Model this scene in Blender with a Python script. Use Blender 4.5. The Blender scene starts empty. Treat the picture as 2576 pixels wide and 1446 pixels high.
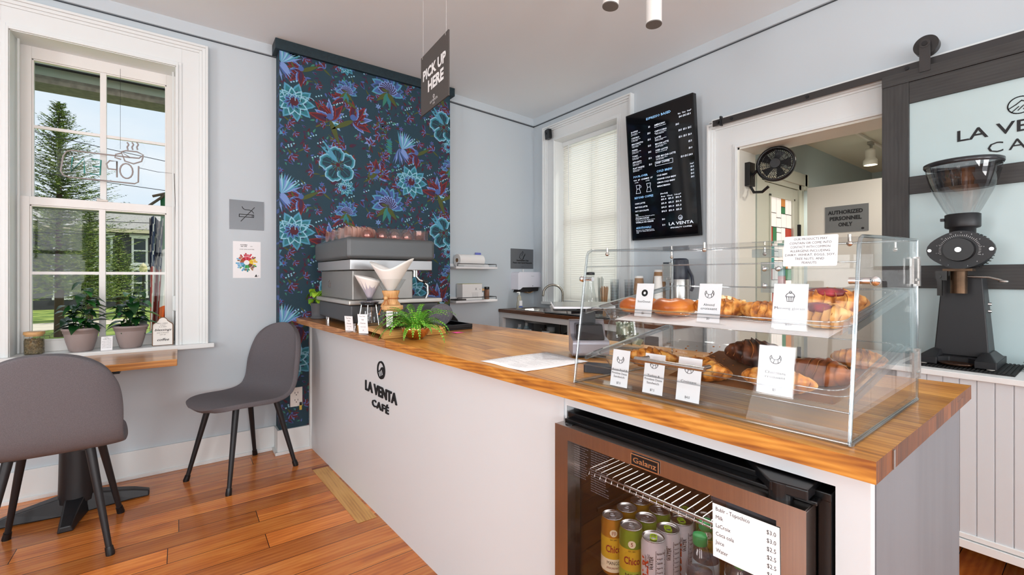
import bpy, math, random
from mathutils import Matrix, Vector
random.seed(7)
R_ = math.radians
sc = bpy.context.scene
COL = sc.collection
sc.cycles.transparent_max_bounces = 40; sc.cycles.max_bounces = 10; sc.cycles.diffuse_bounces = 5; sc.cycles.caustics_reflective = False; sc.cycles.caustics_refractive = False; sc.cycles.sample_clamp_indirect = 6
# ------------------------------------------------------------------ camera
FPX = 1122.0
cd = bpy.data.cameras.new('camera'); cam = bpy.data.objects.new('camera', cd); COL.objects.link(cam)
cam.location = (0, 0, 1.25); cam.rotation_euler = (R_(90), 0, R_(-36.67))
cd.sensor_width = 36; cd.lens = 36*FPX/2576
cd.shift_y = -29/2576
cd.clip_start = .05; cd.clip_end = 300
sc.camera = cam
# ------------------------------------------------------------------ colour
sc.view_settings.view_transform = 'Standard'; sc.view_settings.look = 'None'
sc.view_settings.gamma = 1; sc.view_settings.use_curve_mapping = False
sc.view_settings.exposure = -0.12
# ------------------------------------------------------------------ world: pale blue sky with thin cloud
w = bpy.data.worlds.new('sky'); sc.world = w; w.use_nodes = True
nt = w.node_tree; nt.nodes.clear()
wo = nt.nodes.new('ShaderNodeOutputWorld'); bg = nt.nodes.new('ShaderNodeBackground')
tcn = nt.nodes.new('ShaderNodeTexCoord'); nz = nt.nodes.new('ShaderNodeTexNoise'); cr = nt.nodes.new('ShaderNodeValToRGB')
mp = nt.nodes.new('ShaderNodeMapping'); mp.inputs['Scale'].default_value = (1.2, 1.2, 4)
nt.links.new(tcn.outputs['Generated'], mp.inputs[0]); nt.links.new(mp.outputs[0], nz.inputs['Vector'])
nz.inputs['Scale'].default_value = 2.2; nz.inputs['Detail'].default_value = 6
cr.color_ramp.elements[0].position = .35; cr.color_ramp.elements[0].color = (.70, .84, .97, 1)
cr.color_ramp.elements[1].position = .68; cr.color_ramp.elements[1].color = (.92, .96, 1, 1)
nt.links.new(nz.outputs['Fac'], cr.inputs[0]); nt.links.new(cr.outputs[0], bg.inputs[0]); nt.links.new(bg.outputs[0], wo.inputs[0])
bg.inputs[1].default_value = 1.1
# ------------------------------------------------------------------ sun
sl = bpy.data.lights.new('sun', 'SUN'); sun = bpy.data.objects.new('sun', sl); COL.objects.link(sun)
sl.energy = 3.2; sl.color = (1, .95, .86); sl.angle = R_(.6); sun.rotation_euler = (R_(33), 0, R_(68))
# ------------------------------------------------------------------ daylight of the windows behind the camera, the blinds and the lamps
def area(name, loc, rot, sx, sy, e, c=(1, 1, 1), spread=180):
    l = bpy.data.lights.new(name, 'AREA'); o = bpy.data.objects.new(name, l); COL.objects.link(o)
    l.shape = 'RECTANGLE'; l.size = sx; l.size_y = sy; l.energy = e; l.color = c; l.spread = R_(spread)
    o.location = loc; o.rotation_euler = rot; return o
DAY = (.985, .99, 1)
area('window_daylight', (-1.9, -3.12, 1.65), (R_(117), 0, 0), 1.2, 1.7, 80, DAY)
area('window_daylight', (.2, -3.12, 1.65), (R_(117), 0, 0), 1.2, 1.7, 80, DAY)
area('window_daylight', (2.0, -3.12, 1.65), (R_(117), 0, 0), 1.0, 1.7, 67, DAY)
area('window_daylight', (-3.42, -1.7, 1.65), (R_(117), 0, R_(-90)), 1.2, 1.7, 80, DAY)
area('window_daylight', (-3.42, .9, 1.65), (R_(117), 0, R_(-90)), 1.2, 1.7, 80, DAY)
area('window_daylight', (3.42, 2.92, 1.8), (R_(90), 0, R_(90)), .8, 1.6, 5, (1, .98, .94))
# ------------------------------------------------------------------ materials
def hx(s, a=1):
    s = s.lstrip('#'); v = [int(s[i:i+2], 16)/255 for i in (0, 2, 4)]
    return tuple((x/12.92 if x <= .04045 else ((x+.055)/1.055)**2.4) for x in v)+(a,)
MATS = {}
def mat(name, col, rough=.5, metal=0, emis=0, noise=None, bump=None, spec=None, trans=0, ior=1.45, coat=0, sss=0):
    if name in MATS: return MATS[name]
    m = bpy.data.materials.new(name); m.use_nodes = True; n = m.node_tree; b = n.nodes['Principled BSDF']
    c = hx(col) if isinstance(col, str) else tuple(col)+(1,)
    b.inputs['Base Color'].default_value = c; b.inputs['Roughness'].default_value = rough; b.inputs['Metallic'].default_value = metal
    b.inputs['Transmission Weight'].default_value = trans; b.inputs['IOR'].default_value = ior; b.inputs['Coat Weight'].default_value = coat
    if spec is not None: b.inputs['Specular IOR Level'].default_value = spec
    if emis: b.inputs['Emission Color'].default_value = c; b.inputs['Emission Strength'].default_value = emis
    if noise or bump:
        tc = n.nodes.new('ShaderNodeTexCoord'); mp = n.nodes.new('ShaderNodeMapping'); n.links.new(tc.outputs['Object'], mp.inputs[0])
    if noise:   # (scale, amount, (sx,sy,sz), second colour)
        sc_, am = noise[0], noise[1]
        if len(noise) > 2 and noise[2]: mp.inputs['Scale'].default_value = noise[2]
        t = n.nodes.new('ShaderNodeTexNoise'); t.inputs['Scale'].default_value = sc_; t.inputs['Detail'].default_value = 5
        n.links.new(mp.outputs[0], t.inputs['Vector'])
        r = n.nodes.new('ShaderNodeValToRGB')
        c2 = hx(noise[3]) if len(noise) > 3 else tuple(max(0, x*(1-am)) for x in c[:3])+(1,)
        r.color_ramp.elements[0].position = .38; r.color_ramp.elements[1].position = .62
        r.color_ramp.elements[0].color = c2; r.color_ramp.elements[1].color = c
        n.links.new(t.outputs['Fac'], r.inputs[0]); n.links.new(r.outputs[0], b.inputs['Base Color'])
    if bump:
        t = n.nodes.new('ShaderNodeTexNoise'); t.inputs['Scale'].default_value = bump[0]; t.inputs['Detail'].default_value = 4
        n.links.new(mp.outputs[0], t.inputs['Vector'])
        bn = n.nodes.new('ShaderNodeBump'); bn.inputs['Strength'].default_value = bump[1]; bn.inputs['Distance'].default_value = bump[2] if len(bump) > 2 else .002
        n.links.new(t.outputs['Fac'], bn.inputs['Height']); n.links.new(bn.outputs[0], b.inputs['Normal'])
    MATS[name] = m; return m
def clear(name, tint=(.97, .98, .98), gloss=.04, rough=.02, ior=1.45):
    """clear sheet glass or acrylic: straight-through transparency plus a fresnel reflection"""
    if name in MATS: return MATS[name]
    m = bpy.data.materials.new(name); m.use_nodes = True; n = m.node_tree; n.nodes.clear()
    o = n.nodes.new('ShaderNodeOutputMaterial'); t = n.nodes.new('ShaderNodeBsdfTransparent'); g = n.nodes.new('ShaderNodeBsdfGlossy')
    lw = n.nodes.new('ShaderNodeLayerWeight'); pw = n.nodes.new('ShaderNodeMath'); pw.operation = 'POWER'; pw.inputs[1].default_value = 4.5; mx = n.nodes.new('ShaderNodeMixShader')
    t.inputs[0].default_value = tint+(1,); g.inputs['Roughness'].default_value = rough
    ad = n.nodes.new('ShaderNodeMath'); ad.operation = 'MULTIPLY_ADD'; ad.use_clamp = True; ad.inputs[1].default_value = .8; ad.inputs[2].default_value = .013+gloss
    n.links.new(lw.outputs['Facing'], pw.inputs[0]); n.links.new(pw.outputs[0], ad.inputs[0]); n.links.new(ad.outputs[0], mx.inputs[0]); n.links.new(t.outputs[0], mx.inputs[1]); n.links.new(g.outputs[0], mx.inputs[2])
    n.links.new(mx.outputs[0], o.inputs[0]); MATS[name] = m; return m
def wood(name, c1, c2, c3, along='X', scale=1.0, board=None, rough=.35, gapcol='#3a1c0c', bump=.15, gap=.0015, contrast=1, coat=0, wave=.14, dist=3):
    """planked grain; along = axis of the grain, board = (length, width) or None for one piece"""
    if name in MATS: return MATS[name]
    m = bpy.data.materials.new(name); m.use_nodes = True; n = m.node_tree; b = n.nodes['Principled BSDF']; L = n.links.new
    tc = n.nodes.new('ShaderNodeTexCoord'); sep = n.nodes.new('ShaderNodeSeparateXYZ'); L(tc.outputs['Object'], sep.inputs[0])
    cmb = n.nodes.new('ShaderNodeCombineXYZ')
    order = {'X': 'XYZ', 'Y': 'YXZ', 'Z': 'ZXY'}[along]
    for i, a in enumerate(order): L(sep.outputs[a], cmb.inputs[i])
    vec = cmb.outputs[0]; rnd = None
    if board:
        br = n.nodes.new('ShaderNodeTexBrick'); br.offset = .37; br.offset_frequency = 2; br.squash = 1
        br.inputs['Scale'].default_value = 1; br.inputs['Brick Width'].default_value = board[0]; br.inputs['Row Height'].default_value = board[1]
        br.inputs['Mortar Size'].default_value = gap; br.inputs['Mortar Smooth'].default_value = .1
        br.inputs['Color1'].default_value = (0, 0, 0, 1); br.inputs['Color2'].default_value = (1, 1, 1, 1); br.inputs['Mortar'].default_value = (.5, .5, .5, 1)
        br.offset = 0
        s2 = n.nodes.new('ShaderNodeSeparateXYZ'); L(vec, s2.inputs[0]); dv = n.nodes.new('ShaderNodeMath'); dv.operation = 'DIVIDE'; dv.inputs[1].default_value = board[1]; L(s2.outputs[1], dv.inputs[0])
        fl = n.nodes.new('ShaderNodeMath'); fl.operation = 'FLOOR'; L(dv.outputs[0], fl.inputs[0]); wn = n.nodes.new('ShaderNodeTexWhiteNoise'); wn.noise_dimensions = '1D'; L(fl.outputs[0], wn.inputs['W'])
        ma = n.nodes.new('ShaderNodeMath'); ma.operation = 'MULTIPLY_ADD'; L(wn.outputs['Value'], ma.inputs[0]); ma.inputs[1].default_value = board[0]; L(s2.outputs[0], ma.inputs[2])
        cc = n.nodes.new('ShaderNodeCombineXYZ'); L(ma.outputs[0], cc.inputs[0]); L(s2.outputs[1], cc.inputs[1]); L(s2.outputs[2], cc.inputs[2])
        L(cc.outputs[0], br.inputs['Vector']); rnd = br.outputs['Color']
        ad = n.nodes.new('ShaderNodeVectorMath'); ad.operation = 'MULTIPLY_ADD'; L(rnd, ad.inputs[0]); ad.inputs[1].default_value = (7, 13, 5); L(vec, ad.inputs[2]); vec = ad.outputs[0]
    mp = n.nodes.new('ShaderNodeMapping'); mp.inputs['Scale'].default_value = (1.2*scale, 9*scale, 9*scale); mp.inputs['Rotation'].default_value = (.65, 0, 0); L(vec, mp.inputs[0])
    nz = n.nodes.new('ShaderNodeTexNoise'); nz.inputs['Scale'].default_value = 2.2; nz.inputs['Detail'].default_value = 6; nz.inputs['Distortion'].default_value = dist*.3; L(mp.outputs[0], nz.inputs['Vector'])
    wv = n.nodes.new('ShaderNodeTexWave'); wv.wave_type = 'BANDS'; wv.bands_direction = 'Y'; wv.inputs['Scale'].default_value = 2.4; wv.inputs['Distortion'].default_value = dist; wv.inputs['Detail'].default_value = 3; wv.inputs['Detail Scale'].default_value = .8
    L(mp.outputs[0], wv.inputs['Vector'])
    mx = n.nodes.new('ShaderNodeMixRGB'); mx.inputs[0].default_value = wave; L(nz.outputs['Fac'], mx.inputs[1]); L(wv.outputs['Fac'], mx.inputs[2])
    r = n.nodes.new('ShaderNodeValToRGB'); e = r.color_ramp.elements; e[0].position = .28; e[0].color = hx(c3); e[1].position = .72; e[1].color = hx(c1)
    k = e.new(.5); k.color = hx(c2); L(mx.outputs[0], r.inputs[0]); out = r.outputs[0]
    if board:
        hs = n.nodes.new('ShaderNodeHueSaturation'); mr = n.nodes.new('ShaderNodeMapRange'); mr.inputs[3].default_value = 1-.28*contrast; mr.inputs[4].default_value = 1+.22*contrast
        L(rnd, mr.inputs[0]); L(mr.outputs[0], hs.inputs['Value']); L(out, hs.inputs['Color'])
        m2 = n.nodes.new('ShaderNodeMixRGB'); L(br.outputs['Fac'], m2.inputs[0]); L(hs.outputs[0], m2.inputs[1]); m2.inputs[2].default_value = hx(gapcol); out = m2.outputs[0]
    L(out, b.inputs['Base Color']); b.inputs['Roughness'].default_value = rough; b.inputs['Coat Weight'].default_value = coat; b.inputs['Coat Roughness'].default_value = .15
    bn = n.nodes.new('ShaderNodeBump'); bn.inputs['Strength'].default_value = bump; bn.inputs['Distance'].default_value = .001; L(mx.outputs[0], bn.inputs['Height']); L(bn.outputs[0], b.inputs['Normal'])
    MATS[name] = m; return m
# ------------------------------------------------------------------ mesh builder
class MB:
    def __init__(s, M=None): s.v = []; s.f = []; s.M = M or Matrix(); s.post = None
    def add(s, vs, fs, mi=0, sm=False):
        o = len(s.v)
        for p in vs:
            p = Vector(p)
            if s.post: p = Vector(s.post(p))
            s.v.append(s.M @ p)
        for f in fs: s.f.append(([o+i for i in f], mi, sm))
        return s
    def box(s, x0, x1, y0, y1, z0, z1, mi=0):
        x0, x1 = sorted((x0, x1)); y0, y1 = sorted((y0, y1)); z0, z1 = sorted((z0, z1))
        return s.add([(x, y, z) for z in (z0, z1) for y in (y0, y1) for x in (x0, x1)], [(0, 2, 3, 1), (4, 5, 7, 6), (0, 1, 5, 4), (2, 6, 7, 3), (0, 4, 6, 2), (1, 3, 7, 5)], mi)
    def frus(s, a, z0, b, z1, mi=0):
        """box tapering from rectangle a=(x0,x1,y0,y1) at z0 to b at z1"""
        V = [(a[0], a[2], z0), (a[1], a[2], z0), (a[0], a[3], z0), (a[1], a[3], z0), (b[0], b[2], z1), (b[1], b[2], z1), (b[0], b[3], z1), (b[1], b[3], z1)]
        return s.add(V, [(0, 2, 3, 1), (4, 5, 7, 6), (0, 1, 5, 4), (2, 6, 7, 3), (0, 4, 6, 2), (1, 3, 7, 5)], mi)
    def tube(s, pts, r, n=10, mi=0, caps=True, sm=True, sx=1, sy=1):
        pts = [Vector(p) for p in pts]; N = len(pts); rr = r if isinstance(r, (list, tuple)) else [r]*N
        up = Vector((0, 0, 1)); d0 = (pts[1]-pts[0]).normalized()
        if abs(d0.dot(up)) > .95: up = Vector((1, 0, 0))
        vs = []; a = d0.cross(up).normalized()
        for i, p in enumerate(pts):
            d = (pts[min(i+1, N-1)]-pts[max(i-1, 0)]).normalized()
            a = (a-d*a.dot(d)).normalized(); b = d.cross(a)
            for k in range(n):
                t = 2*math.pi*k/n; vs.append(p+(a*math.cos(t)*sx+b*math.sin(t)*sy)*rr[i])
        fs = [(i*n+k, i*n+(k+1) % n, (i+1)*n+(k+1) % n, (i+1)*n+k) for i in range(N-1) for k in range(n)]
        s.add(vs, fs, mi, sm)
        if caps: s.add(vs[:n], [tuple(range(n))[::-1]], mi); s.add(vs[-n:], [tuple(range(n))], mi)
        return s
    def cyl(s, p, q, r, r2=None, n=24, mi=0, caps=True): return s.tube([p, q], [r, r if r2 is None else r2], n, mi, caps)
    def lathe(s, prof, c=(0, 0, 0), n=28, mi=0, sx=1, sy=1, mod=None, rot=None):
        vs = []
        for j, (r, z) in enumerate(prof):
            for k in range(n):
                t = 2*math.pi*k/n; q = r*(mod(t, j) if mod else 1)
                p = Vector((q*math.cos(t)*sx, q*math.sin(t)*sy, z))
                if rot: p = rot @ p
                vs.append(p+Vector(c))
        fs = [(i*n+k, i*n+(k+1) % n, (i+1)*n+(k+1) % n, (i+1)*n+k) for i in range(len(prof)-1) for k in range(n)]
        return s.add(vs, fs, mi, True)
    def prism(s, poly, n0, n1, mi=0, side=None):
        """polygon in the u,v plane (x,y of the builder's frame) extruded from n0 to n1"""
        N = len(poly); A = sum(poly[i][0]*poly[(i+1) % N][1]-poly[(i+1) % N][0]*poly[i][1] for i in range(N))
        if A < 0: poly = poly[::-1]
        if n1 < n0: n0, n1 = n1, n0
        vs = [(u, v, n0) for u, v in poly]+[(u, v, n1) for u, v in poly]
        s.add(vs, [tuple(range(N))[::-1], tuple(range(N, 2*N))], mi)
        return s.add(vs, [(i, (i+1) % N, N+(i+1) % N, N+i) for i in range(N)], mi if side is None else side)
    def stroke(s, pts, wd, n0, n1, mi=0, closed=False):
        P = [Vector((p[0], p[1])) for p in pts]
        if closed: P.append(P[0])
        for a, b in zip(P, P[1:]):
            d = b-a
            if d.length < 1e-7: continue
            d.normalize(); q = Vector((-d.y, d.x))*wd/2; e = d*wd*.35
            s.prism([tuple(a-e+q), tuple(a-e-q), tuple(b+e-q), tuple(b+e+q)], n0, n1, mi)
        return s
    def grid(s, fn, nu, nv, mi=0, sm=True):
        vs = [fn(i/nu, j/nv) for j in range(nv+1) for i in range(nu+1)]
        return s.add(vs, [(j*(nu+1)+i, j*(nu+1)+i+1, (j+1)*(nu+1)+i+1, (j+1)*(nu+1)+i) for j in range(nv) for i in range(nu)], mi, sm)
    def sphere(s, c, r, n=14, m=9, mi=0, sc=(1, 1, 1), jit=0):
        vs = []
        for j in range(m+1):
            ph = math.pi*j/m
            for k in range(n):
                t = 2*math.pi*k/n; q = r*(1+random.uniform(-jit, jit))
                vs.append((c[0]+q*math.sin(ph)*math.cos(t)*sc[0], c[1]+q*math.sin(ph)*math.sin(t)*sc[1], c[2]+q*math.cos(ph)*sc[2]))
        return s.add(vs, [(j*n+k, (j+1)*n+k, (j+1)*n+(k+1) % n, j*n+(k+1) % n) for j in range(m) for k in range(n)], mi, True)
    def text(s, txt, u, v, size, n0=0, n1=.0006, mi=0, al='CENTER', fit=None, bold=0, sq=1, sp=1, res=2, lsp=1, shear=0):
        """lettering in the builder's u,v plane; (u,v) is the baseline anchor, size the capital height"""
        c = bpy.data.curves.new('lettering', 'FONT'); c.body = txt; c.align_x = al; c.size = size/.70; c.offset = bold*size; c.space_character = sp; c.resolution_u = res; c.space_line = lsp; c.shear = shear
        o = bpy.data.objects.new('lettering', c); me = o.to_mesh()
        vs = [x.co.copy() for x in me.vertices]; fs = [tuple(p.vertices) for p in me.polygons]; o.to_mesh_clear(); bpy.data.objects.remove(o); bpy.data.curves.remove(c)
        if not vs: return s
        if fit:
            x0 = min(p.x for p in vs); x1 = max(p.x for p in vs); sq = fit/(x1-x0)
        n = len(vs)
        top = [(u+p.x*sq, v+p.y, n1) for p in vs]
        fs2 = []
        for f in fs:
            a = Vector(top[f[0]]); nn = (Vector(top[f[1]])-a).cross(Vector(top[f[2]])-a).z
            fs2.append(f if nn >= 0 else f[::-1])
        s.add(top, fs2, mi)
        if n1-n0 > .0015:
            ed = {}
            for f in fs2:
                for i in range(len(f)):
                    e = (f[i], f[(i+1) % len(f)])
                    ed[e] = 1
            s.add(top+[(p[0], p[1], n0) for p in top], [(b, a, a+n, b+n) for a, b in ed if (b, a) not in ed], mi)
        return s
    def build(s, name, mats, parent=None, bevel=0, seg=2, sub=0, solid=0, **kw):
        me = bpy.data.meshes.new(name); inv = INV.get(parent.name) if parent else None
        vs = [inv @ p for p in s.v] if inv else s.v
        me.from_pydata([tuple(p) for p in vs], [], [f[0] for f in s.f])
        if not isinstance(mats, (list, tuple)): mats = [mats]
        for m in mats: me.materials.append(m)
        for p, f in zip(me.polygons, s.f): p.material_index = min(f[1], len(mats)-1); p.use_smooth = f[2]
        me.update(); o = bpy.data.objects.new(name, me); COL.objects.link(o)
        if parent: o.parent = parent; INV[o.name] = inv or Matrix()
        if solid: q = o.modifiers.new('solid', 'SOLIDIFY'); q.thickness = solid; q.offset = 0
        if bevel: q = o.modifiers.new('bevel', 'BEVEL'); q.width = bevel; q.segments = seg; q.limit_method = 'ANGLE'; q.angle_limit = R_(40)
        if sub: q = o.modifiers.new('sub', 'SUBSURF'); q.levels = sub; q.render_levels = sub
        for k, x in kw.items(): o[k] = x
        return o
INV = {}
def thing(name, label, cat, loc=(0, 0, 0), rz=0, group=None, kind=None):
    o = bpy.data.objects.new(name, None); COL.objects.link(o); o.empty_display_size = .05
    o.location = loc; o.rotation_euler = (0, 0, rz)
    INV[o.name] = (Matrix.Translation(loc) @ Matrix.Rotation(rz, 4, 'Z')).inverted()
    if kind: o['kind'] = kind
    if label: o['label'] = label
    if cat: o['category'] = cat
    if group: o['group'] = group
    return o
def tag(o, label, cat, group=None, kind=None):
    o['label'] = label; o['category'] = cat
    if group: o['group'] = group
    if kind: o['kind'] = kind
    return o
def struct(o): o['kind'] = 'structure'; return o
def frame(o, u, v):
    u = Vector(u); v = Vector(v); n = u.cross(v).normalized()
    return Matrix(((u.x, v.x, n.x, o[0]), (u.y, v.y, n.y, o[1]), (u.z, v.z, n.z, o[2]), (0, 0, 0, 1)))
def copy_tree(o, parent=None):
    c = o.copy(); COL.objects.link(c)
    if parent: c.parent = parent
    INV[c.name] = INV.get(o.name, Matrix())
    for ch in list(o.children): copy_tree(ch, c)
    return c
def at(o, loc, rz=0, label=None, **kw):
    o.location = loc; o.rotation_euler = (0, 0, rz)
    if label: o['label'] = label
    for k, x in kw.items(): o[k] = x
    return o
def arc(cx, cy, r, a0, a1, n=12): return [(cx+r*math.cos(R_(a0+(a1-a0)*i/n)), cy+r*math.sin(R_(a0+(a1-a0)*i/n))) for i in range(n+1)]
def rrect(u0, u1, v0, v1, r, n=5):
    return arc(u1-r, v1-r, r, 0, 90, n)+arc(u0+r, v1-r, r, 90, 180, n)+arc(u0+r, v0+r, r, 180, 270, n)+arc(u1-r, v0+r, r, 270, 360, n)
# frames of the walls: u to the viewer's right, v up, n into the room
def LW(x, z, y=3.616): return frame((x, y, z), (1, 0, 0), (0, 0, 1))
def RW(y, z, x=3.02): return frame((x, y, z), (0, -1, 0), (0, 0, 1))
# common materials
WALL = mat('wall_paint_blue_grey', '#c4cdd3', .75, bump=(220, .06, .001))
WHITE = mat('white_paint', '#e2e6e6', .38, bump=(90, .05, .001))
CEIL = mat('ceiling_paint', '#e9f0f3', .85)
BLACK = mat('black_metal', '#1b1b1e', .42, bump=(300, .05, .0005))
BLACKP = mat('black_plastic', '#101114', .3)
GREYP = mat('grey_plastic', '#77777b', .5)
STEEL = mat('brushed_steel', '#b9b6b2', .28, 1, noise=(6, .12, (1, 40, 40)))
CHROME = mat('chrome', '#dcdcdc', .08, 1)
PAPER = mat('white_paper', '#f3f3f5', .7)
INK = mat('black_ink', '#17171a', .6)
GLASS = clear('window_glass', (.98, .99, .985), .0)
ACR = clear('clear_acrylic', (.985, .99, .99), .0)
ACE = clear('acrylic_edge', (.80, .84, .86), .16, .08)
GLS = clear('drinking_glass', (.93, .95, .95), .06)
SCREWM = mat('polished_screw', '#b8b0a8', .15, 1)
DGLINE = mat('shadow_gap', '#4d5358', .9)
# ================================================================== THE SETTING
HC = 2.905
FLOORM = wood('floor_boards', '#e39348', '#cf7834', '#aa5a28', 'X', .8, (1.9, .136), .24, '#2a1006', .12, .0016, 1.1, .25, .10, 4)
struct(MB().box(-3.4, 3.22, -3.2, 3.866, -.1, 0).build('floor', FLOORM))
struct(MB().box(-3.4, 3.22, -3.2, 3.866, HC, HC+.1).build('ceiling', CEIL))
# wall_left: the wall with the window; the part beyond the chimney breast runs slightly off square
b = MB(); x0, x1, z0, z1 = -.75, -.02, .80, 2.60
b.box(-3.4, x0, 3.616, 3.866, 0, HC).box(x1, 1.2, 3.616, 3.866, 0, HC).box(x0, x1, 3.616, 3.866, 0, z0).box(x0, x1, 3.616, 3.866, z1, HC)
struct(b.build('wall_left', WALL))
b = MB(); b.M = frame((1.2, 3.524, 0), (1.82, .1426, 0), (0, 0, 1)); b.box(0, 1, 0, HC, -.25, 0)
struct(b.build('wall_far', WALL))
# wall_right with the window and the doorway
b = MB(); DY0, DY1, DZ = .52, 1.50, 2.11; WY0, WY1, WZ0, WZ1 = 2.52, 3.32, .99, 2.60
for a in ((-3.2, DY0, 0, HC), (DY0, DY1, DZ, HC), (DY1, WY0, 0, HC), (WY0, WY1, 0, WZ0), (WY0, WY1, WZ1, HC), (WY1, 3.95, 0, HC)): b.box(3.02, 3.22, *a)
struct(b.build('wall_right', WALL))
# walls behind the camera, each with its window openings
b = MB()
for a in ((-3.4, -2.5, 0, HC), (-1.3, -.4, 0, HC), (.8, 1.5, 0, HC), (2.5, 3.22, 0, HC)): b.box(a[0], a[1], -3.2, -3.0, a[2], a[3])
for x in ((-2.5, -1.3), (-.4, .8), (1.5, 2.5)): b.box(*x, -3.2, -3, 0, .8); b.box(*x, -3.2, -3, 2.5, HC)
struct(b.build('wall_back', WALL))
b = MB()
for a in ((-3.2, -2.3), (-1.1, .3), (1.5, 3.866)): b.box(-3.4, -3.2, *a, 0, HC)
for a in ((-2.3, -1.1), (.3, 1.5)): b.box(-3.4, -3.2, *a, 0, .8); b.box(-3.4, -3.2, *a, 2.5, HC)
struct(b.build('wall_side', WALL))
def casing(b, u0, u1, v0, v1, wd, sill=False, k=1.0):
    """stepped casing around an opening, in the builder's wall frame"""
    for a, c, t in ((0, .012, .030), (.012, .030, .022), (.030, wd-.048, .016), (wd-.048, wd-.032, .024), (wd-.032, wd-.014, .034), (wd-.014, wd, .046)):
        t *= k; b.box(u0-c, u0-a, v0, v1+c, 0, t); b.box(u1+a, u1+c, v0, v1+c, 0, t); b.box(u0-a, u1+a, v1+a, v1+c, 0, t)
def plain_window(name, M, wid):
    """the big sash windows behind the camera"""
    r = thing(name, None, None, (0, 0, 0), kind='structure'); b = MB(M)
    casing(b, 0, wid, .8, 2.5, .14)
    for a in ((0, .05, .8, 2.5), (wid-.05, wid, .8, 2.5), (.05, wid-.05, .8, .87), (.05, wid-.05, 2.43, 2.5), (.05, wid-.05, 1.62, 1.68), (wid/2-.015, wid/2+.015, .87, 2.43)): b.box(*a, -.1, -.06)
    b.build('sash', WHITE, r)
for i, (M, wd) in enumerate(((frame((-1.3, -3, 0), (-1, 0, 0), (0, 0, 1)), 1.2), (frame((.8, -3, 0), (-1, 0, 0), (0, 0, 1)), 1.2), (frame((2.5, -3, 0), (-1, 0, 0), (0, 0, 1)), 1.0), (frame((-3.2, -2.3, 0), (0, 1, 0), (0, 0, 1)), 1.2), (frame((-3.2, .3, 0), (0, 1, 0), (0, 0, 1)), 1.2))):
    plain_window('window_%d' % (i+3), M, wd)
# chimney breast
DTEAL = mat('dark_teal_paint', '#1d3038', .55, noise=(60, .25))
struct(MB().box(.56, 1.912, 3.485, 3.62, 0, HC).build('wall_chimney', [mat('wallpaper_ground', '#203a48', .72, noise=(40, .22))]))
struct(MB().box(.53, 1.945, 3.455, 3.60, 2.832, HC-.002).build('trim_1', DTEAL, bevel=.003))
# picture rails
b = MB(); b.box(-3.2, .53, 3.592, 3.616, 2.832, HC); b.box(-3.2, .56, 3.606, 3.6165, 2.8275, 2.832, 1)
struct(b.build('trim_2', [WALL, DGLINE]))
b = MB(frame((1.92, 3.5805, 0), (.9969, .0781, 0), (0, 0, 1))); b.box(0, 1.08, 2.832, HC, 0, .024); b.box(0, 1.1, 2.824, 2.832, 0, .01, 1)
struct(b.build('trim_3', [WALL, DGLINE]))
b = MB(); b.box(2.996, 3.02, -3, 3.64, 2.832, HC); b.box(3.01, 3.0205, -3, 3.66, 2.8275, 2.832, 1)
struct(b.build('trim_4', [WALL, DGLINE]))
# baseboards
def bb(name, x0, x1, y0, y1, M=None):
    b = MB(); b.box(x0, x1, y0, y1, 0, .165); struct(b.build(name, WHITE, bevel=.003))
b = MB(); b.box(-3.2, .545, 3.598, 3.616, 0, .17).box(-3.2, .53, 3.588, 3.60, 0, .022); struct(b.build('baseboard_left', WHITE, bevel=.002))
b = MB(); b.box(.545, .775, 3.468, 3.4849, 0, .17).box(.53, .775, 3.456, 3.47, 0, .022).box(.545, .56, 3.485, 3.60, 0, .17).box(.53, .546, 3.46, 3.59, 0, .022); struct(b.build('baseboard_chimney', WHITE, bevel=.002))
struct(MB(frame((1.92, 3.583, 0), (.9969, .0781, 0), (0, 0, 1))).box(0, 1.1, 0, .17, 0, .018).build('baseboard_far', WHITE))
b = MB(); b.box(3.002, 3.02, 1.72, 3.6, 0, .17).box(3.002, 3.02, -3, .33, 0, .17); struct(b.build('baseboard_right', WHITE))
# light replacement board in the floor beside the counter
LB = wood('pale_floor_board', '#d9a860', '#cf9a52', '#b07a38', 'Y', 1.2, None, .3)
b = MB(); b.add([(.685, 3.07, .0012), (.72, 2.27, .0012), (.82, 2.27, .0012), (.778, 3.07, .0012)], [(0, 1, 2, 3)]); b.f[0] = ([0, 1, 2, 3], 0, False)
struct(b.build('trim_5', LB))
b = MB(); b.box(.685, .79, 3.073, 3.10, .0003, .0015); struct(b.build('trim_6', wood('dark_floor_board', '#a5562a', '#8c4420', '#6a3015', 'X', 1, None, .3)))

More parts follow.
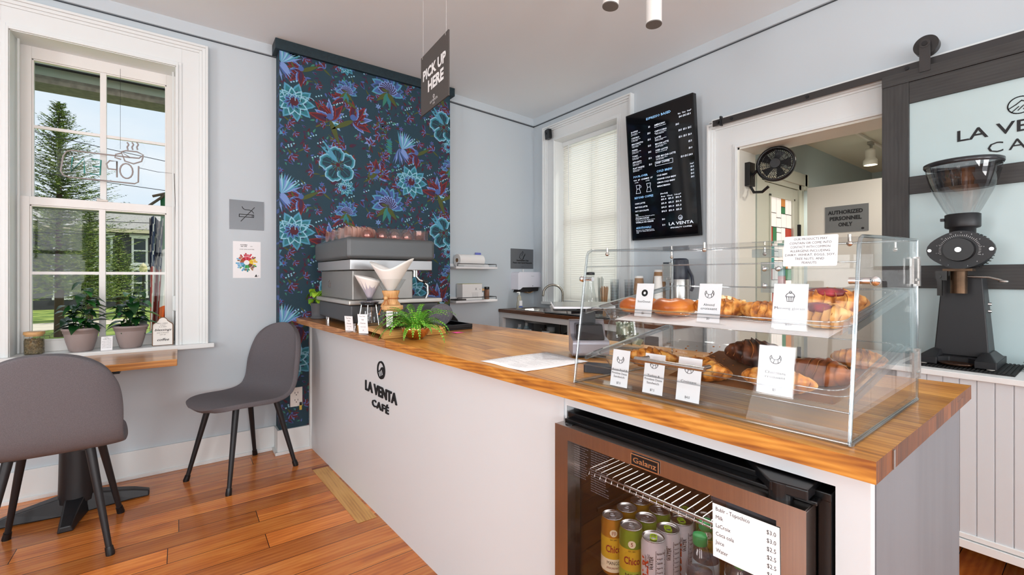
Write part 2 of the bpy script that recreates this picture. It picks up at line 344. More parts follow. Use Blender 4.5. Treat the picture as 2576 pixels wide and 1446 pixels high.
# ---------------------------------------------------------------- window_1
W1 = thing('window_1', None, None, (0, 0, 0), kind='structure')
b = MB(LW(0, 0)); casing(b, -.75, -.02, .80, 2.60, .17, k=1.0); b.build('casing', WHITE, W1, bevel=.0015)
b = MB(); b.box(-.935, .185, 3.556, 3.618, .776, .806).box(-.75, -.02, 3.60, 3.74, .776, .806)
b.build('stool', WHITE, W1, bevel=.006, seg=3)
b = MB(); b.box(-.764, -.747, 3.60, 3.87, .80, 2.60).box(-.023, -.006, 3.60, 3.87, .80, 2.60).box(-.75, -.02, 3.60, 3.87, 2.597, 2.614).box(-.75, -.02, 3.70, 3.90, .78, .80)
for x in (-.735, -.037): b.box(x-.004, x+.004, 3.70, 3.715, .81, 2.6)
b.build('jamb', WHITE, W1)
SASH = mat('sash_white', '#e6e4e1', .35)
def sash(name, y, z0, z1, rb, rt, glz, mz):
    b = MB(); s = .052; b.box(-.75, -.75+s, y-.02, y+.02, z0, z1).box(-.02-s, -.02, y-.02, y+.02, z0, z1).box(-.75+s, -.02-s, y-.02, y+.02, z0, z0+rb).box(-.75+s, -.02-s, y-.02, y+.02, z1-rt, z1)
    b.box(-.402, -.372, y-.014, y+.014, z0+rb, z1-rt).box(-.75+s, -.402, y-.009, y+.009, mz-.009, mz+.009).box(-.372, -.02-s, y-.009, y+.009, mz-.009, mz+.009)
    i0, i1 = -.75+s, -.02-s
    for a in ((i0, i0+.008, z0+rb, z1-rt), (i1-.008, i1, z0+rb, z1-rt), (i0, i1, z0+rb, z0+rb+.008), (i0, i1, z1-rt-.008, z1-rt)): b.box(a[0], a[1], y-.012, y+.012, a[2], a[3])
    p = b.build(name, SASH, W1, bevel=.0015)
    MB().add([(-.75+s-.005, y, z0+rb-.003), (-.02-s+.005, y, z0+rb-.003), (-.02-s+.005, y, z1-rt+.003), (-.75+s-.005, y, z1-rt+.003)], [(0, 1, 2, 3)]).build('pane', GLASS, p)
    return p
sash('upper_sash', 3.80, 1.66, 2.60, .05, .072, 0, 2.132)
ls = sash('lower_sash', 3.755, .806, 1.712, .062, .048, 0, 1.267)
b = MB()
for x in (-.635, -.13): b.tube([(x-.02, 3.733, .885), (x-.02, 3.728, .9), (x+.02, 3.728, .9), (x+.02, 3.733, .885)], .0018, 6)
b.build('sash_lift', mat('dull_brass', '#6f6a5c', .4, 1), ls)
b = MB(); b.box(-.41, -.36, 3.725, 3.755, 1.7125, 1.722).tube([(-.385, 3.74, 1.722), (-.41, 3.728, 1.728)], .004, 8); b.build('sash_lock', mat('lock_white', '#d4cfc8', .4), ls)
# storm frame and porch boards just outside
SGR = mat('storm_frame_green', '#5d6a60', .5)
b = MB(); b.box(-.75, -.735, 3.835, 3.86, .80, 2.6).box(-.035, -.02, 3.835, 3.86, .80, 2.6).box(-.735, -.035, 3.835, 3.86, 1.655, 1.675); b.build('storm_frame', SGR, W1)

# ---------------------------------------------------------------- window_2 casing and light outside
W2 = thing('window_2', None, None, (0, 0, 0), kind='structure')
b = MB(RW(0, 0)); casing(b, -WY1, -WY0, WZ0, WZ1, .16); b.build('casing', WHITE, W2, bevel=.0015)
b = MB(); b.box(3.01, 3.225, WY0-.012, WY0+.003, WZ0, WZ1).box(3.01, 3.225, WY1-.003, WY1+.012, WZ0, WZ1).box(3.01, 3.225, WY0, WY1, WZ1-.003, WZ1+.012).box(2.97, 3.22, WY0-.17, WY1+.17, WZ0-.025, WZ0)
b.build('jamb', WHITE, W2)
b = MB(); b.box(3.17, 3.19, WY0, WY0+.05, WZ0, WZ1).box(3.17, 3.19, WY1-.05, WY1, WZ0, WZ1).box(3.17, 3.19, WY0, WY1, WZ0, WZ0+.06).box(3.17, 3.19, WY0, WY1, 2.54, WZ1).box(3.17, 3.19, WY0, WY1, 1.76, 1.81).box(3.172, 3.188, 2.905, 2.935, WZ0, WZ1)
p = b.build('sash', WHITE, W2); MB().box(3.178, 3.182, WY0, WY1, WZ0, WZ1).build('pane', GLASS, p)
# ---------------------------------------------------------------- door_1: the cased doorway to the back room
D1 = thing('door_1', None, None, (0, 0, 0), kind='structure')
b = MB(RW(0, 0)); casing(b, -DY1, -DY0, 0, DZ, .20); b.box(-1.66, .5, 2.272, 2.335, 0, .052); b.box(-1.70, .5, 2.325, 2.335, 0, .02)
b.build('casing', WHITE, D1, bevel=.0015)
b = MB(); b.box(3.01, 3.235, DY1-.012, DY1, 0, DZ).box(3.01, 3.235, DY0, DY0+.012, 0, DZ).box(3.01, 3.235, DY0, DY1, DZ-.012, DZ); b.build('jamb', mat('jamb_paint', '#dddcd2', .45), D1)
# back room
HW = mat('back_room_wall', '#b7c6c8', .8); HC2 = 2.42
struct(MB().box(3.22, 6.4, -1.3, 2.2, -.1, -.002).build('floor_back_room', FLOORM))
struct(MB().box(3.22, 6.4, -1.3, 2.2, HC2, HC2+.08).build('ceiling_back_room', mat('back_room_ceiling', '#dddccb', .85)))
b = MB(); b.box(3.22, 3.58, 1.62, 1.72, 0, HC2).box(4.31, 6.4, 1.62, 1.72, 0, HC2).box(3.58, 4.31, 1.62, 1.72, 2.03, HC2).box(6.3, 6.4, -1.3, 1.62, 0, HC2).box(3.22, 6.4, -1.4, -1.3, 0, HC2)
struct(b.build('wall_back_room', HW))
struct(MB().box(4.30, 4.34, -.55, 1.55, 0, 2.0).build('wall_partition', mat('partition_paint', '#d9d6cf', .5)))
D2 = thing('door_2', None, None, (0, 0, 0), kind='structure')
CREAM = mat('cream_paint', '#d3d6c8', .45)
b = MB(); b.box(3.58, 3.63, 1.60, 1.70, 0, 2.03).box(4.27, 4.31, 1.60, 1.70, 0, 2.03).box(3.58, 4.31, 1.60, 1.70, 1.99, 2.03).box(3.50, 4.40, 1.585, 1.62, 2.03, 2.13).box(3.50, 3.58, 1.598, 1.62, 0, 2.03).box(4.31, 4.36, 1.598, 1.62, 0, 2.03).box(4.36, 4.42, 1.585, 1.62, 2.0, 2.13)
b.build('door_frame', CREAM, D2)
b = MB(); b.box(3.635, 3.74, 1.61, 1.65, .02, 1.985).box(4.17, 4.265, 1.61, 1.65, .02, 1.985).box(3.74, 4.17, 1.61, 1.65, 1.89, 1.985).box(3.74, 4.17, 1.61, 1.65, .02, .6)
for a in ((3.725, 3.745, .6, 1.9), (4.165, 4.185, .6, 1.9), (3.725, 4.185, 1.88, 1.9)): b.box(a[0], a[1], 1.60, 1.61, a[2], a[3])
sl2 = b.build('door_leaf', CREAM, D2, bevel=.002)
b = MB(LW(3.74, .6, 1.625)); W_, H_ = .43, 1.29; b.box(0, W_, 0, H_, -.004, 0, 0)
rr = random.Random(5)
def cells(u0, u1, v0, v1, d):
    if d == 0 or (u1-u0 < .07 and v1-v0 < .07):
        c = rr.random(); mi = 1 if c < .6 else rr.choice((2, 3, 4, 5, 6)); g = .003
        if (u1-u0)*(v1-v0) > .02: mi = 1
        b.box(u0+g, u1-g, v0+g, v1-g, 0, .002, mi); return
    if (u1-u0)*1.2 > (v1-v0): m = u0+(u1-u0)*rr.uniform(.35, .65); cells(u0, m, v0, v1, d-1); cells(m, u1, v0, v1, d-1)
    else: m = v0+(v1-v0)*rr.uniform(.3, .7); cells(u0, u1, v0, m, d-1); cells(u0, u1, m, v1, d-1)
cells(0, W_, 0, H_, 6)
def lit(n, c, e): return mat(n, c, .3, emis=e)
b.build('stained_glass', [mat('lead_came', '#2c2a28', .5), lit('pane_milky', '#f2ece6', .55), lit('pane_teal', '#1f8a86', .4), lit('pane_green', '#2e7a4c', .35), lit('pane_red', '#b23a28', .4), lit('pane_amber', '#c9803a', .45), lit('pane_blue', '#2d6a94', .4)], D2)
b = MB()
for z in (1.55, .5): b.box(4.255, 4.285, 1.592, 1.612, z, z+.14)
b.build('hinge', BLACK, D2)

# ---------------------------------------------------------------- wallpaper on the chimney breast (one mesh, the printed motifs lie on the paper)
WPC = ['#1f3c4a', '#4f93b0', '#8cc0d4', '#2b7480', '#4e1c2a', '#7c2a2a', '#3a2547', '#46609c', '#7590c8', '#357a68', '#4a5426', '#2d4763']
wpm = [mat('paper_print_%d' % i, c, .7) for i, c in enumerate(WPC)]
U0, U1, V0, V1 = .56, 1.912, .17, 2.832
wb = MB(LW(0, 0, 3.485)); wb.post = lambda p: (min(U1, max(U0, p[0])), min(V1, max(V0, p[1])), p[2])
wb.box(U0, U1, V0, V1, .0002, .0006, 0)
lay = [0]
def poly(P, mi):
    us = [p[0] for p in P]; vs = [p[1] for p in P]
    if max(us) < U0+.004 or min(us) > U1-.004 or max(vs) < V0 or min(vs) > V1: return
    lay[0] += 1; n = .0008+lay[0]*.000006
    A = sum(P[i][0]*P[(i+1) % len(P)][1]-P[(i+1) % len(P)][0]*P[i][1] for i in range(len(P)))
    if A < 0: P = P[::-1]
    c = (sum(us)/len(P), sum(vs)/len(P)); N = len(P)
    wb.add([(c[0], c[1], n)]+[(p[0], p[1], n) for p in P], [(0, i+1, (i+1) % N+1) for i in range(N)], mi)
def petal(x, y, a, L, W, mi, wav=0, tip=.35, k=12):
    P = []; ca, sa = math.cos(a), math.sin(a)
    for i in range(k+1):
        t = i/k; w_ = W*math.sin(math.pi*t**(1-tip))*(1+wav*math.sin(t*34)); P.append((t*L, w_/2))
    for i in range(k, -1, -1):
        t = i/k; w_ = W*math.sin(math.pi*t**(1-tip))*(1+wav*math.cos(t*31)); P.append((t*L, -w_/2))
    poly([(x+u*ca-v*sa, y+u*sa+v*ca) for u, v in P[:-1]], mi)
def pet3(x, y, a, L, W, ms, wav=0, tip=.35):
    petal(x, y, a, L, W, ms[0], wav, tip); petal(x, y, a, L*.86, W*.78, ms[1], 0, tip); petal(x, y, a, L*.62, W*.45, ms[2], 0, tip)
def line(pts, wd, mi):
    for a, c in zip(pts, pts[1:]):
        d = math.hypot(c[0]-a[0], c[1]-a[1]) or 1; q = ((c[1]-a[1])/d*wd/2, -(c[0]-a[0])/d*wd/2)
        poly([(a[0]+q[0], a[1]+q[1]), (c[0]+q[0], c[1]+q[1]), (c[0]-q[0], c[1]-q[1]), (a[0]-q[0], a[1]-q[1])], mi)
def disc(x, y, r, mi, k=10, sy=1): poly([(x+r*math.cos(i*2*math.pi/k), y+sy*r*math.sin(i*2*math.pi/k)) for i in range(k)], mi)
def daisy(x, y, r, ms, n=6, a0=0):
    lay[0] = 60
    for i in range(n): petal(x, y, a0+i*2*math.pi/n, r, r*.42, ms[0])
    disc(x, y, r*.22, ms[1])
def bigwhite(x, y, s):
    lay[0] = 300
    for i in range(5):
        a = .5+i*2*math.pi/5; cx, cy = x+s*.075*math.cos(a), y+s*.075*math.sin(a)
        for r, mi in ((.062, 2), (.055, 1), (.048, 3), (.038, 0)): poly([(cx+s*r*(1+.10*math.sin(q*1.9*1.0))*math.cos(q*.3307), cy+s*r*(1+.10*math.cos(q*2.3))*math.sin(q*.3307)) for q in range(19)], mi)
        for k in range(5): aa = a+(k-2)*.28; line([(x+s*.05*math.cos(aa), y+s*.05*math.sin(aa)), (x+s*.105*math.cos(aa), y+s*.105*math.sin(aa))], .0035*s, (3, 11)[k % 2])
    disc(x, y, .045*s, 6)
    for i in range(16): a = i*.39; line([(x, y), (x+s*.052*math.cos(a), y+s*.052*math.sin(a))], .005*s, (3, 9, 10)[i % 3])
    disc(x, y, .016*s, 4)
    for a, L in ((2.2, .20), (2.45, .17)): petal(x, y+.02*s, a, L*s, .022*s, 1, .2)
def peony(x, y, s):
    lay[0] = 200
    for r, c in ((.15, (1, 3, 11)), (.11, (2, 3, 0)), (.07, (1, 7, 6))):
        for i in range(9): a = i*.7+r*9; pet3(x-.03*s+r*.2, y, a, s*r, s*r*.5, c, .12, .1)
    disc(x, y, .03*s, 4)
    for i in range(7): line(arc(x-.1*s+i*.035*s, y+.02*s, .035*s, 30, 200, 6), .005*s, 2)
def bluef(x, y, s):
    lay[0] = 250
    for i in range(11): a = -.3+i*.38; pet3(x, y, a, s*.14, s*.07, (7, 11, 0) if i % 2 else (1, 7, 11), .1, .1)
    for i in range(9): a = .1+i*.35; pet3(x, y-.02*s, a, s*.09, s*.05, (8, 6, 10), .1, .1)
    for i in range(4): petal(x, y-.03*s, -2.4+i*.5, s*.13, s*.035, (10, 9, 3)[i % 3], .1)
def redl(x, y, s, a0=0):
    lay[0] = 100
    for i in range(8): a = a0+1.5+(i-3.5)*.34; pet3(x, y, a, s*(.13 if i % 2 else .10), s*.045, (5, 4, 6) if i % 3 else (8, 7, 4), .1)
    petal(x, y, a0-1.5, s*.16, s*.03, 10); disc(x, y+.02*s, .02*s, 7)
def bird(x, y, s):
    lay[0] = 150
    for i in range(11): a = .4+i*.14; petal(x, y, a, s*.15, s*.018, (8, 1, 2)[i % 3])
    for i in range(10): a = -2.0+i*.16; petal(x-.02*s, y, a, s*.14, s*.017, (7, 8, 11)[i % 3])
    petal(x, y, -.9, s*.1, s*.04, 8)
    for i in range(6): petal(x-.08*s, y+(i-3)*.018*s, 2.7, s*.06, s*.02, (9, 3)[i % 2])
def spray(x, y, s, a0, n=6):
    lay[0] = 0
    pts = [(x+s*.03*t*math.cos(a0)+.01*s*math.sin(t*1.1), y+s*.03*t*math.sin(a0)) for t in range(n)]; line(pts, .005*s, (4, 6)[n % 2])
    for i, p in enumerate(pts): petal(p[0], p[1], a0+(1 if i % 2 else -1)*1.0, s*.045, s*.018, (6, 4, 7, 9)[(i+n) % 4])
TW, TH = .893, .922
rg = random.Random(3)
extras = [(rg.uniform(0, TW), rg.uniform(0, TH), rg.choice('dssspprrb'), rg.uniform(.4, .85), rg.uniform(0, 6.28)) for i in range(210)]
for tx in range(-1, 3):
    for ty in range(-2, 4):
        ox = tx*TW+.60; oy = ty*TH+(TH/2 if tx % 2 else 0)+.20
        for (x, y, k, s, a) in extras:
            X_, Y_ = ox+x-.1, oy+y
            if k == 'd': daisy(X_, Y_, .035*s, ((8, 3), (7, 5), (5, 4), (1, 3))[int(a) % 4], 5+int(a) % 3, a)
            elif k == 's': spray(X_, Y_, s, a, 4+int(a) % 4)
            elif k == 'p': pet3(X_, Y_, a, .075*s, .035*s, ((4, 6, 4), (6, 4, 11), (7, 6, 4))[int(a) % 3], .1)
            elif k == 'r': redl(X_, Y_, .55*s, a)
            else:
                for q in range(3): disc(X_+q*.018, Y_+q*.008, .006, 2, 6)
        for (x, y) in ((0.055, .45),): peony(ox+x, oy+y, .95)
        bigwhite(ox+.356, oy+.04+.003, 1.0)
        bluef(ox+.743, oy+.72-.01, 1.0)
        redl(ox+.30, oy+.37, 1.25, .3); redl(ox+.47, oy+.40, 1.2, -1.1); redl(ox+.10, oy+.68, .95, 2); redl(ox+.66, oy+.02, .9, -1)
        bird(ox+.862, oy+.25, 1.0); bluef(ox+.42, oy+.62, .6); peony(ox+.40, oy+.80, .45)
        daisy(ox+.34, oy+.34, .05, (2, 3), 6, .2); daisy(ox+.60, oy+.26, .05, (8, 3), 6, .4); daisy(ox+.63, oy+.93-.92, .055, (7, 10), 14); redl(ox+.40, oy+.55, .8, 1.0); daisy(ox+.55, oy+.48, .045, (8, 9), 5, 1)
        line([(ox+.2, oy+.30), (ox+.30, oy+.37), (ox+.40, oy+.36), (ox+.47, oy+.40)], .011, 10)
        line([(ox+.36, oy+.04), (ox+.5, oy-.04), (ox+.62, oy+.0)], .008, 6)
o = wb.build('wall_chimney_paper', wpm); struct(o)
b = MB(); b.box(.5594, .56, 3.485, 3.606, .17, 2.832, 0)
for i in range(60): z = .2+i*.044; b.box(.559, .5594, 3.487, 3.5+.1*rg.random(), z, z+.03*rg.random()+.005, rg.choice((1, 2, 3)))
struct(b.build('wall_chimney_return', [wpm[0], wpm[11], wpm[7], wpm[6]]))
# ================================================================== OUTSIDE THE WINDOW
GZ = -1.2
GRASS = mat('lawn_grass', '#a3b35a', .9, noise=(1.3, .4, (1, 1, 1), '#5d7a34'), bump=(40, .6, .03))
tag(MB().box(-60, 40, 4.6, 90, GZ-.1, GZ).build('lawn', GRASS), 'sunlit green lawn beyond the porch, seen through the window', 'lawn', kind='stuff')
tag(MB().add([(-9.5, 24, GZ+.01), (-2.2, 31, GZ+.01), (-1.5, 34, GZ+.01), (-14, 31, GZ+.01)], [(0, 1, 2, 3)]).build('footpath', mat('pale_concrete', '#d8cdbb', .9, noise=(2, .15))), 'pale concrete footpath crossing the lawn outside', 'path', kind='stuff')
def spruce_mesh(h, r, seed, dens=1.0, base=.2):
    rn = random.Random(seed); f = MB(); n = int(46*h/8)
    for k in range(n):
        t = (k+.5)/n; z = h*(base+(.99-base)*t); R = r*(1-t)**.85+.12
        for q in range(int((9+10*(1-t))*dens)):
            a = rn.uniform(0, 6.283); L = R*rn.uniform(.65, 1.1); dr = rn.uniform(-.15, .15)-.22*(1-t)+.45*t
            m = int(9+L*26)
            for i in range(m):
                u = (i+rn.random())/m; p = Vector((math.cos(a)*L*u, math.sin(a)*L*u, z+L*(dr*u+.22*u*u)))
                s = .078*rn.uniform(.6, 1.3)*(1.15-.5*u); b1 = a+rn.uniform(-1.2, 1.2); d = Vector((math.cos(b1), math.sin(b1), rn.uniform(-.35, .45)))*s*1.8
                e = Vector((-math.sin(b1), math.cos(b1), rn.uniform(-.6, .6)))*s*.34
                f.add([p-e, p+d, p+e], [(0, 1, 2)], rn.choice((0, 0, 1, 2)))
    return f
NEED = [mat('needles_green', '#667f38', .8), mat('needles_dark', '#2c4523', .85), mat('needles_light', '#a7b45c', .8)]
BARK = mat('bark', '#4d3c2e', .9, bump=(30, .6, .01))
def spruce(x, y, h, r, seed, label, dens=1.0):
    t = thing('spruce_tree', label, 'tree', (x, y, GZ), 0, 'evergreens outside the window')
    f = spruce_mesh(h, r, seed, dens); f.M = Matrix(); f.v = [v+Vector((x, y, GZ)) for v in f.v]
    f.build('foliage', NEED, t)
    MB().tube([(x, y, GZ), (x, y, GZ+h*.5), (x, y, GZ+h*.98)], [.16, .1, .015], 8).build('trunk', BARK, t)
spruce(-3.9, 25.3, 9.5, 3.1, 1, 'tall spruce whose tip stands clear against the sky', 1.2)
spruce(-8.3, 37.0, 6.6, 2.2, 2, 'spruce at the left edge of the lower panes', 1.0)
spruce(-3.95, 33.2, 6.3, 1.75, 3, 'spruce seen just left of the window mullion', 1.1)
spruce(-3.0, 36.4, 4.7, 1.25, 4, 'small light green spruce in front of the dark house', 1.3)
# dark house far behind
hs = thing('house', 'dark grey house with shingled roof and white framed windows beyond the lawn', 'house', (-2.5, 46, GZ))
SID = mat('dark_siding', '#404046', .8, noise=(3, .12)); RF = mat('grey_shingles', '#a9a7a2', .9, noise=(9, .3, (1, 1, 5)))
MB().box(-14, 3.5, 46, 54, GZ, 4.75).build('wall', SID, hs)
MB().add([(-14.6, 45.4, 4.85), (4.1, 45.4, 4.85), (4.1, 51.5, 7.4), (-14.6, 51.5, 7.4)], [(0, 1, 2, 3)]).build('roof', RF, hs, solid=.12)
MB().box(-14.6, 4.1, 45.35, 45.55, 4.60, 4.85).build('fascia', mat('cream_fascia', '#cfc4a8', .6), hs)
WT = mat('window_trim_white', '#e3e3e3', .5); GD = mat('dark_window_glass', '#3c444c', .1, spec=.8)
for x in (-12.5, -9.6, -6.9, -4.65, -2.55, 1.2):
    for z in (2.2, -.35):
        b = MB(frame((x, 46, z), (1, 0, 0), (0, 0, 1))); b.box(-.62, .62, 2.1, 2.35, 0, .1).box(-.55, .55, -.15, .02, 0, .1)
        for a in ((-.5, -.36, 0, 2.1), (.36, .5, 0, 2.1), (-.36, .36, 1.0, 1.1), (-.36, .36, 0, .1), (-.36, .36, 2.0, 2.1)): b.box(*a, 0, .07)
        wf = b.build('window', WT, hs); MB(b.M).box(-.36, .36, .05, 2.05, 0, .03).build('pane', GD, wf)
# street lamp
t = thing('street_lamp', 'street lamp with a pale acorn globe on a dark post', 'lamp post', (-1.5, 29.5, GZ))
MB().lathe([(.16, 0), (.16, .25), (.07, .4), (.05, 2.0), (.05, 2.52), (.1, 2.6)], (-1.5, 29.5, GZ), 12).build('post', BLACK, t)
MB().lathe([(.10, 0), (.14, .1), (.17, .22), (.15, .33), (.16, .34), (.10, .45), (.02, .52), (.0, .56)], (-1.5, 29.5, GZ+2.58), 16).build('globe', mat('lamp_globe', '#efe0b4', .4), t)
# rail fence and bench
t = thing('park_bench', 'dark bench standing at the edge of the path outside', 'bench', (-7.4, 24.3, GZ))
for x in (-7.9, -6.95): MB().box(x-.03, x+.03, 24.0, 24.5, GZ, GZ+.42).box(x-.03, x+.03, 24.45, 24.5, GZ, GZ+.85).build('leg', BLACK, t)
b = MB()
for k in range(4): b.box(-8.0, -6.85, 24.0+k*.12, 24.08+k*.12, GZ+.42, GZ+.45)
for k in range(3): b.box(-8.0, -6.85, 24.42, 24.45, GZ+.52+k*.12, GZ+.6+k*.12)
b.build('slats', mat('bench_slats', '#8b8378', .8), t)
tag(MB().box(-7.6, -6.3, 21.4, 21.9, GZ, GZ+.28).build('stone_block', mat('stone', '#b7ada0', .9, noise=(4, .2)), bevel=.08), 'low pale stone block on the grass by the path', 'stone')
tag(MB().tube([(-2.1, 13.6, GZ), (-2.1, 13.6, GZ+1.0)], .04, 8).build('marker_post', mat('pale_blue_post', '#cfe3e4', .5)), 'short pale blue marker post on the lawn', 'post')
b = MB(); rn = random.Random(4)
for i in range(260): x = rn.uniform(-.75, -.1); y = rn.uniform(14.5, 16); b.sphere((x, y, GZ+rn.uniform(.1, .5)), .05, 6, 4, rn.choice((0, 0, 1, 2)))
tag(b.build('flower_bed', [mat('pink_petals', '#e36a94', .7), mat('white_petals', '#f1e3e6', .7), mat('bed_leaves', '#4c6a34', .8)]), 'bed of pink and white flowers beyond the stair', 'flowers', kind='stuff')
# overhead wires
for i, (za, zb, y) in enumerate(((8.2, 5.1, 21), (4.5, 3.8, 20), (3.3, 3.0, 20.5), (3.9, 3.5, 21.5), (6.4, 4.3, 21.3))):
    P = [(-14+18*k/12, y, za+(zb-za)*k/12-.5*math.sin(math.pi*k/12)) for k in range(13)]
    tag(MB().tube(P, .012, 5).build('power_line', BLACK), 'thin dark power line crossing the sky behind the tall spruce', 'wire', 'overhead wires')
# porch boards over the window, stair rail, flags
POR = mat('porch_paint_sage', '#a9b3a4', .6)
t = thing('porch_beam', 'sage green porch beam across the top of the window outside', 'beam', (-.4, 4.35, 2.5))
b = MB(); b.box(-2.2, 1.4, 4.3, 4.55, 2.60, 2.85).box(-2.2, 1.4, 4.27, 4.55, 2.66, 2.667, 1); b.build('fascia_board', [POR, INK], t)
MB().box(-2.2, 1.4, 4.29, 4.5, 2.55, 2.60).build('lower_trim', mat('weathered_wood', '#7c776b', .8, noise=(30, .3)), t)
t = thing('stair_rail', 'green metal stair side with light green handrail', 'stair rail', (-.1, 5, 0))
MB().add([(-.27, 5, .70), (.5, 5.0, 1.25), (.5, 5.0, -.9), (-.27, 5.0, -.9)], [(0, 3, 2, 1)]).build('side_panel', mat('green_mesh_panel', '#33483c', .6, noise=(90, .3)), t, solid=.02)
MB().tube([(-.27, 4.97, .70), (.5, 4.97, 1.25)], .022, 8).build('handrail', mat('light_green_paint', '#6fb389', .5), t)
b = MB(); b.tube([(-.20, 4.96, .25), (-.19, 4.96, .42), (.5, 4.96, .86)], .008, 6); b.build('brace', mat('green_paint', '#3f8f63', .5), t)
def cloth(u0, u1, z0, z1, cols, y, ph):
    b = MB()
    nU, nV = 24, 30
    for j in range(nV):
        for i in range(nU):
            q = []
            for a, c in ((i, j), (i+1, j), (i+1, j+1), (i, j+1)):
                u = a/nU; v = c/nV; q.append((u0+(u1-u0)*(u*(1-.35*v))+.06*v*(u1-u0)*math.sin(v*3+ph), y+.05*math.sin(u*16+ph+v*2), z1+(z0-z1)*v+.02*math.sin(u*9)))
            b.add(q, [(0, 3, 2, 1)], cols(i/nU, j/nV), True)
    return b
FR = [mat('flag_red', '#b3413a', .8), mat('flag_white', '#e7dfd8', .8), mat('flag_navy', '#2c3a5c', .8), mat('flag_green', '#1f6b3c', .8), mat('flag_orange', '#e0662c', .8)]
t = thing('flag', 'red and white striped flag with white stars on navy hanging by the porch', 'flag', (-.2, 5.25, 1.9))
cloth(-.225, -.08, .72, 1.78, lambda u, v: (1 if (int(u*18)+int(v*18)) % 4 == 0 else 2) if v < .42 else (0 if int((u+v*.25)*7) % 2 else 1), 5.25, 0).build('cloth', FR, t)
MB().tube([(-.3, 5.3, 1.83), (.3, 5.0, 2.35)], .012, 8).build('pole', mat('flag_pole', '#5a4a3a', .5), t)
t = thing('flag', 'green white and orange flag at the right edge of the window', 'flag', (-.1, 5.2, 1.9))
cloth(-.145, .15, .80, 2.0, lambda u, v: 3 if v < .42 else (1 if v < .85 else 4), 5.18, 1).build('cloth', FR, t)
MB().tube([(-.2, 5.24, 1.98), (.3, 5.1, 2.15)], .012, 8).build('pole', mat('flag_pole', '#5a4a3a', .5), t)

# ================================================================== WINDOW SIDE
t = thing('open_sign', 'unlit outline OPEN sign with a coffee cup hanging in the window', 'sign', (-.40, 3.715, 2.0))
M = frame((0, 3.715, 0), (1, 0, 0), (0, 0, 1)); TUB = mat('unlit_tube', '#9b9290', .3)
ox = -.60
b = MB(M)
def tub(pts, mi=0, r=.0042): b.tube([(p[0], p[1], 0) for p in pts], r, 6, mi)
def Q(px, py): return (-.570+(px-150)*.0018, 1.25+(694-py)*(2.639+(px-150)*.00108)/1122)
fr_ = [(325, 390+6), (178, 378), (165, 381), (158, 392), (152, 430), (158, 440), (172, 445), (338, 462), (348, 458), (349, 418)]
tub([Q(a, c) for a, c in fr_])
tub([Q(180, 395), Q(176, 432), Q(208, 398), Q(209, 436)], 1); tub([Q(226, 400), Q(250, 403), Q(248, 440), Q(222, 437)], 1); tub([Q(250, 420), Q(229, 418)], 1)
tub([Q(291, 446), Q(291, 406), Q(272, 404), Q(264, 412), Q(268, 424), Q(291, 427)]); tub([(Q(316, 430)[0]+.031*math.cos(a), Q(316, 430)[1]+.047*math.sin(a)) for a in [i*.42 for i in range(16)]])
tub([Q(302, 382), Q(315, 379), Q(345, 382), Q(362, 390), Q(350, 398), Q(325, 396), Q(302, 382), Q(312, 405), Q(335, 412), Q(357, 406), Q(362, 392)]); tub([Q(304, 385), Q(288, 388), Q(286, 396), Q(302, 401)])
for q in (318, 331, 344): tub([Q(q, 358), Q(q+4, 364), Q(q, 370), Q(q+2, 377)])
b.build('tubing', [TUB, mat('unlit_tube_teal', '#3f8f86', .3)], t)
b = MB(M); b.prism([Q(a, c) for a, c in ((150, 372), (285, 382), (285, 372), (305, 355), (360, 355), (375, 390), (358, 420), (358, 468), (150, 448), (142, 436), (142, 382))], -.006, -.003); b.build('backing', ACR, t)
b = MB(M); b.tube([(*Q(300, 375), 0), (Q(300, 375)[0], 2.55, 0)], .0008, 4); b.tube([(*Q(350, 422), 0), (*Q(400, 432), -.002), (-.03, 1.93, 0), (-.015, 1.35, .0), (-.03, .82, .0)], .0016, 5); b.build('cord', BLACK, t)
# cord switch
t = thing('cord_switch', 'white inline switch on the cord at the right of the window', 'switch', (-.028, 3.70, 1.1)); MB().box(-.040, -.020, 3.685, 3.70, 1.02, 1.12).build('housing', WHITE, t, bevel=.006)

# window table
TT = wood('table_ash', '#d39a58', '#bd7f3e', '#94592a', 'X', 1.3, (1.3, .07), .3, '#7a4620', .2, .0006, .6, .3)
t = thing('window_table', 'wooden window table with black pedestal under the sill', 'table', (-.39, 3.33, 0))
MB().box(-.775, -.012, 3.125, 3.585, .747, .785).build('tabletop', TT, t, bevel=.003)
b = MB(); cx, cy = -.44, 3.30
b.tube([(cx, cy, .06), (cx, cy, .73)], [.075, .062], 24); b.box(cx-.18, cx+.18, cy-.12, cy+.12, .725, .7465)
b.build('column', BLACK, t)
b = MB()
for a, L in ((0, .30), (180, .30), (-92, .26), (90, .22)):
    ca, sa = math.cos(R_(a)), math.sin(R_(a)); P = []
    for (u, w_, z0, z1) in ((.04, .055, .0, .095), (L-.07, .038, .005, .055), (L, .03, .0, .03)): P.append((u, w_, z0, z1))
    vs = []
    for u, w_, z0, z1 in P:
        for s, z in ((-1, z0), (1, z0), (.7, z1), (-.7, z1)): vs.append((cx+u*ca-s*w_*sa, cy+u*sa+s*w_*ca, z))
    fs = [(0, 3, 2, 1), (8, 9, 10, 11)]+[(i*4+k, i*4+(k+1) % 4, (i+1)*4+(k+1) % 4, (i+1)*4+k) for i in range(2) for k in range(4)]
    b.add(vs, fs, 0)
b.build('base', BLACK, t, bevel=.006)

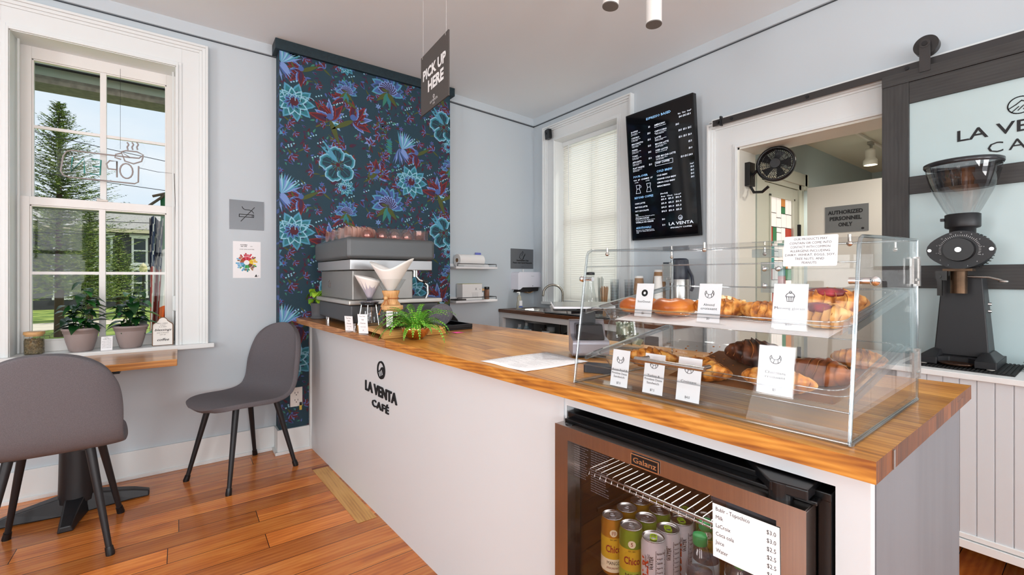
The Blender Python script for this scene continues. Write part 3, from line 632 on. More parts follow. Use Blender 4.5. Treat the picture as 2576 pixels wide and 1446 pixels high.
# jar of beans
def bean_jar(name, label, x, y, z, r, h, lidm, fill, fillm, seed=1, lid=.016, cat='jar'):
    t = thing(name, label, cat, (x, y, z))
    MB().lathe([(0, 0), (r*.95, 0), (r, .006), (r, h-lid)], (x, y, z), 28).build('glass_body', GLS, t)
    MB().lathe([(0, h), (r*1.03, h), (r*1.05, h-.003), (r*1.05, h-lid), (r*.9, h-lid), (r*.9, h-lid-.01), (0, h-lid-.01)], (x, y, z), 28).build('lid', lidm, t, bevel=.0008)
    if fill:
        rn = random.Random(seed); b = MB()
        b.lathe([(0, .003), (r*.86, .003), (r*.86, fill*.9), (0, fill)], (x, y, z), 20)
        for i in range(620):
            a = rn.uniform(0, 6.283); zz = rn.uniform(.006, fill); q = r*.87 if zz < fill*.92 else rn.uniform(0, r*.85)
            b.sphere((x+q*math.cos(a), y+q*math.sin(a), z+zz), .0055, 6, 4, 0, (rn.uniform(.5, 1.1), rn.uniform(.5, 1.1), rn.uniform(.5, 1)))
        o = b.build('beans', fillm, t); o['kind'] = 'stuff'
    return t
BAM = wood('bamboo', '#dbb27c', '#cfa068', '#b98750', 'X', 2.5, None, .45)
bean_jar('bean_jar', 'glass jar of green coffee beans with bamboo lid at the left of the sill', -.665, 3.66, .806, .042, .128, BAM, .088, mat('green_beans', '#8c7a58', .7, noise=(70, .5)), 2)
# potted coffee plants
def leaf(b, base, yaw, pitch, L, W, mi, curl=.5, n=5):
    d0 = Vector((math.cos(yaw)*math.cos(pitch), math.sin(yaw)*math.cos(pitch), math.sin(pitch))); s = Vector((-math.sin(yaw), math.cos(yaw), 0)); vs = []; p = Vector(base)
    for i in range(n+1):
        t = i/n; w_ = W*math.sin(math.pi*min(1, t*1.02)**.8)*.5+.0004; pt = pitch-curl*t*1.6
        if i: p = p+Vector((math.cos(yaw)*math.cos(pt), math.sin(yaw)*math.cos(pt), math.sin(pt)))*(L/n)
        up = Vector((0, 0, 1))*w_*.35; vs += [p-s*w_+up, p, p+s*w_+up]
    b.add(vs, [(i*3+k, i*3+k+1, i*3+k+4, i*3+k+3) for i in range(n) for k in (0, 1)], mi, True)
POT = mat('taupe_pot', '#9a8b88', .55)
SOIL = mat('soil', '#2e211a', .95, bump=(150, .8, .004))
LF = [mat('coffee_leaf', '#17401b', .3), mat('coffee_leaf_light', '#2f6a2c', .32), mat('coffee_leaf_dark', '#12331a', .3)]
def potted(x, y, h, seed, label):
    t = thing('potted_plant', label, 'plant', (x, y, .806), 0, 'potted plants on the window sill')
    mod = lambda a, j: 1.0
    MB().lathe([(0, 0), (.048, 0), (.054, .006), (.068, .06), (.076, .104), (.076, .106), (.080, .108), (.082, .124), (.086, .125), (.087, .137), (.080, .139), (.077, .137), (.075, .12)], (x, y, .806), 36).build('pot', POT, t)
    MB().lathe([(.076, .118), (.04, .124), (0, .126)], (x, y, .806), 24).build('soil', SOIL, t)
    rn = random.Random(seed); b = MB(); s = MB(); z0 = .806+.12
    for q in range(4):
        bx, by = x+rn.uniform(-.02, .02), y+rn.uniform(-.015, .015); hh = h*(1-.17*q); top = (bx+rn.uniform(-.03, .03), by-.01, z0+hh)
        s.tube([(bx, by, z0-.01), ((bx+top[0])/2+.005, by, z0+hh/2), top], [.0035, .0028, .0015], 6)
        nn = 8
        for k in range(nn):
            f = (k+1)/nn; p = Vector((bx+(top[0]-bx)*f, by+(top[1]-by)*f, z0+hh*f))
            for sd in (0, 1):
                yaw = k*1.45+q+sd*math.pi+rn.uniform(-.4, .4); L = rn.uniform(.095, .145)*(1 if f < .85 else .75)
                if math.sin(yaw) > .25: L *= .55
                leaf(b, p, yaw, rn.uniform(.1, .6), L, L*.46, rn.choice((0, 0, 1, 2)), rn.uniform(.35, .8))
    s.build('stem', mat('green_stem', '#5a7a35', .6), t); b.build('foliage', LF, t)
potted(-.469, 3.645, .285, 11, 'taller leafy coffee plant in a taupe pot left of the window mullion')
potted(-.245, 3.645, .255, 23, 'leafy coffee plant in a taupe pot beside the wooden blessings sign')
t = thing('care_card', 'small white printed card standing between the two plant pots', 'card', (-.348, 3.60, .806))
M = frame((-.378, 3.588, .806), (1, 0, 0), (0, .25, .97))
MB(M).box(0, .052, 0, .082, -.002, 0).build('card', PAPER, t)
b = MB(M); b.text('Arabica', .026, .072, .005); b.text('Coffee Plant', .026, .064, .005)
for k in range(5): b.text('brought from seed water' if k % 2 else 'grown in bright light', .026, .053-k*.0095, .0035, fit=.042)
b.build('lettering', INK, t)
t = thing('wooden_sign', 'white arched wooden sign reading blessings and coffee on the sill', 'sign', (-.09, 3.64, .806))
M = frame((-.142, 3.618, .806), (1, .0, 0), (0, .10, 1))
sh = [(0, 0), (.108, 0), (.108, .128)]+arc(.090, .128, .018, 0, 70, 4)[1:]+arc(.054, .156, .025, 10, 170, 10)+arc(.018, .128, .018, 110, 180, 4)
MB(M).prism(sh, -.03, -.003).build('block', mat('walnut_edge', '#6b4a2c', .55), t)
MB(M).prism([(.054+(u-.054)*.91, .08+(v-.08)*.95) for u, v in sh], -.003, -.001).build('face', mat('face_white', '#e9e5df', .6), t)
b = MB(M)
for tx, v, s_, ft in (('ALL I NEED', .138, .0055, .052), ('TODAY', .127, .005, .03), ('IS A FEW', .116, .005, .04), ('AND A WHOLE', .078, .0055, .06), ('LOT OF', .066, .0055, .03)): b.text(tx, .054, v, s_, -.001, 0, fit=ft)
b.text('blessings', .054, .093, .014, -.001, 0, fit=.086, bold=.02, shear=.35); b.text('coffee', .054, .030, .016, -.001, 0, fit=.06, bold=.02, shear=.35)
b.build('lettering', mat('script_grey', '#3a3838', .6), t)

# no smoking sign
ALU = mat('sign_grey', '#6c6f73', .35, .35)
t = thing('no_smoking_sign', 'grey no smoking sign on the wall right of the window', 'sign', (.377, 3.612, 1.67))
M = LW(.272, 1.574, 3.616); MB(M).box(0, .208, 0, .203, 0, .005).build('plate', ALU, t)
b = MB(M); T = .0048
b.stroke([(.058, .088), (.145, .088), (.145, .105), (.058, .105)], .0045, T, .0062, 0, True); b.stroke([(.136, .088), (.136, .105)], .004, T, .0062); b.stroke([(.068, .057), (.150, .158)], .0045, T, .0064)
b.stroke([(.075, .158), (.082, .145), (.093, .139), (.12, .138), (.135, .132), (.145, .118)], .0045, T, .0062); b.build('symbol', INK, t)
# flavour wheel poster
t = thing('flavour_wheel_poster', 'white poster with a coloured coffee flavour wheel', 'poster', (.377, 3.612, 1.36))
M = LW(.293, 1.236, 3.616); MB(M).box(0, .168, 0, .255, 0, .0012).build('sheet', PAPER, t)
cols = ['#cf3342', '#d9536a', '#b52c3a', '#e8b62e', '#f0d83c', '#c8c24a', '#7a4a34', '#2f8f4a', '#4fae5c', '#3f8f9a', '#5aa6d0', '#7fb8dc', '#8a5a3a', '#a8703a', '#c24a3a', '#8f6aa8']
ms = [mat('wheel_%d' % i, c, .7) for i, c in enumerate(cols)]
b = MB(M); rn = random.Random(2); cu, cv = .082, .108
def wedge(r0, r1, a0, a1, mi, n): b.prism([(cu+r*math.cos(a), cv+r*math.sin(a)) for r, a in ((r0, a0), (r1, a0), (r1, a1), (r0, a1))], .001, n, mi)
for i in range(36):
    a = i*math.pi/18; mi = [3, 4, 5, 0, 1, 2, 0, 1, 2, 2, 14, 12, 13, 14, 10, 11, 10, 9, 11, 8, 7, 8, 7, 12, 6, 6, 3, 4][(i*28)//36]
    wedge(.017, .040, a, a+.18, mi, .0018)
    if i % 6 != 5: wedge(.042, .058 if i % 3 else .066, a+.01, a+.16, (mi+rn.choice((0, 1, 15))) % 16, .0017)
b.build('wheel', ms, t)
b = MB(M); b.text('ACADEMIA', .065, .228, .006, 0, .0018, bold=.04); b.text('DEL CAFE', .065, .217, .006, 0, .0018, bold=.04); b.text('CAFE', .110, .219, .004, 0, .0018); b.text('COFFEE TASTER FLAVOR WHEEL', .084, .198, .005, 0, .0018, fit=.09); b.prism([(.13, .008), (.148, .008), (.14, .026)], .001, .0018); b.text('lab', .154, .012, .005, 0, .0018)
b.build('lettering', INK, t)
# outlet
def outlet(M, label, w_=.08, h_=.135, plug=False, sw=False):
    t = thing('wall_switch' if sw else 'wall_outlet', label, 'switch' if sw else 'outlet', M.translation)
    MB(M).box(0, w_, 0, h_, 0, .006).build('plate', mat('plate_white', '#e8e4de', .35), t, bevel=.002)
    b = MB(M)
    if sw: b.box(w_*.42, w_*.58, h_*.4, h_*.6, .006, .013)
    else:
        for v in (.3, .68):
            c, d = w_/2, h_*v; b.box(c-.011, c-.008, d, d+.012, .005, .0068, 0); b.box(c+.008, c+.011, d, d+.012, .005, .0068, 0); b.box(c-.003, c+.003, d-.012, d-.006, .005, .0068, 0)
    b.build('toggle' if sw else 'slots', WHITE if sw else INK, t)
    return t
outlet(LW(.628, .318, 3.4845), 'white double outlet low on the wallpapered chimney')
t = thing('plug_adapter', 'small black and gold plug hanging below the outlet', 'plug', (.695, 3.48, .30)); b = MB(LW(0, 0, 3.4845)); b.box(.688, .702, .325, .345, .006, .02); b.build('body', BLACKP, t); MB(LW(0, 0, 3.4845)).box(.687, .703, .29, .325, 0, .012).build('tag', mat('gold_tag', '#cdb45a', .4, .6), t)

# chairs
FAB = mat('grey_fabric', '#6f6b6f', .95, noise=(480, .35, (1, 1, 1), '#615e62'), bump=(500, .5, .001))
PR = [(.243, .424, .015), (.242, .432, .065), (.232, .442, .112), (.210, .450, .155), (.170, .454, .188), (.12, .453, .207), (.05, .446, .218), (-.03, .437, .224), (-.11, .440, .222), (-.165, .462, .216), (-.198, .510, .213), (-.216, .575, .212), (-.230, .64, .208), (-.243, .70, .198), (-.252, .75, .184), (-.258, .782, .163), (-.263, .808, .132), (-.267, .827, .095), (-.269, .838, .055), (-.270, .8425, .005)]
def chair(name, label, x, y, rz, s=1.105):
    t = thing(name, label, 'chair', (x, y, 0), rz, 'grey fabric side chairs'); M = Matrix.Translation((x, y, 0)) @ Matrix.Rotation(rz, 4, 'Z') @ Matrix.Scale(s, 4)
    b = MB(M); n = len(PR)-1
    def fn(u, v):
        k = v*n; i = min(int(k), n-1); f = k-i; A, B = PR[i], PR[i+1]; px, pz, w_ = (A[j]+(B[j]-A[j])*f for j in range(3)); q = (u*2-1); c = abs(q)**2.2
        back = max(0, min(1, (v-.35)/.25)); sn = math.sin(q*math.pi/2)
        return (px+back*.050*c*min(1, w_/.2)**1.5, sn*w_, pz+(1-back)*.014*c*min(1, max(0, v-.15)*4))
    NU, NV, TH = 16, 44, .026; top = []; und = []
    def nrm(u, v):
        v = min(.93, max(.06, v)); k_ = min(1, max(0, (1-v)*4-.3)); u = .5+(min(.9, max(.1, u))-.5)*k_; d = .02; q0, q1, q2, q3 = Vector(fn(u-d, v)), Vector(fn(u+d, v)), Vector(fn(u, v-d)), Vector(fn(u, v+d)); return (q1-q0).cross(q3-q2).normalized()
    sgn = 1 if nrm(.5, .15).z < 0 else -1
    for j in range(NV+1):
        for i in range(NU+1):
            p = Vector(fn(i/NU, j/NV)); top.append(p); und.append(p+nrm(i/NU, j/NV)*sgn*TH)
    W_ = NU+1; n0 = len(top); fs = []
    for j in range(NV):
        for i in range(NU): a = j*W_+i; fs += [(a, a+1, a+1+W_, a+W_), (n0+a, n0+a+W_, n0+a+1+W_, n0+a+1)]
    ring_ = [i for i in range(NU)]+[j*W_+NU for j in range(NV)]+[NV*W_+i for i in range(NU, 0, -1)]+[j*W_ for j in range(NV, 0, -1)]
    for k in range(len(ring_)): a, c = ring_[k], ring_[(k+1) % len(ring_)]; fs.append((a, n0+a, n0+c, c))
    if sgn > 0: pass
    b.add(top+und, fs, 0, True); o = b.build('seat_shell', FAB, t); q = o.modifiers.new('sub', 'SUBSURF'); q.levels = 1; q.render_levels = 1
    for k in range(0): pass
    for sx, sy in ((1, 1), (1, -1), (-1, 1), (-1, -1)):
        top = (.115*sx-.01, .115*sy, .425); ft = (.20*sx-.01, .185*sy, 0); mid = tuple(top[i]+(ft[i]-top[i])*.94 for i in range(3))
        l = MB(M).tube([top, mid], [.0165, .0105], 14).build('leg', BLACK, t); MB(M).tube([tuple(top[i]+(ft[i]-top[i])*.925 for i in range(3)), (ft[0], ft[1], .006), ft], [.0135, .015, .0145], 14).build('rubber_foot', BLACKP, l)
    b = MB(M)
    b.box(-.13, .11, -.12, -.09, .418, .43).box(-.13, .11, .09, .12, .418, .43).box(-.05, -.02, -.12, .12, .418, .43); b.build('under_frame', BLACK, t)
    return t
chair('side_chair', 'grey fabric chair by the outlet, seen from the side', .312, 3.285, R_(-152))
chair('side_chair', 'grey fabric chair with its back to the camera at the window table', -.455, 2.915, R_(90))
# ================================================================== THE COUNTER
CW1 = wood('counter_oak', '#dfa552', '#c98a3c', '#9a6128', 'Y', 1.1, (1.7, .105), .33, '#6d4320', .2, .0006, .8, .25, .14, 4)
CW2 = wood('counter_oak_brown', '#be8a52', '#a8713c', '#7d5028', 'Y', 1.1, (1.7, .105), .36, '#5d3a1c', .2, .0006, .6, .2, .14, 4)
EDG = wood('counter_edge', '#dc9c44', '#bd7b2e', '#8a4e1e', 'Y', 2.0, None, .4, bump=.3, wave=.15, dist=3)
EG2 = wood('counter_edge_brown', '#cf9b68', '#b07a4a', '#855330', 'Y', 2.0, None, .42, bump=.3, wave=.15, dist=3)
ENDG = wood('counter_end_grain', '#8a4f22', '#71401b', '#4a270f', 'Z', 1.6, (.3, .075), .45, '#3a1f0c', .4, .0006, 1.2)
CT, CB = .95, .913
t = thing('counter_worktop', 'long oak worktop with brown and honey coloured boards on the white counter', 'worktop', (1.1, 1.8, CB))
def slab(name, P, mats):
    b = MB(); b.add([(x, y, z) for z in (CB, CT) for x, y in P], [(0, 3, 2, 1)], 0); b.add([(x, y, CT) for x, y in P], [(0, 1, 2, 3)], 0)
    for i in range(4):
        j = (i+1) % 4; b.add([(P[i][0], P[i][1], CB), (P[j][0], P[j][1], CB), (P[j][0], P[j][1], CT), (P[i][0], P[i][1], CT)], [(0, 1, 2, 3)], (2, 1, 1, 1)[i] if i else 2)
    return b.build(name, mats, t, bevel=.0025)
def fx(y): return .669+(3.485-y)*.231/3.259
def rx(y): return 1.36+(3.484-y)*.382/3.255
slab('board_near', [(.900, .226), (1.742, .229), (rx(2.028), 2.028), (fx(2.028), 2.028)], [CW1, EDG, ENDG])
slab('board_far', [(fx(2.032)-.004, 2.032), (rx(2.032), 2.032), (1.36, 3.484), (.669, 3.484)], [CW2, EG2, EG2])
MB().box(.99, 1.0, .224, .2262, .915, .948).build('metal_clip', STEEL, t)
PF = frame((.765, 3.485, 0), (.0555, -.99846, 0), (0, 0, 1))      # u runs from the wall towards the camera along the white front
PWH = mat('counter_white', '#d6dadd', .5, bump=(35, .12, .002))
t = thing('service_counter', 'white service counter with black cafe lettering on its front', 'counter', (.86, 1.8, 0))
b = MB(PF); b.box(.003, 2.54, 0, .912, -.03, 0).box(2.54, 3.195, .873, .912, -.03, 0).box(3.195, 3.245, 0, .912, -.03, 0); b.build('front_panel', PWH, t)
MB(PF).box(.002, .03, 0, .912, 0, .014).build('corner_strip', WHITE, t, bevel=.002)
b = MB(); b.box(.977, 1.69, .245, .270, 0, .912); b.build('end_panel', mat('brushed_grey_paint', '#7b7d82', .6, noise=(3, .12, (4, 4, .5))), t)
b = MB(); b.box(1.52, 1.55, .28, 1.6, .05, .912).box(1.33, 1.36, 2.2, 3.45, .05, .912).box(.98, 1.5, 2.3, 2.33, .0, .912).box(.9, 1.45, .955, .975, 0, .912); b.build('back_panels', PWH, t)
b = MB(PF); zc = .0
sL = (3.485-2.456)/.99846; sA = (3.485-2.065)/.99846; mid = (sL+sA)/2
b.text('LA VENTA', mid, .626, .052, 0, .006, fit=sA-sL, bold=.035)
b.text('CAFÉ', mid+.002, .558, .036, 0, .006, fit=.205, bold=.03, sp=1.2)
c_u, c_v, r = (3.485-2.255)/.99846+.01, .765, .042
b.build('cafe_lettering', [INK], t); b = MB(PF)
b.stroke([(c_u+r*math.cos(i*math.pi/18), c_v+r*math.sin(i*math.pi/18)) for i in range(36)], .0075, 0, .006, 0, True)
hill = [(-.036, -.020), (-.028, -.008), (-.012, .002), (0, .014), (.014, .018), (.034, .006), (.038, -.004), (.034, -.022), (.018, -.036), (0, -.041), (-.02, -.036)]
b.prism([(c_u+x, c_v+y) for x, y in hill], 0, .004); b.M = PF
for k in range(3): b.stroke([(c_u-.022+k*.015, c_v-.014+k*.007), (c_u-.010+k*.015, c_v-.032+k*.006)], .003, .004, .0062, 1)
b.build('cafe_logo', [INK, PWH], t)
outl = None
# ------------------------------------------------------------------ fridge under the counter
ST2 = mat('fridge_steel', '#a79f9a', .24, 1, noise=(5, .1, (60, 60, 1)))
BGL = mat('fridge_black', '#0b0b0d', .22)
FIN = mat('fridge_liner', '#15120f', .35)
t = thing('drinks_fridge', 'steel framed glass door drinks fridge built into the counter', 'fridge', (1.15, .63, 0))
b = MB(PF); s0, s1 = 2.565, 3.165
b.box(s0, s0+.02, .03, .835, -.42, -.005).box(s1-.02, s1, .03, .835, -.42, -.005).box(s0, s1, .03, .06, -.42, -.005).box(s0, s1, .825, .85, -.42, .002).box(s0, s1, .03, .835, -.44, -.42)
b.build('cabinet', [FIN], t)
b = MB(PF); b.box(2.548, 3.19, .842, .858, -.3, .005).box(2.56, 3.175, .838, .846, .005, .03); b.box(3.168, 3.19, .03, .855, -.05, .004); b.build('top_trim', BGL, t, bevel=.002)
b = MB(PF)
def bar(b, P, n0, n1, mi=0): b.prism(P, n0, n1, mi)
D0, D1_, Z0, Z1 = 2.553, 3.168, .02, .838; g = .048
bar(b, [(D0, Z1), (D1_, Z1), (D1_-g, Z1-g+.012), (D0+g, Z1-g+.012)], .012, .062); bar(b, [(D0, Z0), (D0, Z1), (D0+g, Z1-g+.012), (D0+g, Z0+g)], .012, .062)
bar(b, [(D1_, Z1), (D1_, Z0), (D1_-g, Z0+g), (D1_-g, Z1-g+.012)], .012, .062); bar(b, [(D0, Z0), (D0+g, Z0+g), (D1_-g, Z0+g), (D1_, Z0)], .012, .062)
dr = b.build('door_frame', ST2, t, bevel=.0035, seg=3)
MB(PF).box(D0+.01, D0+.04, Z0+.01, Z1-.01, .004, .0115).box(D1_-.04, D1_-.01, Z0+.01, Z1-.01, .004, .0115).box(D0+.04, D1_-.04, Z1-.04, Z1-.01, .004, .0115).build('gasket', BGL, dr)
MB(PF).box(D0+g-.004, D1_-g+.004, Z0+g-.004, Z1-g+.016, .030, .034).build('pane', clear('fridge_glass', (.86, .84, .84), .035), dr)
b = MB(PF); b.cyl((D0+.035, Z1, .038), (D0+.035, Z1+.002, .038), .013); b.build('hinge_plug', BGL, dr)
bd = MB(PF).prism([(D0+.255, .806), (D0+.327, .806), (D0+.327, .831), (D0+.255, .831)], .062, .0645).build('brand_badge', [mat('badge_black', '#141416', .3)], dr)
b = MB(PF); b.stroke([(D0+.255, .806), (D0+.327, .806), (D0+.327, .831), (D0+.255, .831)], .002, .0645, .0662, 0, True); b.text('Galanz', D0+.291, .8125, .0125, .0645, .0662, fit=.062, bold=.02); b.build('badge_lettering', CHROME, bd)
b = MB(PF); b.prism([(3.065, .845), (3.135, .845), (3.135, .865), (3.065, .865)], -.02, .03); b.M = PF
hc = MB(PF); hc.add([(3.02, .848, -.04), (3.165, .848, -.04), (3.165, .848, .045), (3.105, .848, .052), (3.02, .868, -.04), (3.165, .868, -.04), (3.165, .868, .045), (3.105, .868, .052)], [(0, 1, 2, 3), (4, 7, 6, 5), (0, 4, 5, 1), (1, 5, 6, 2), (2, 6, 7, 3), (3, 7, 4, 0)])
hc.cyl((3.118, .835, .034), (3.118, .867, .034), .020, None, 20); hc.build('hinge_cover', BLACKP, t, bevel=.003)
# wire shelf, black bin edges, light strip
b = MB(PF); zr = .692
b.tube([(s0+.025, zr, -.035), (s1-.025, zr, -.035)], .0032, 8).tube([(s0+.025, zr-.012, -.035), (s1-.025, zr-.012, -.035)], .0024, 8).tube([(s0+.025, zr, -.40), (s1-.025, zr, -.40)], .003, 8)
for k in range(28): u = s0+.03+k*.0198; b.tube([(u, zr-.012, -.033), (u, zr+.004, -.038), (u, zr+.004, -.398)], .0017, 6)
b.build('wire_shelf', CHROME, t)
b = MB(PF); b.box(s0+.10, s0+.33, zr+.012, zr+.030, -.38, -.13).box(s0+.35, s0+.56, zr+.012, zr+.030, -.38, -.10); b.build('shelf_tray', mat('tray_dark', '#2a2a33', .3), t, bevel=.008)
b = MB(PF)
for z in (.56, .44): b.tube([(s0+.021, z, -.08), (s0+.024, z, -.12), (s0+.024, z, -.36)], .006, 8)
b.build('shelf_runner', FIN, t)
b = MB(PF)
rn = random.Random(9)
for cblk, (u0, wd, n) in enumerate(((s0+.035, .052, 17), (s0+.095, .06, 20))):
    for k in range(n):
        b.text('interior lamp notice and care text', u0, .800-k*.0062-cblk*.004, .0028, .0345, .0348, al='LEFT', fit=wd*rn.uniform(.75, 1), res=1)
b.build('glass_notice', mat('faint_white_print', '#8f8a94', .6), dr)
area('fridge_lamp', (1.10, .64, .80), (0, 0, 0), .3, .4, 1.6, (1, .96, .9))
# price list taped to the glass
t = thing('price_list', 'white drinks price list taped to the fridge door', 'paper', tuple(PF @ Vector((3.0, .79, .063))))
M = PF @ Matrix.Translation((3.004, .683, .0635)) @ Matrix.Rotation(.012, 4, 'Z'); b = MB(M); b.box(0, .1235, 0, .107, 0, .0008); b.build('sheet', PAPER, t)
b = MB(M)
for k, (a, c) in enumerate((('Bublr - Topochico', '$3.0'), ('Milk', '$3.0'), ('LaCroix', '$2.5'), ('Coca cola', '$2.5'), ('Juice', '$2.5'), ('Water', '$1.5'))):
    b.text(a, .006, .094-k*.0165, .0078, .0008, .0011, al='LEFT', sq=.80); b.text(c, .118, .088-k*.0155, .0078, .0008, .0011, al='RIGHT', sq=.85)
b.build('lettering', INK, t)
# cans: one of each kind with parts
CR, CHh = .0295, .150
LIDM = mat('can_lid', '#c3c5c8', .25, 1)
def wrap(cx, cy, z0, r, a0):
    """maps (u,v,n) onto the side of a cylinder; u=0 faces the angle a0"""
    def f(p):
        a = a0+p[0]/r; q = r+p[2]; return (cx+q*math.cos(a), cy+q*math.sin(a), z0+p[1])
    return f
def can(kind):
    t = thing('drink_can', '', 'can', (0, 0, 0)); b = MB(); h = CHh
    body = {'mango': '#b8862a', 'mint': '#7ea32e', 'white': '#dcdce2', 'gold': '#b28b1e'}[kind]; bm = mat('can_'+kind, body, .3, .55 if kind != 'white' else .15)
    b.lathe([(0, 0), (.022, 0), (.0275, .006), (CR, .014), (CR, h-.016), (.0262, h-.004), (.0262, h-.001)], (0, 0, 0), 36); body_o = b.build('can_body', bm, t)
    b = MB(); b.lathe([(.0262, h-.003), (.0275, h-.001), (.0275, h), (.0258, h), (.0245, h-.004), (.0232, h-.0045), (.008, h-.003), (0, h-.003)], (0, 0, 0), 36)
    b.stroke([(-.012, -.004), (.006, -.004), (.006, .008), (-.012, .008)], .0008, h-.0036, h-.0024, 0, True); b.build('lid', LIDM, t)
    b = MB(Matrix.Translation((0, 0, h-.003))); b.stroke(rrect(-.0125, .0125, -.0072, .0072, .0068, 4), .0028, 0, .0016, 0, True); b.stroke([(-.002, -.006), (-.002, .006)], .003, 0, .0014)
    b.build('ring_pull', {'white': mat('lime_pull', '#a9cf2c', .3, .5)}.get(kind, LIDM), t)
    b = MB(); A0 = 0
    lm = [mat('label_maroon', '#8f1f22', .5), mat('label_cream', '#efe6c4', .5), mat('label_yellow', '#d8b62c', .45, .2), INK, mat('label_lime', '#a8c03a', .45, .2), mat('label_orange_red', '#c8431f', .5)]
    def patch(u0, u1, v0, v1, n, mi, k=10):
        b.post = wrap(0, 0, 0, CR, A0); b.grid(lambda s, q: (u0+(u1-u0)*s, v0+(v1-v0)*q, n), k, 1, mi)
    if kind in ('mango', 'mint', 'gold'):
        patch(-.085, .085, .028, .103, .0003, 2, 40); patch(-.085, .085, 0.014, .048, .0005, 1 if kind != 'mint' else 4, 40)
        for o in (0, .0925):
            b.post = wrap(0, 0, 0, CR, A0); b.text('Chico', o, .066, .018, 0, .0008, 0, fit=.040, bold=.03); b.prism([(o+.0095*math.cos(q*.5), .116+.0095*math.sin(q*.5)) for q in range(13)], .0004, .0008, 1); b.text('5' if kind == 'mint' else '10', o, .1115, .009, 0, .0011, 0)
            b.text('MINT' if kind == 'mint' else 'MANGO', o, .034, .009, 0, .0009, 3, fit=.034); b.text('SPARKLING WATER', o, .023, .005, 0, .0009, 0, fit=.036)
            b.text('EST. 1895', o, .097, .0035, 0, .0009, 3, fit=.016)
    else:
        for o in (-.012, .080):
            b.post = (lambda W: lambda p: W((p[0], p[1], p[2])))(wrap(0, 0, 0, CR, A0)); 
            bb_ = b.post; b.post = (lambda o: lambda p: bb_((o-p[1], p[0], p[2])))(o)
            b.text("BUBLR'", .012, 0, .017, 0, .0007, 5, al='LEFT', fit=.095, bold=.05); b.text('WATER', .085, -.012, .008, 0, .0007, 3, al='LEFT', fit=.032, bold=.03); b.text('SPARKLING', .085, -.004, .006, 0, .0007, 3, al='LEFT', fit=.034); b.text('ANTIOXIDANT', .085, .004, .0045, 0, .0007, 3, al='LEFT', fit=.030)
            b.post = wrap(0, 0, 0, CR, A0)
            for q, tx in enumerate(('Nutrition Facts', 'Serving size', 'Calories', 'Sugars 0g', 'Protein 0g', 'Vitamin B', 'Caffeine')): b.text(tx, o+.020, .122-q*.011, .0052 if q in (0, 2) else .0034, 0, .0007, 3, al='LEFT', fit=.022 if q in (0,) else .015, bold=.02)
            for q in range(6): b.stroke([(o+.019, .118-q*.011), (o+.043, .118-q*.011)], .0008, 0, .0006, 3)
            b.stroke([(o+.018, .045), (o+.044, .045), (o+.044, .13), (o+.018, .13)], .0007, 0, .0006, 3, True)
    b.build('label_print', lm, t)
    return t
protos = {k: can(k) for k in ('mango', 'mint', 'white', 'gold')}; used = set()
CZ = .465
shelf = MB(PF); shelf.box(s0+.022, s1-.022, CZ-.012, CZ-.0005, -.40, -.03); shelf.build('lower_shelf', FIN, bpy.data.objects['drinks_fridge'])
for kind, x, y, rot, lb in (
    ('mango', .924, .793, 226, 'leftmost yellow mango can at the front of the fridge'), ('mint', .9245, .732, 222, 'green and yellow mint can between the mango can and the white cans'),
    ('white', .9275, .667, 214, 'front white can with a lime ring pull, nearest the glass'), ('white', .988, .668, 228, 'white can directly behind the front white can'), ('white', 1.049, .669, 235, 'third white can back, beside the green bottle cap'),
    ('mint', .985, .732, 180, 'green can in the second row behind the front mint can'), ('gold', .985, .795, 200, 'gold can directly behind the mango can'), ('mint', 1.046, .733, 230, 'green can in the third row under the shelf edge'),
    ('gold', 1.046, .797, 200, 'gold can in the third row half hidden by the wire shelf'), ('gold', 1.107, .790, 150, 'farthest gold can deep under the wire shelf'), ('white', 1.110, .700, 170, 'dark lidded can at the back behind the white cans'),
    ('mint', 1.118, .636, 210, 'yellow green can behind the price list corner')):
    o = protos[kind]
    if kind in used: o = copy_tree(o)
    used.add(kind); at(o, (x, y, CZ), R_(rot), lb, group='sparkling water cans in the fridge'); o['category'] = 'can'
# water bottles
PET = clear('bottle_plastic', (.93, .95, .97), .08)
def bottle(x, y, label, first=None):
    h = .19
    t = thing('water_bottle', label, 'bottle', (0, 0, 0), 0, 'water bottles with green caps')
    MB().lathe([(0, 0), (.026, 0), (.031, .008), (.031, .04), (.029, .045), (.031, .05), (.031, .10), (.029, .112), (.018, .15), (.0125, .163), (.0125, .17)], (0, 0, 0), 28).build('bottle_body', PET, t)
    MB().lathe([(0, .0), (.027, .002), (.0285, .09), (.0, .092)], (0, 0, 0.004), 20).build('water', clear('water', (.86, .90, .93), .03, ior=1.33), t)
    MB().lathe([(.031, .05), (.0315, .051), (.0315, .085), (.031, .086)], (0, 0, 0), 28).build('label', mat('pale_blue_label', '#b9d4dc', .5), t)
    MB().lathe([(.0150, .158), (.0163, .160), (.0163, .176), (.0145, .180), (0, .180)], (0, 0, 0), 28, mod=lambda a, j: 1+.02*math.cos(a*24)).build('cap', mat('green_cap', '#1fa05c', .4), t)
    return at(t, (x, y, CZ))
bt = bottle(.977, .575, 'water bottle with a green cap left of the price list')
b2 = copy_tree(bt); at(b2, (.972, .478, CZ), 0, 'water bottle with a green cap under the price list corner')
b3 = copy_tree(bt); at(b3, (1.045, .60, CZ), 0, 'water bottle behind the left green capped bottle')
b4 = copy_tree(bt); at(b4, (1.05, .52, CZ), 0, 'water bottle hidden behind the price list')
for o_, x_, y_, z_ in ((bt, .977, .575, 0), (b2, .972, .478, -.022), (b3, 1.045, .60, -.02), (b4, 1.05, .52, -.02)): o_.location.z = CZ+.0
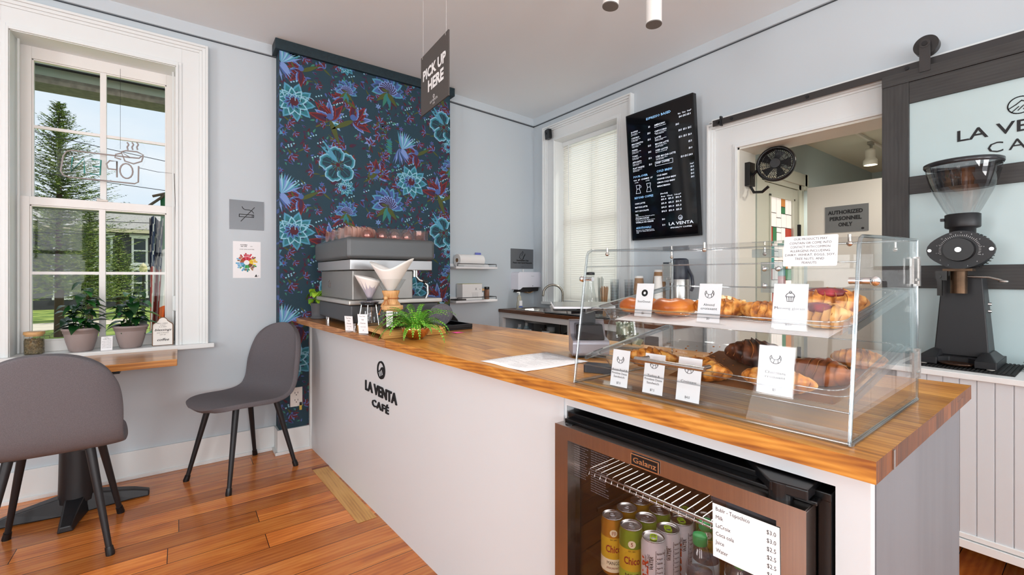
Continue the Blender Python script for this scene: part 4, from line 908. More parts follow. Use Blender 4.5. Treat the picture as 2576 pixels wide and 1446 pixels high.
# ------------------------------------------------------------------ pastry case (frame: u along the front to the wall, v into the counter)
A_ = Vector((.889, .901)); B_ = Vector((.944, .272)); C_ = Vector((1.420, .278))
uu = (A_-B_).normalized(); vv = (C_-B_).normalized(); CWd = (A_-B_).length; CDp = (C_-B_).length; CH = .372
CM = Matrix(((uu.x, vv.x, 0, B_.x), (uu.y, vv.y, 0, B_.y), (0, 0, 1, CT+.001), (0, 0, 0, 1)))
LEAN = .052
T_ = .006
t = thing('pastry_case', 'clear acrylic pastry display case on the near end of the counter', 'display case', (1.15, .59, CT))
def sheet(name, P, nrm, th=T_, mats=None, par=None):
    """a sheet given by its outline in case coordinates and thickness along nrm: clear faces, brighter polished edges"""
    b = MB(CM); N = len(P); nrm = Vector(nrm).normalized()*th; lo = [Vector(p) for p in P]; hi = [p+nrm for p in lo]
    b.add(lo+hi, [tuple(range(N))[::-1], tuple(range(N, 2*N))], 0); b.add(lo+hi, [(i, (i+1) % N, N+(i+1) % N, N+i) for i in range(N)], 1)
    return b.build(name, mats or [ACR, ACE], par or t)
H2 = .385
def side_out(u): return [(u, .002, 0), (u, CDp, 0), (u, CDp, H2), (u, LEAN+.02, CH), (u, LEAN, CH-.012)]
sheet('side_panel', side_out(0), (1, 0, 0)); sheet('side_panel', side_out(CWd-T_), (1, 0, 0))
# bent front and top in one sheet
prof = [(0, 0), (LEAN*.35, CH*.35), (LEAN, CH-.016), (LEAN+.006, CH-.004), (LEAN+.018, CH+.001), (CDp*.55, CH+.008), (CDp, H2)]
b = MB(CM)
for i in range(len(prof)-1):
    (v0, z0), (v1, z1) = prof[i], prof[i+1]; d = Vector((v1-v0, z1-z0)).normalized(); n = Vector((d.y, -d.x))*T_*-1
    b.add([(T_, v0, z0), (CWd-T_, v0, z0), (CWd-T_, v1, z1), (T_, v1, z1)], [(0, 1, 2, 3)], 0, True)
b.build('front_and_top_sheet', [ACR], t)
# polished edges where the sheets meet
b = MB(CM)
for u in (.0015, CWd-.0015): b.tube([(u, v-.002, z) for v, z in prof[:6]]+[(u, CDp, H2)], .0032, 6)
b.tube([(0, 0, .003), (CWd, 0, .003)], .0035, 6).tube([(0, .004, .003), (0, CDp, .003)], .0045, 6).tube([(CWd, .004, .003), (CWd, CDp, .003)], .0035, 6).tube([(0, CDp, 0), (0, CDp, H2)], .0026, 6).tube([(CWd, CDp, 0), (CWd, CDp, H2)], .0026, 6).tube([(0, CDp, H2), (CWd, CDp, H2)], .0035, 6)
for zz in (.055, .325): vf = LEAN*zz/CH; b.tube([(.004, vf+.001, zz), (CWd-.004, vf+.001, zz)], .0018, 6)
b.build('polished_edges', ACE, t)
sheet('base_sheet', [(T_, .03, .001), (CWd-T_, .03, .001), (CWd-T_, .07, .001), (T_, .07, .001)], (0, 0, 1), .004)
# rear doors with hinges
sheet('rear_door', [(.01, CDp+.001, .02), (CWd/2-.004, CDp+.001, .02), (CWd/2-.004, CDp+.001, H2-.03), (.01, CDp+.001, H2-.03)], (0, -1, 0), .003)
sheet('rear_door', [(CWd/2+.004, CDp+.001, .02), (CWd-.01, CDp+.001, .02), (CWd-.01, CDp+.001, H2-.03), (CWd/2+.004, CDp+.001, H2-.03)], (0, -1, 0), .003)
for u in (-.002, CWd+.002):
    for z in (.09, .31):
        b = MB(CM); b.box(u-.004, u+.004, CDp-.008, CDp+.005, z-.035, z+.035); b.cyl((u, CDp-.03, z-.02), (u, CDp+.006, z-.02), .004, None, 10); b.box(u-.002, u+.002, CDp-.05, CDp-.005, z-.03, z+.03); b.build('hinge', STEEL, t)
for u in (0, CWd):
    sg = -1 if u == 0 else 1
    for v, z in ((.055, .29),): b = MB(CM); b.cyl((u-.018, v, z), (u+.018, v, z), .0062, None, 12); b.sphere((u+sg*.02, v, z), .009, 12, 8); b.build('stud', CHROME, t)
for u in (.03, CWd*.5, CWd-.03):
    for v in (LEAN+.05, CDp-.05): b = MB(CM); b.cyl((u, v, CH-.012), (u, v, CH+.008), .003, None, 10); b.sphere((u, v, CH-.010), .0055, 10, 6); b.build('screw', SCREWM, t)
b = MB(CM); b.cyl((.245, -.028, .10), (.415, -.028, .10), .0055, None, 14); b.cyl((.255, -.028, .10), (.255, .01, .10), .0045).cyl((.405, -.028, .10), (.405, .01, .10), .0045); b.build('handle', STEEL, t)
b = MB(CM); b.box(CWd/2-.03, CWd/2+.03, CDp-.004, CDp+.008, .25, .34)
for du in (-.018, .018):
    for z in (.27, .32): b.sphere((CWd/2+du, CDp-.008, z), .008, 10, 6, 1)
b.build('latch_plate', [ACE, CHROME], t)
MB(CM).box(CWd/2-.03, CWd/2+.03, CDp-.06, CDp-.01, CH-.02, CH+.004).build('top_catch', ACE, t)
# trays and their sloping shelves
def tray(name, label, z0, z1):
    tt = thing(name, label, 'tray', (1.15, .59, CT+z0), 0, 'clear pastry trays'); v0, v1 = .035, CDp-.03; sl = (z1-z0)/(v1-v0)
    M2 = CM @ Matrix(((1, 0, 0, 0), (0, 1, 0, v0), (0, sl, 1, z0), (0, 0, 0, 1))); b = MB(M2); D = v1-v0; W2 = CWd-.016
    def ring(ins, z, r): return [(x, y, z) for x, y in rrect(.012+ins, W2-ins+.004, ins, D-ins, r, 6)]
    R = [ring(0, .020, .03), ring(.001, .024, .03), ring(.016, .024, .03), ring(.022, .018, .03), ring(.032, -.012, .04), ring(.045, -.016, .04)]; n = len(R[0])
    vs = sum(R, []); b.add(vs, [(i*n+k, i*n+(k+1) % n, (i+1)*n+(k+1) % n, (i+1)*n+k) for i in range(len(R)-1) for k in range(n)], 0, True); b.add(R[-1], [tuple(range(n))])
    b.build('tray_body', [clear('tray_acrylic', (.95, .955, .955), .03)], tt)
    b = MB(M2)
    for q in (R[0], R[2]): b.tube(q+[q[0], q[1]], .0014, 5)
    b.build('tray_rim', ACE, tt)
    b = MB(M2); b.box(.0065, .014, 0, D, .008, .020, 0).box(CWd-.014, CWd-.0065, 0, D, .008, .020, 0); b.build('shelf_rail', ACE, tt)
    return M2
M_T = tray('pastry_tray', 'upper clear tray holding donuts and almond croissants', .185, .245)
M_B = tray('pastry_tray', 'lower clear tray holding plain and chocolate croissants', .055, .115)
MB(M_T).box(.06, CWd-.07, .05, .36, -.0155, -.0148).build('x', PAPER, None).name = 'tray_liner'
tag(bpy.data.objects['tray_liner'], 'white paper liner lying in the upper pastry tray', 'liner')
MB(M_B).box(.05, .40, .05, .30, -.0155, -.0148).build('tray_liner_dark', mat('brown_liner', '#8a5a34', .8), None)
tag(bpy.data.objects['tray_liner_dark'], 'brown liner paper lying in the lower pastry tray', 'liner'); bpy.data.objects['tray_liner_dark'].name = 'tray_liner'
b = MB(M_B); rn = random.Random(8)
for i in range(60): b.sphere((rn.uniform(.3, .5), rn.uniform(.1, .33), -.011), rn.uniform(.001, .004), 5, 4, 0, (1, 1, .5))
tag(b.build('pastry_crumbs', mat('crumbs', '#b56a2a', .8)), 'loose pastry crumbs in the empty part of the lower tray', 'crumbs', kind='stuff')
# pastries
def pmat(name, a, c, d, rough=.42, sc_=28, st=(1, 1, 1)):
    m = mat(name, a, rough, noise=(sc_, .3, st, c), bump=(60, .5, .002)); 
    n = m.node_tree; r = [x for x in n.nodes if x.type == 'VALTORGB'][0]; e = r.color_ramp.elements.new(.5); e.color = hx(d); m.node_tree.nodes['Principled BSDF'].inputs['Subsurface Weight'].default_value = 0
    return m
GOLD = pmat('croissant_crust', '#eeb25c', '#94501a', '#d18433', .42, 40, (1, 1, 1)); PALE = pmat('dough_pale', '#f0c98a', '#c98a44', '#e2ab62'); DARKC = pmat('chocolate_crust', '#7a4426', '#2f170e', '#5a2f1a'); DON = pmat('donut_crust', '#d98a35', '#a4521a', '#c86f22', .35, 9); PINK = pmat('berry_glaze', '#b8434e', '#6a1f24', '#9a3038', .3, 24)
SEAM = pmat('seam_brown', '#b06a2a', '#7c4216', '#9a5822')
def croissant(name, label, x, y, z, L, R, rz, mats, bend=.5, tw=0, rough=.004, grp='croissants in the display case', seed=1, nuts=False):
    t = thing(name, label, 'pastry', (x, y, z), 0, grp); rn = random.Random(seed); b = MB(Matrix.Translation((x, y, z+R*.62)) @ Matrix.Rotation(rz, 4, 'Z')); N, K = 64, 26; vs = []
    ph = [rn.uniform(0, 6.28) for _ in range(6)]
    def at_(s_): a = (s_-.5)*bend*2; rad = L/(bend*2) if bend > .05 else 1e3; return (rad*math.sin(a), rad*(1-math.cos(a))*1.0, a) if bend > .05 else ((s_-.5)*L, 0, 0)
    for i in range(N+1):
        s_ = i/N; cx, cy, a = at_(s_); e = max(0.0, math.sin(math.pi*s_))**.55; seg = (s_*9) % 1; r = R*(e*.96+.04)*(1+.17*(1-seg)**1.5*e-.07)
        for k in range(K):
            q = 2*math.pi*k/K; rr = r*(1+.05*math.sin(q*3+ph[0]+s_*8)+.03*math.sin(q*7+s_*23+ph[1]))+rn.uniform(-1, 1)*rough*.12
            o = rr*math.cos(q+.5*math.sin(s_*9)); zz = rr*math.sin(q)*.80
            zz = max(zz, -R*.60); vs.append((cx-math.sin(a)*o*1.1, cy+math.cos(a)*o*1.1, zz))
    b.add(vs, [(i*K+k, i*K+(k+1) % K, (i+1)*K+(k+1) % K, (i+1)*K+k) for i in range(N) for k in range(K)], 0, True)
    b.build('pastry_body', mats[0], t)
    b = MB(b.M)                                    # paler seams between the rolled layers
    for j in range(1, 9):
        s_ = j/9; cx, cy, a = at_(s_); r = R*(max(0, math.sin(math.pi*s_))**.55)*.985
        b.tube([(cx-math.sin(a)*r*math.cos(q)*1.1+.004*math.sin(q*3), cy+math.cos(a)*r*math.cos(q)*1.1, r*math.sin(q)*.80) for q in [(-.2+i*.25) for i in range(15)]], R*.020, 5)
    b.build('layer_seams', mats[1], t)
    if nuts:
        nm = mat('almond_flakes', '#f2dcae', .6)
        for i in range(16):
            s_ = rn.uniform(.2, .8); cx, cy, a = at_(s_); r = R*(math.sin(math.pi*s_)**.55)*1.03; q = rn.uniform(.5, 2.4); c = Vector((cx-math.sin(a)*r*math.cos(q), cy+math.cos(a)*r*math.cos(q), r*math.sin(q)*.84))
            m_ = b.M @ Matrix.Translation(c) @ Matrix.Rotation(q-1.57, 4, 'X') @ Matrix.Rotation(rn.uniform(0, 3), 4, 'Z'); f = MB(m_); f.prism([(.009*math.cos(k*.7), .005*math.sin(k*.7)) for k in range(9)], -.0006, .0008); f.build('almond_flake', nm, t)
        f = MB(b.M)
    return t
def donut(label, x, y, z, R, r, mats, tilt=0, rz=0):
    t = thing('donut', label, 'donut', (x, y, z), 0, 'donuts in the display case'); Mx = Matrix.Translation((x, y, z+r*.92)) @ Matrix.Rotation(rz, 4, 'Z') @ Matrix.Rotation(tilt, 4, 'X'); N, K = 40, 20
    def tor(zlo, zhi, f, nm, m):
        b = MB(Mx); b.grid(lambda u, v: ((lambda a, q, rr: ((R+rr*math.cos(q))*math.cos(a), (R+rr*math.cos(q))*math.sin(a), rr*.86*math.sin(q)+.001*math.sin(a*5)))(2*math.pi*u, zlo+(zhi-zlo)*v, f*(1+.03*math.sin(u*31)))), N, K, 0); b.build(nm, m, t)
    tor(-.30, math.pi+.35, r, 'browned_top', mats[0]); tor(-.75, -.28, r*.975, 'pale_middle', mats[1]); tor(math.pi+.33, math.pi+.8, r*.975, 'pale_middle', mats[1]); tor(math.pi+.75, 2*math.pi-.70, r*.98, 'browned_bottom', mats[0])
    return t
def TZ(M, x, y):
    p = CM.inverted() @ Vector((x, y, CT)); u, v = p.x, p.y; return (M @ Vector((u, v-.035, -.014))).z
def put(f, M, x, y, *a, **k): return f(*a[:1], x, y, TZ(M, x, y)-.001, *a[1:], **k) if f is donut else f(a[0], a[1], x, y, TZ(M, x, y)-.001, *a[2:], **k)
put(donut, M_T, 1.075, .822, 'donut at the left end of the upper tray', .033, .024, [DON, PALE])
put(donut, M_T, 1.085, .716, 'plain donut right of the donut price card', .034, .025, [DON, PALE])
put(croissant, M_T, 1.12, .600, 'croissant', 'almond croissant topped with flaked almonds behind the almond card', .150, .036, R_(-70), [GOLD, SEAM], .55, seed=2, nuts=True)
put(croissant, M_T, 1.125, .495, 'croissant', 'flaky golden croissant between the almond and morning glory cards', .120, .031, R_(-80), [GOLD, SEAM], .45, seed=3)
put(croissant, M_T, 1.105, .365, 'berry_pastry', 'glazed pastry with a red berry filling at the right of the upper tray', .115, .036, R_(-95), [PALE, SEAM], .35, grp='berry pastries in the upper tray', seed=4)
put(croissant, M_T, 1.225, .395, 'berry_pastry', 'red topped berry pastry at the back right of the upper tray', .150, .044, R_(-75), [GOLD, SEAM], .45, grp='berry pastries in the upper tray', seed=5)
for (x, y, z, sx, sy) in ((1.225, .40, .050, .052, .028), (1.095, .375, .040, .034, .020)):
    b = MB(); b.sphere((x, y, TZ(M_T, x, y)+z), 1, 18, 10, 0, (sx*.62, sx*.9, .013), .05); o = b.build('berry_topping', PINK, None); par = [q for q in bpy.data.objects if q.name.startswith('berry_pastry') and q.parent is None and abs(q.location.y-y) < .03 and abs(q.location.x-x) < .06][0]
    for v_ in o.data.vertices: v_.co = INV[par.name] @ v_.co
    o.parent = par
put(croissant, M_B, 1.03, .752, 'croissant', 'golden croissant behind the two sandwich cards', .155, .033, R_(-62), [GOLD, SEAM], .5, seed=6)
put(croissant, M_B, 1.02, .596, 'croissant', 'plain croissant behind the croissant card', .150, .034, R_(-100), [GOLD, SEAM], .5, seed=7)
put(croissant, M_B, 1.18, .545, 'croissant', 'dark chocolate croissant at the back of the lower tray', .140, .044, R_(-60), [DARKC, SEAM], .5, seed=8)
put(croissant, M_B, 1.035, .432, 'croissant', 'large croissant behind the chocolate croissant card', .150, .036, R_(-85), [GOLD, SEAM], .3, seed=9)
put(croissant, M_B, 1.13, .385, 'croissant', 'smooth brown chocolate croissant beside the case side', .155, .037, R_(-100), [pmat('brown_crust', '#b0672e', '#7a3f1c', '#96521f'), SEAM], .25, seed=10)
put(croissant, M_B, 1.28, .355, 'croissant', 'golden croissant at the far right of the lower tray', .110, .030, R_(-80), [GOLD, SEAM], .3, seed=11)
# price cards in clear holders
def price_card(u, v, z, lines, price, icon, label, w_=.060, h_=.082, lean=.16, small=1):
    M = CM @ Matrix.Translation((u, v, z)) @ Matrix(((-1, 0, 0, 0), (0, 1, 0, 0), (0, 0, 1, 0), (0, 0, 0, 1)))
    o3 = M @ Vector((0, 0, 0)); ux = (M @ Vector((1, 0, 0))-o3).normalized(); up = (M @ Vector((0, lean, 1))-o3).normalized(); K = frame(o3, ux, up)
    t = thing('price_card', label, 'card', tuple(o3), 0, 'pastry price cards in the display case')
    b = MB(K); b.box(-w_/2-.002, w_/2+.002, 0, h_+.002, -.0015, -.0002).box(-w_/2-.002, w_/2+.002, 0, h_+.002, .0012, .0022); b.box(-w_/2-.002, w_/2+.002, 0, .0015, -.032, .002); b.build('clear_holder', [ACR], t)
    MB(K).box(-w_/2, w_/2, .003, h_, 0, .001).build('card', mat('card_white', '#eceef2', .55), t)
    b = MB(K); S = h_/.082; iy = .059*S
    if icon == 'donut': b.stroke([(.0065*math.cos(i*.524), iy+.0065*math.sin(i*.524)) for i in range(12)], .0052, .001, .0016, 0, True)
    elif icon == 'muffin':
        b.stroke([(-.007, iy), (.007, iy), (.005, iy-.010), (-.005, iy-.010)], .0009, .001, .0016, 0, True); b.stroke(arc(0, iy, .008, 0, 180, 8), .0009, .001, .0016); b.stroke(arc(0, iy+.009, .0022, 0, 360, 8), .0009, .001, .0016)
        for q in (-.003, 0, .003): b.stroke([(q, iy), (q*.8, iy-.01)], .0007, .001, .0016)
    else:
        P1 = arc(-.001, iy+.003, .0105, 150, 380, 12); P2 = arc(-.004, iy+.007, .0085, 20-360, 150-360-5, 10); P2 = arc(-.001, iy+.008, .0075, 375, 175, 10)
        b.stroke(P1+P2, .0009, .001, .0016, 0, True)
        for q in (200, 250, 300, 340): b.stroke([(-.001+.0105*math.cos(R_(q)), iy+.003+.0105*math.sin(R_(q))), (-.001+.0075*math.cos(R_(q+5)), iy+.008+.0075*math.sin(R_(q+5)))], .0008, .001, .0016)
    y0 = .036*S
    for i, l in enumerate(lines): b.text(l, 0, y0-i*.0088, .0056*small, .001, .0014, fit=min(w_*.88, len(l)*.0042*small))
    b.text(price, 0, .008*S, .0055, .001, .0014, sq=.9); b.build('lettering', INK, t); return t
def cu(x, y): p = CM.inverted() @ Vector((x, y, 0)); return p.x, p.y
for (x, y, z, ln, pr, ic, lb, w_, h_) in (
    (.975, .735, .190, ['SourDonut'], '$6', 'donut', 'price card for the sour donut at the left of the upper tray', .050, .090), (.972, .553, .190, ['Almond', 'croissant'], '$5', 'c', 'price card reading Almond croissant in the upper tray', .052, .092),
    (.982, .388, .190, ['Morning glories'], '$5.0', 'muffin', 'price card reading Morning glories at the right of the upper tray', .062, .094), (.920, .770, .007, ['Roast Beef &', 'Provolone Cheese', 'Sandwich'], '$7.5', 'c', 'leftmost lower card for the roast beef sandwich', .052, .098),
    (.928, .672, .007, ['Turkey &', 'Provolone Cheese', 'Sandwich'], '$7.5', 'c', 'lower card for the turkey sandwich between two other cards', .054, .100), (.936, .583, .007, ['Croissant'], '$4.0', 'c', 'lower card reading Croissant beside the case handle', .056, .103), (.965, .408, .056, ['Chocolate', 'croissant'], '$5', 'c', 'price card reading Chocolate croissant on the lower tray', .066, .100)):
    u, v = cu(x, y); price_card(u, v, z, ln, pr, ic, lb, w_, h_, .16)
# allergen notice on the case
t = thing('allergen_notice', 'white allergen notice taped to the top front of the display case', 'notice', (.99, .35, 1.3))
o3 = CM @ Vector((.122, LEAN*.83-.004, .318)); o4 = CM @ Vector((.032, LEAN*.83-.004, .318)); up = (CM @ Vector((0, .14, 1))-CM @ Vector((0, 0, 0))).normalized(); M = frame(o3, (o4-o3).normalized(), up)
MB(M).prism(rrect(0, .090, 0, .060, .003), 0, .0008).build('sheet', PAPER, t)
b = MB(M)
for k, l in enumerate(('OUR PRODUCTS MAY', 'CONTAIN OR COME INTO', 'CONTACT WITH COMMON', 'ALLERGENS INCLUDING', 'DAIRY, WHEAT, EGGS, SOY,', 'TREE NUTS, AND', 'PEANUTS')): b.text(l, .045, .0515-k*.0078, .0045, .0008, .0011, fit=len(l)*.0035)
b.build('lettering', INK, t)
# ================================================================== ON THE COUNTER
DG = mat('espresso_dark_grey', '#55585a', .45, .2); SM = mat('espresso_metal', '#9c9b98', .38, .7, noise=(3, .1, (1, 1, 1))); LM = mat('espresso_light_rim', '#c9c6c0', .3, .6)
t = thing('espresso_machine', 'large grey and brushed metal espresso machine by the floral wall', 'espresso machine', (1.0, 2.85, CT))
def lay(name, x0, x1, y0, y1, z0, z1, m, bv=.012, seg=4, z1b=None):
    return MB().box(x0, x1, y0, y1, z0, z1).build(name, m, t, bevel=bv, seg=seg)
y0 = 2.50
for x in (.80, 1.24):
    for y in (2.56, 3.13): MB().cyl((x, y, CT+.0005), (x, y, .99), .018, None, 18).build('foot', CHROME, t)
lay('lower_body', .757, 1.295, y0+.01, 3.20, .985, 1.086, mat('lower_grey', '#4d4f52', .5, .2), .01)
lay('drip_rim', .745, 1.318, y0, 3.235, 1.088, 1.113, LM, .006)
mb_ = lay('middle_body', .769, 1.129, y0+.02, 3.195, 1.114, 1.282, SM, .006)
b = MB(frame((.7688, 3.20, 0), (0, -1, 0), (0, 0, 1))); 
b.text('Su', .20, 1.175, .05, 0, .0016, shear=.35); b.build('embossed_logo', mat('embossed_metal', '#a3a29f', .3, .8), mb_)
lay('metal_band', .752, 1.25, y0+.005, 3.22, 1.284, 1.342, mat('band_metal', '#aeb0b2', .34, .7), .004)
lay('upper_body', .733, 1.268, y0, 3.225, 1.345, 1.468, mat('upper_grey', '#5a5d5f', .42, .3), .022, 5)
MB().cyl((1.262, 2.58, 1.405), (1.285, 2.58, 1.405), .028, None, 24).build('side_knob', LM, t, bevel=.004)
PK = clear('smoked_pink_acrylic', (.94, .84, .82), .02)
b = MB(); b.box(.762, .766, 2.53, 3.18, 1.466, 1.53).box(.766, 1.235, 2.53, 2.534, 1.466, 1.528).box(1.231, 1.235, 2.534, 3.18, 1.466, 1.528).box(.766, 1.231, 3.176, 3.18, 1.466, 1.53); b.build('cup_guard', PK, t)
b = MB(); b.tube([(1.17, 2.56, 1.29), (1.17, 2.56, 1.245), (1.185, 2.55, 1.225), (1.215, 2.545, 1.215), (1.235, 2.54, 1.19), (1.235, 2.535, 1.14), (1.20, 2.53, 1.07)], .0075, 12); b.build('steam_wand', CHROME, t)
MB().cyl((1.205, 2.547, 1.221), (1.235, 2.543, 1.21), .012, None, 14).build('wand_grip', BLACKP, t)
b = MB()
for y in (2.75, 3.0): b.cyl((1.185, y, 1.285), (1.185, y, 1.235), .032, None, 22)
b.cyl((1.155, 2.56, 1.285), (1.155, 2.56, 1.245), .014, None, 16); b.build('group_head', CHROME, t)
# glasses and cups on top
GL2 = clear('pink_glass', (.95, .86, .84), .10)
for k, (x, lb) in enumerate(((.875, 'first upturned glass from the left on the espresso machine'), (.962, 'second upturned glass from the left on the espresso machine'), (1.040, 'middle upturned glass on the espresso machine'), (1.118, 'fourth upturned glass on the espresso machine'), (1.20, 'upright ribbed glass at the right end of the espresso machine'))):
    if k in (0, 4):
        g = thing('glass_cup', lb, 'glass', (x, 2.585, 1.469), 0, 'glasses on the espresso machine')
        P = [(.036, 0), (.040, .012), (.036, .04), (.026, .062), (.02, .064), (0, .064)] if k == 0 else [(0, 0), (.03, 0), (.034, .012), (.036, .05), (.036, .058)]
        MB().lathe(P, (x, 2.585, 1.4695), 24, mod=(lambda a, j: 1+.04*math.cos(a*6)) if k == 0 else (lambda a, j: 1+.03*math.cos(a*12))).build('outer_wall', GL2, g)
        Q = [(.028, .0), (.031, .012), (.027, .034), (.014, .048), (0, .05)] if k == 0 else [(0, .006), (.025, .008), (.03, .05)]
        MB().lathe(Q, (x, 2.585, 1.4698), 20).build('inner_wall', clear('copper_reflection_glass', (.88, .66, .58), .16), g)
        if k == 0: g0 = g
    else: at(copy_tree(g0), (x, 2.585, 1.469), 0, lb)
CUPM = mat('tan_cup', '#cfb5a6', .6)
for k, (y, lb) in enumerate(((3.10, 'leftmost row of tan cups lying on top of the espresso machine'), (2.96, 'second row of tan cups lying on the espresso machine'), (2.82, 'third row of tan cups lying on the espresso machine'), (2.68, 'row of tan cups nearest the corner of the espresso machine'))):
    g = thing('cup_stack', lb, 'cups', (.88, y, 1.469), 0, 'tan cups on the espresso machine')
    for j in range(5): MB().lathe([(.0, 0), (.026, 0), (.030, .012), (.040, .045), (.041, .05), (.038, .05)], (0, 0, 0), 20, rot=Matrix.Rotation(R_(-90), 3, 'Y')).build('cup', CUPM, None).name = 'tmpcup'
    for o in [q for q in bpy.data.objects if q.name.startswith('tmpcup')]: bpy.data.objects.remove(o)
    for j in range(5):
        x = .83+j*.030; b = MB(); b.lathe([(.0, 0), (.024, 0), (.028, .012), (.037, .045), (.0385, .05), (.036, .05)], (x, y, 1.469+.0385), 20, rot=Matrix.Rotation(R_(-90), 3, 'Y')); b.build('cup', CUPM, g)
# lime plant
t = thing('potted_plant', 'lime green trailing plant in a grey pot at the wall end of the counter', 'plant', (.80, 3.345, CT))
MB().lathe([(0, 0), (.062, 0), (.066, .004), (.066, .014), (.058, .016), (.060, .05), (.066, .105), (.066, .11), (.06, .11), (.058, .095)], (.80, 3.345, CT+.0005), 30).build('pot', mat('slate_pot', '#55565a', .6), t)
MB().lathe([(.059, .095), (0, .098)], (.80, 3.345, CT), 20).build('soil', SOIL, t)
LIM = [mat('lime_leaf', '#a6d13a', .4), mat('lime_leaf_deep', '#6fa42c', .4)]
b = MB(); st = MB(); rn = random.Random(6)
for i in range(30):
    a = rn.uniform(0, 6.283); r = rn.uniform(.01, .05); p0 = Vector((.80+.02*math.cos(a), 3.345+.02*math.sin(a), CT+.10)); hgt = rn.uniform(.02, .11); out = rn.uniform(.02, .075)
    if math.cos(a) > .3: out *= .4
    p1 = Vector((.80+out*math.cos(a), 3.345+out*math.sin(a), CT+.10+hgt)); st.tube([p0, (p0+p1)/2+Vector((0, 0, .02)), p1], .0015, 5)
    yaw = a+rn.uniform(-.4, .4); L = rn.uniform(.05, .075); leaf(b, p1, yaw, rn.uniform(-.5, .4), L, L*.75, rn.choice((0, 0, 1)), rn.uniform(.5, 1.1), 6)
st.build('stem', mat('lime_stem', '#8cb83a', .5), t); b.build('foliage', LIM, t)
# bamboo riser board
BM2 = wood('riser_bamboo', '#d9a963', '#c9954c', '#ab7433', 'X', 2.2, None, .4)
t = thing('bamboo_riser', 'low bamboo riser board under the coffee makers', 'stand', (.95, 2.26, CT))
b = MB(); x0, x1, ya, yb = .775, 1.105, 2.06, 2.46; P = [(ya, 0), (ya, .028), (ya+.012, .036), (yb-.012, .036), (yb, .028), (yb, 0), (yb-.03, 0), (yb-.045, .018), (ya+.045, .018), (ya+.03, 0)]
b = MB(Matrix(((0, 0, 1, 0), (1, 0, 0, 0), (0, 1, 0, CT+.0005), (0, 0, 0, 1)))); b.prism(P, x0, x1); b.build('board', BM2, t, bevel=.002)
RZ = CT+.037
# pour-over brewer with wooden collar
def cone_filter(b, cx, cy, z0, r0, h, r1, peaks, mi=0, off=0, folds=.0):
    n = 48
    def fn(u, v):
        a = 2*math.pi*u+off; pk = peaks(a); hh = h+pk; r = r0+(r1-r0)*v*(hh/h); return (cx+r*math.cos(a), cy+r*math.sin(a), z0+hh*v)
    b.grid(fn, n, 10, mi)
BR = (.905, 2.30)
t = thing('pour_over_brewer', 'glass pour over brewer with wooden collar and white paper filter', 'coffee maker', (*BR, RZ))
MB().lathe([(0, 0), (.048, 0), (.058, .012), (.062, .035), (.052, .085), (.030, .128), (.027, .145), (.030, .165), (.080, .246), (.0805, .247)], (*BR, RZ), 36).build('glass_body', GLS, t)
MB().lathe([(.052, .098), (.054, .100), (.050, .112), (.037, .130), (.036, .145), (.039, .160), (.047, .182), (.045, .186), (.033, .184)], (*BR, RZ), 36).build('wooden_collar', wood('maple', '#e0b27c', '#d3a068', '#bb8448', 'Z', 2, None, .45), t)
b = MB(); q = Vector((BR[0]-.038, BR[1]-.030, RZ+.145))
b.tube([(BR[0]+.040*math.cos(a), BR[1]+.040*math.sin(a), RZ+.145) for a in [i*.4 for i in range(17)]], .0028, 6)
b.tube([q, q+Vector((-.012, -.012, -.02)), q+Vector((-.030, -.006, -.055)), q+Vector((-.038, -.004, -.078))], .0026, 6).tube([q, q+Vector((.004, -.014, -.02)), q+Vector((.012, -.014, -.05)), q+Vector((.010, -.014, -.075))], .0026, 6)
for d in ((-.038, -.004, -.080), (.010, -.014, -.077)): b.sphere(q+Vector(d), .006, 8, 6)
b.build('leather_tie', mat('leather', '#a8632f', .6), t); b = MB(); b.sphere(q+Vector((-.004, -.006, .002)), .011, 14, 10); b.build('bead', BAM, t)
b = MB(); cone_filter(b, *BR, RZ+.175, .012, .10, .072, lambda a: .030+.045*max(0, math.cos(a-R_(-25)))**2+.026*max(0, math.cos(a-R_(150)))**2-.012*math.sin(2*a+.4)); b.build('paper_filter', mat('filter_paper', '#eeece9', .85), t, solid=.0012)
# dripper on a carafe behind
DRP = (.815, 2.372)
t = thing('dripper_stand', 'clear dripper cone on a wire carafe stand with paper filter', 'coffee maker', (*DRP, RZ))
MB().lathe([(0, .13), (.014, .132), (.016, .15), (.058, .235), (.059, .236)], (*DRP, RZ), 30, mod=lambda a, j: 1+.03*math.cos(a*14)).build('cone', clear('violet_clear', (.82, .83, .92), .12), t)
MB().lathe([(.05, .122), (.052, .126), (.03, .130), (.014, .134)], (*DRP, RZ), 30).build('cone_base', clear('violet_clear2', (.7, .72, .82), .12), t)
b = MB(); b.lathe([(.0, .122), (.046, .122), (.044, .10), (0, .10)], (*DRP, RZ), 24); b.build('collar', BLACKP, t)
MB().lathe([(0, 0), (.05, 0), (.056, .01), (.046, .09), (.040, .104)], (*DRP, RZ), 28).build('carafe', GLS, t)
b = MB()
for a in (60, 180, 300, 240): MB().tube([(DRP[0]+.043*math.cos(R_(a)), DRP[1]+.043*math.sin(R_(a)), RZ+.11), (DRP[0]+.062*math.cos(R_(a)), DRP[1]+.062*math.sin(R_(a)), RZ+.003)], .003, 8).build('wire_leg', CHROME, t)
b = MB(); cone_filter(b, *DRP, RZ+.145, .010, .085, .056, lambda a: .022+.018*math.cos(a-2.6)); b.build('paper_filter', mat('filter_paper', '#eeece9', .85), t, solid=.0012)
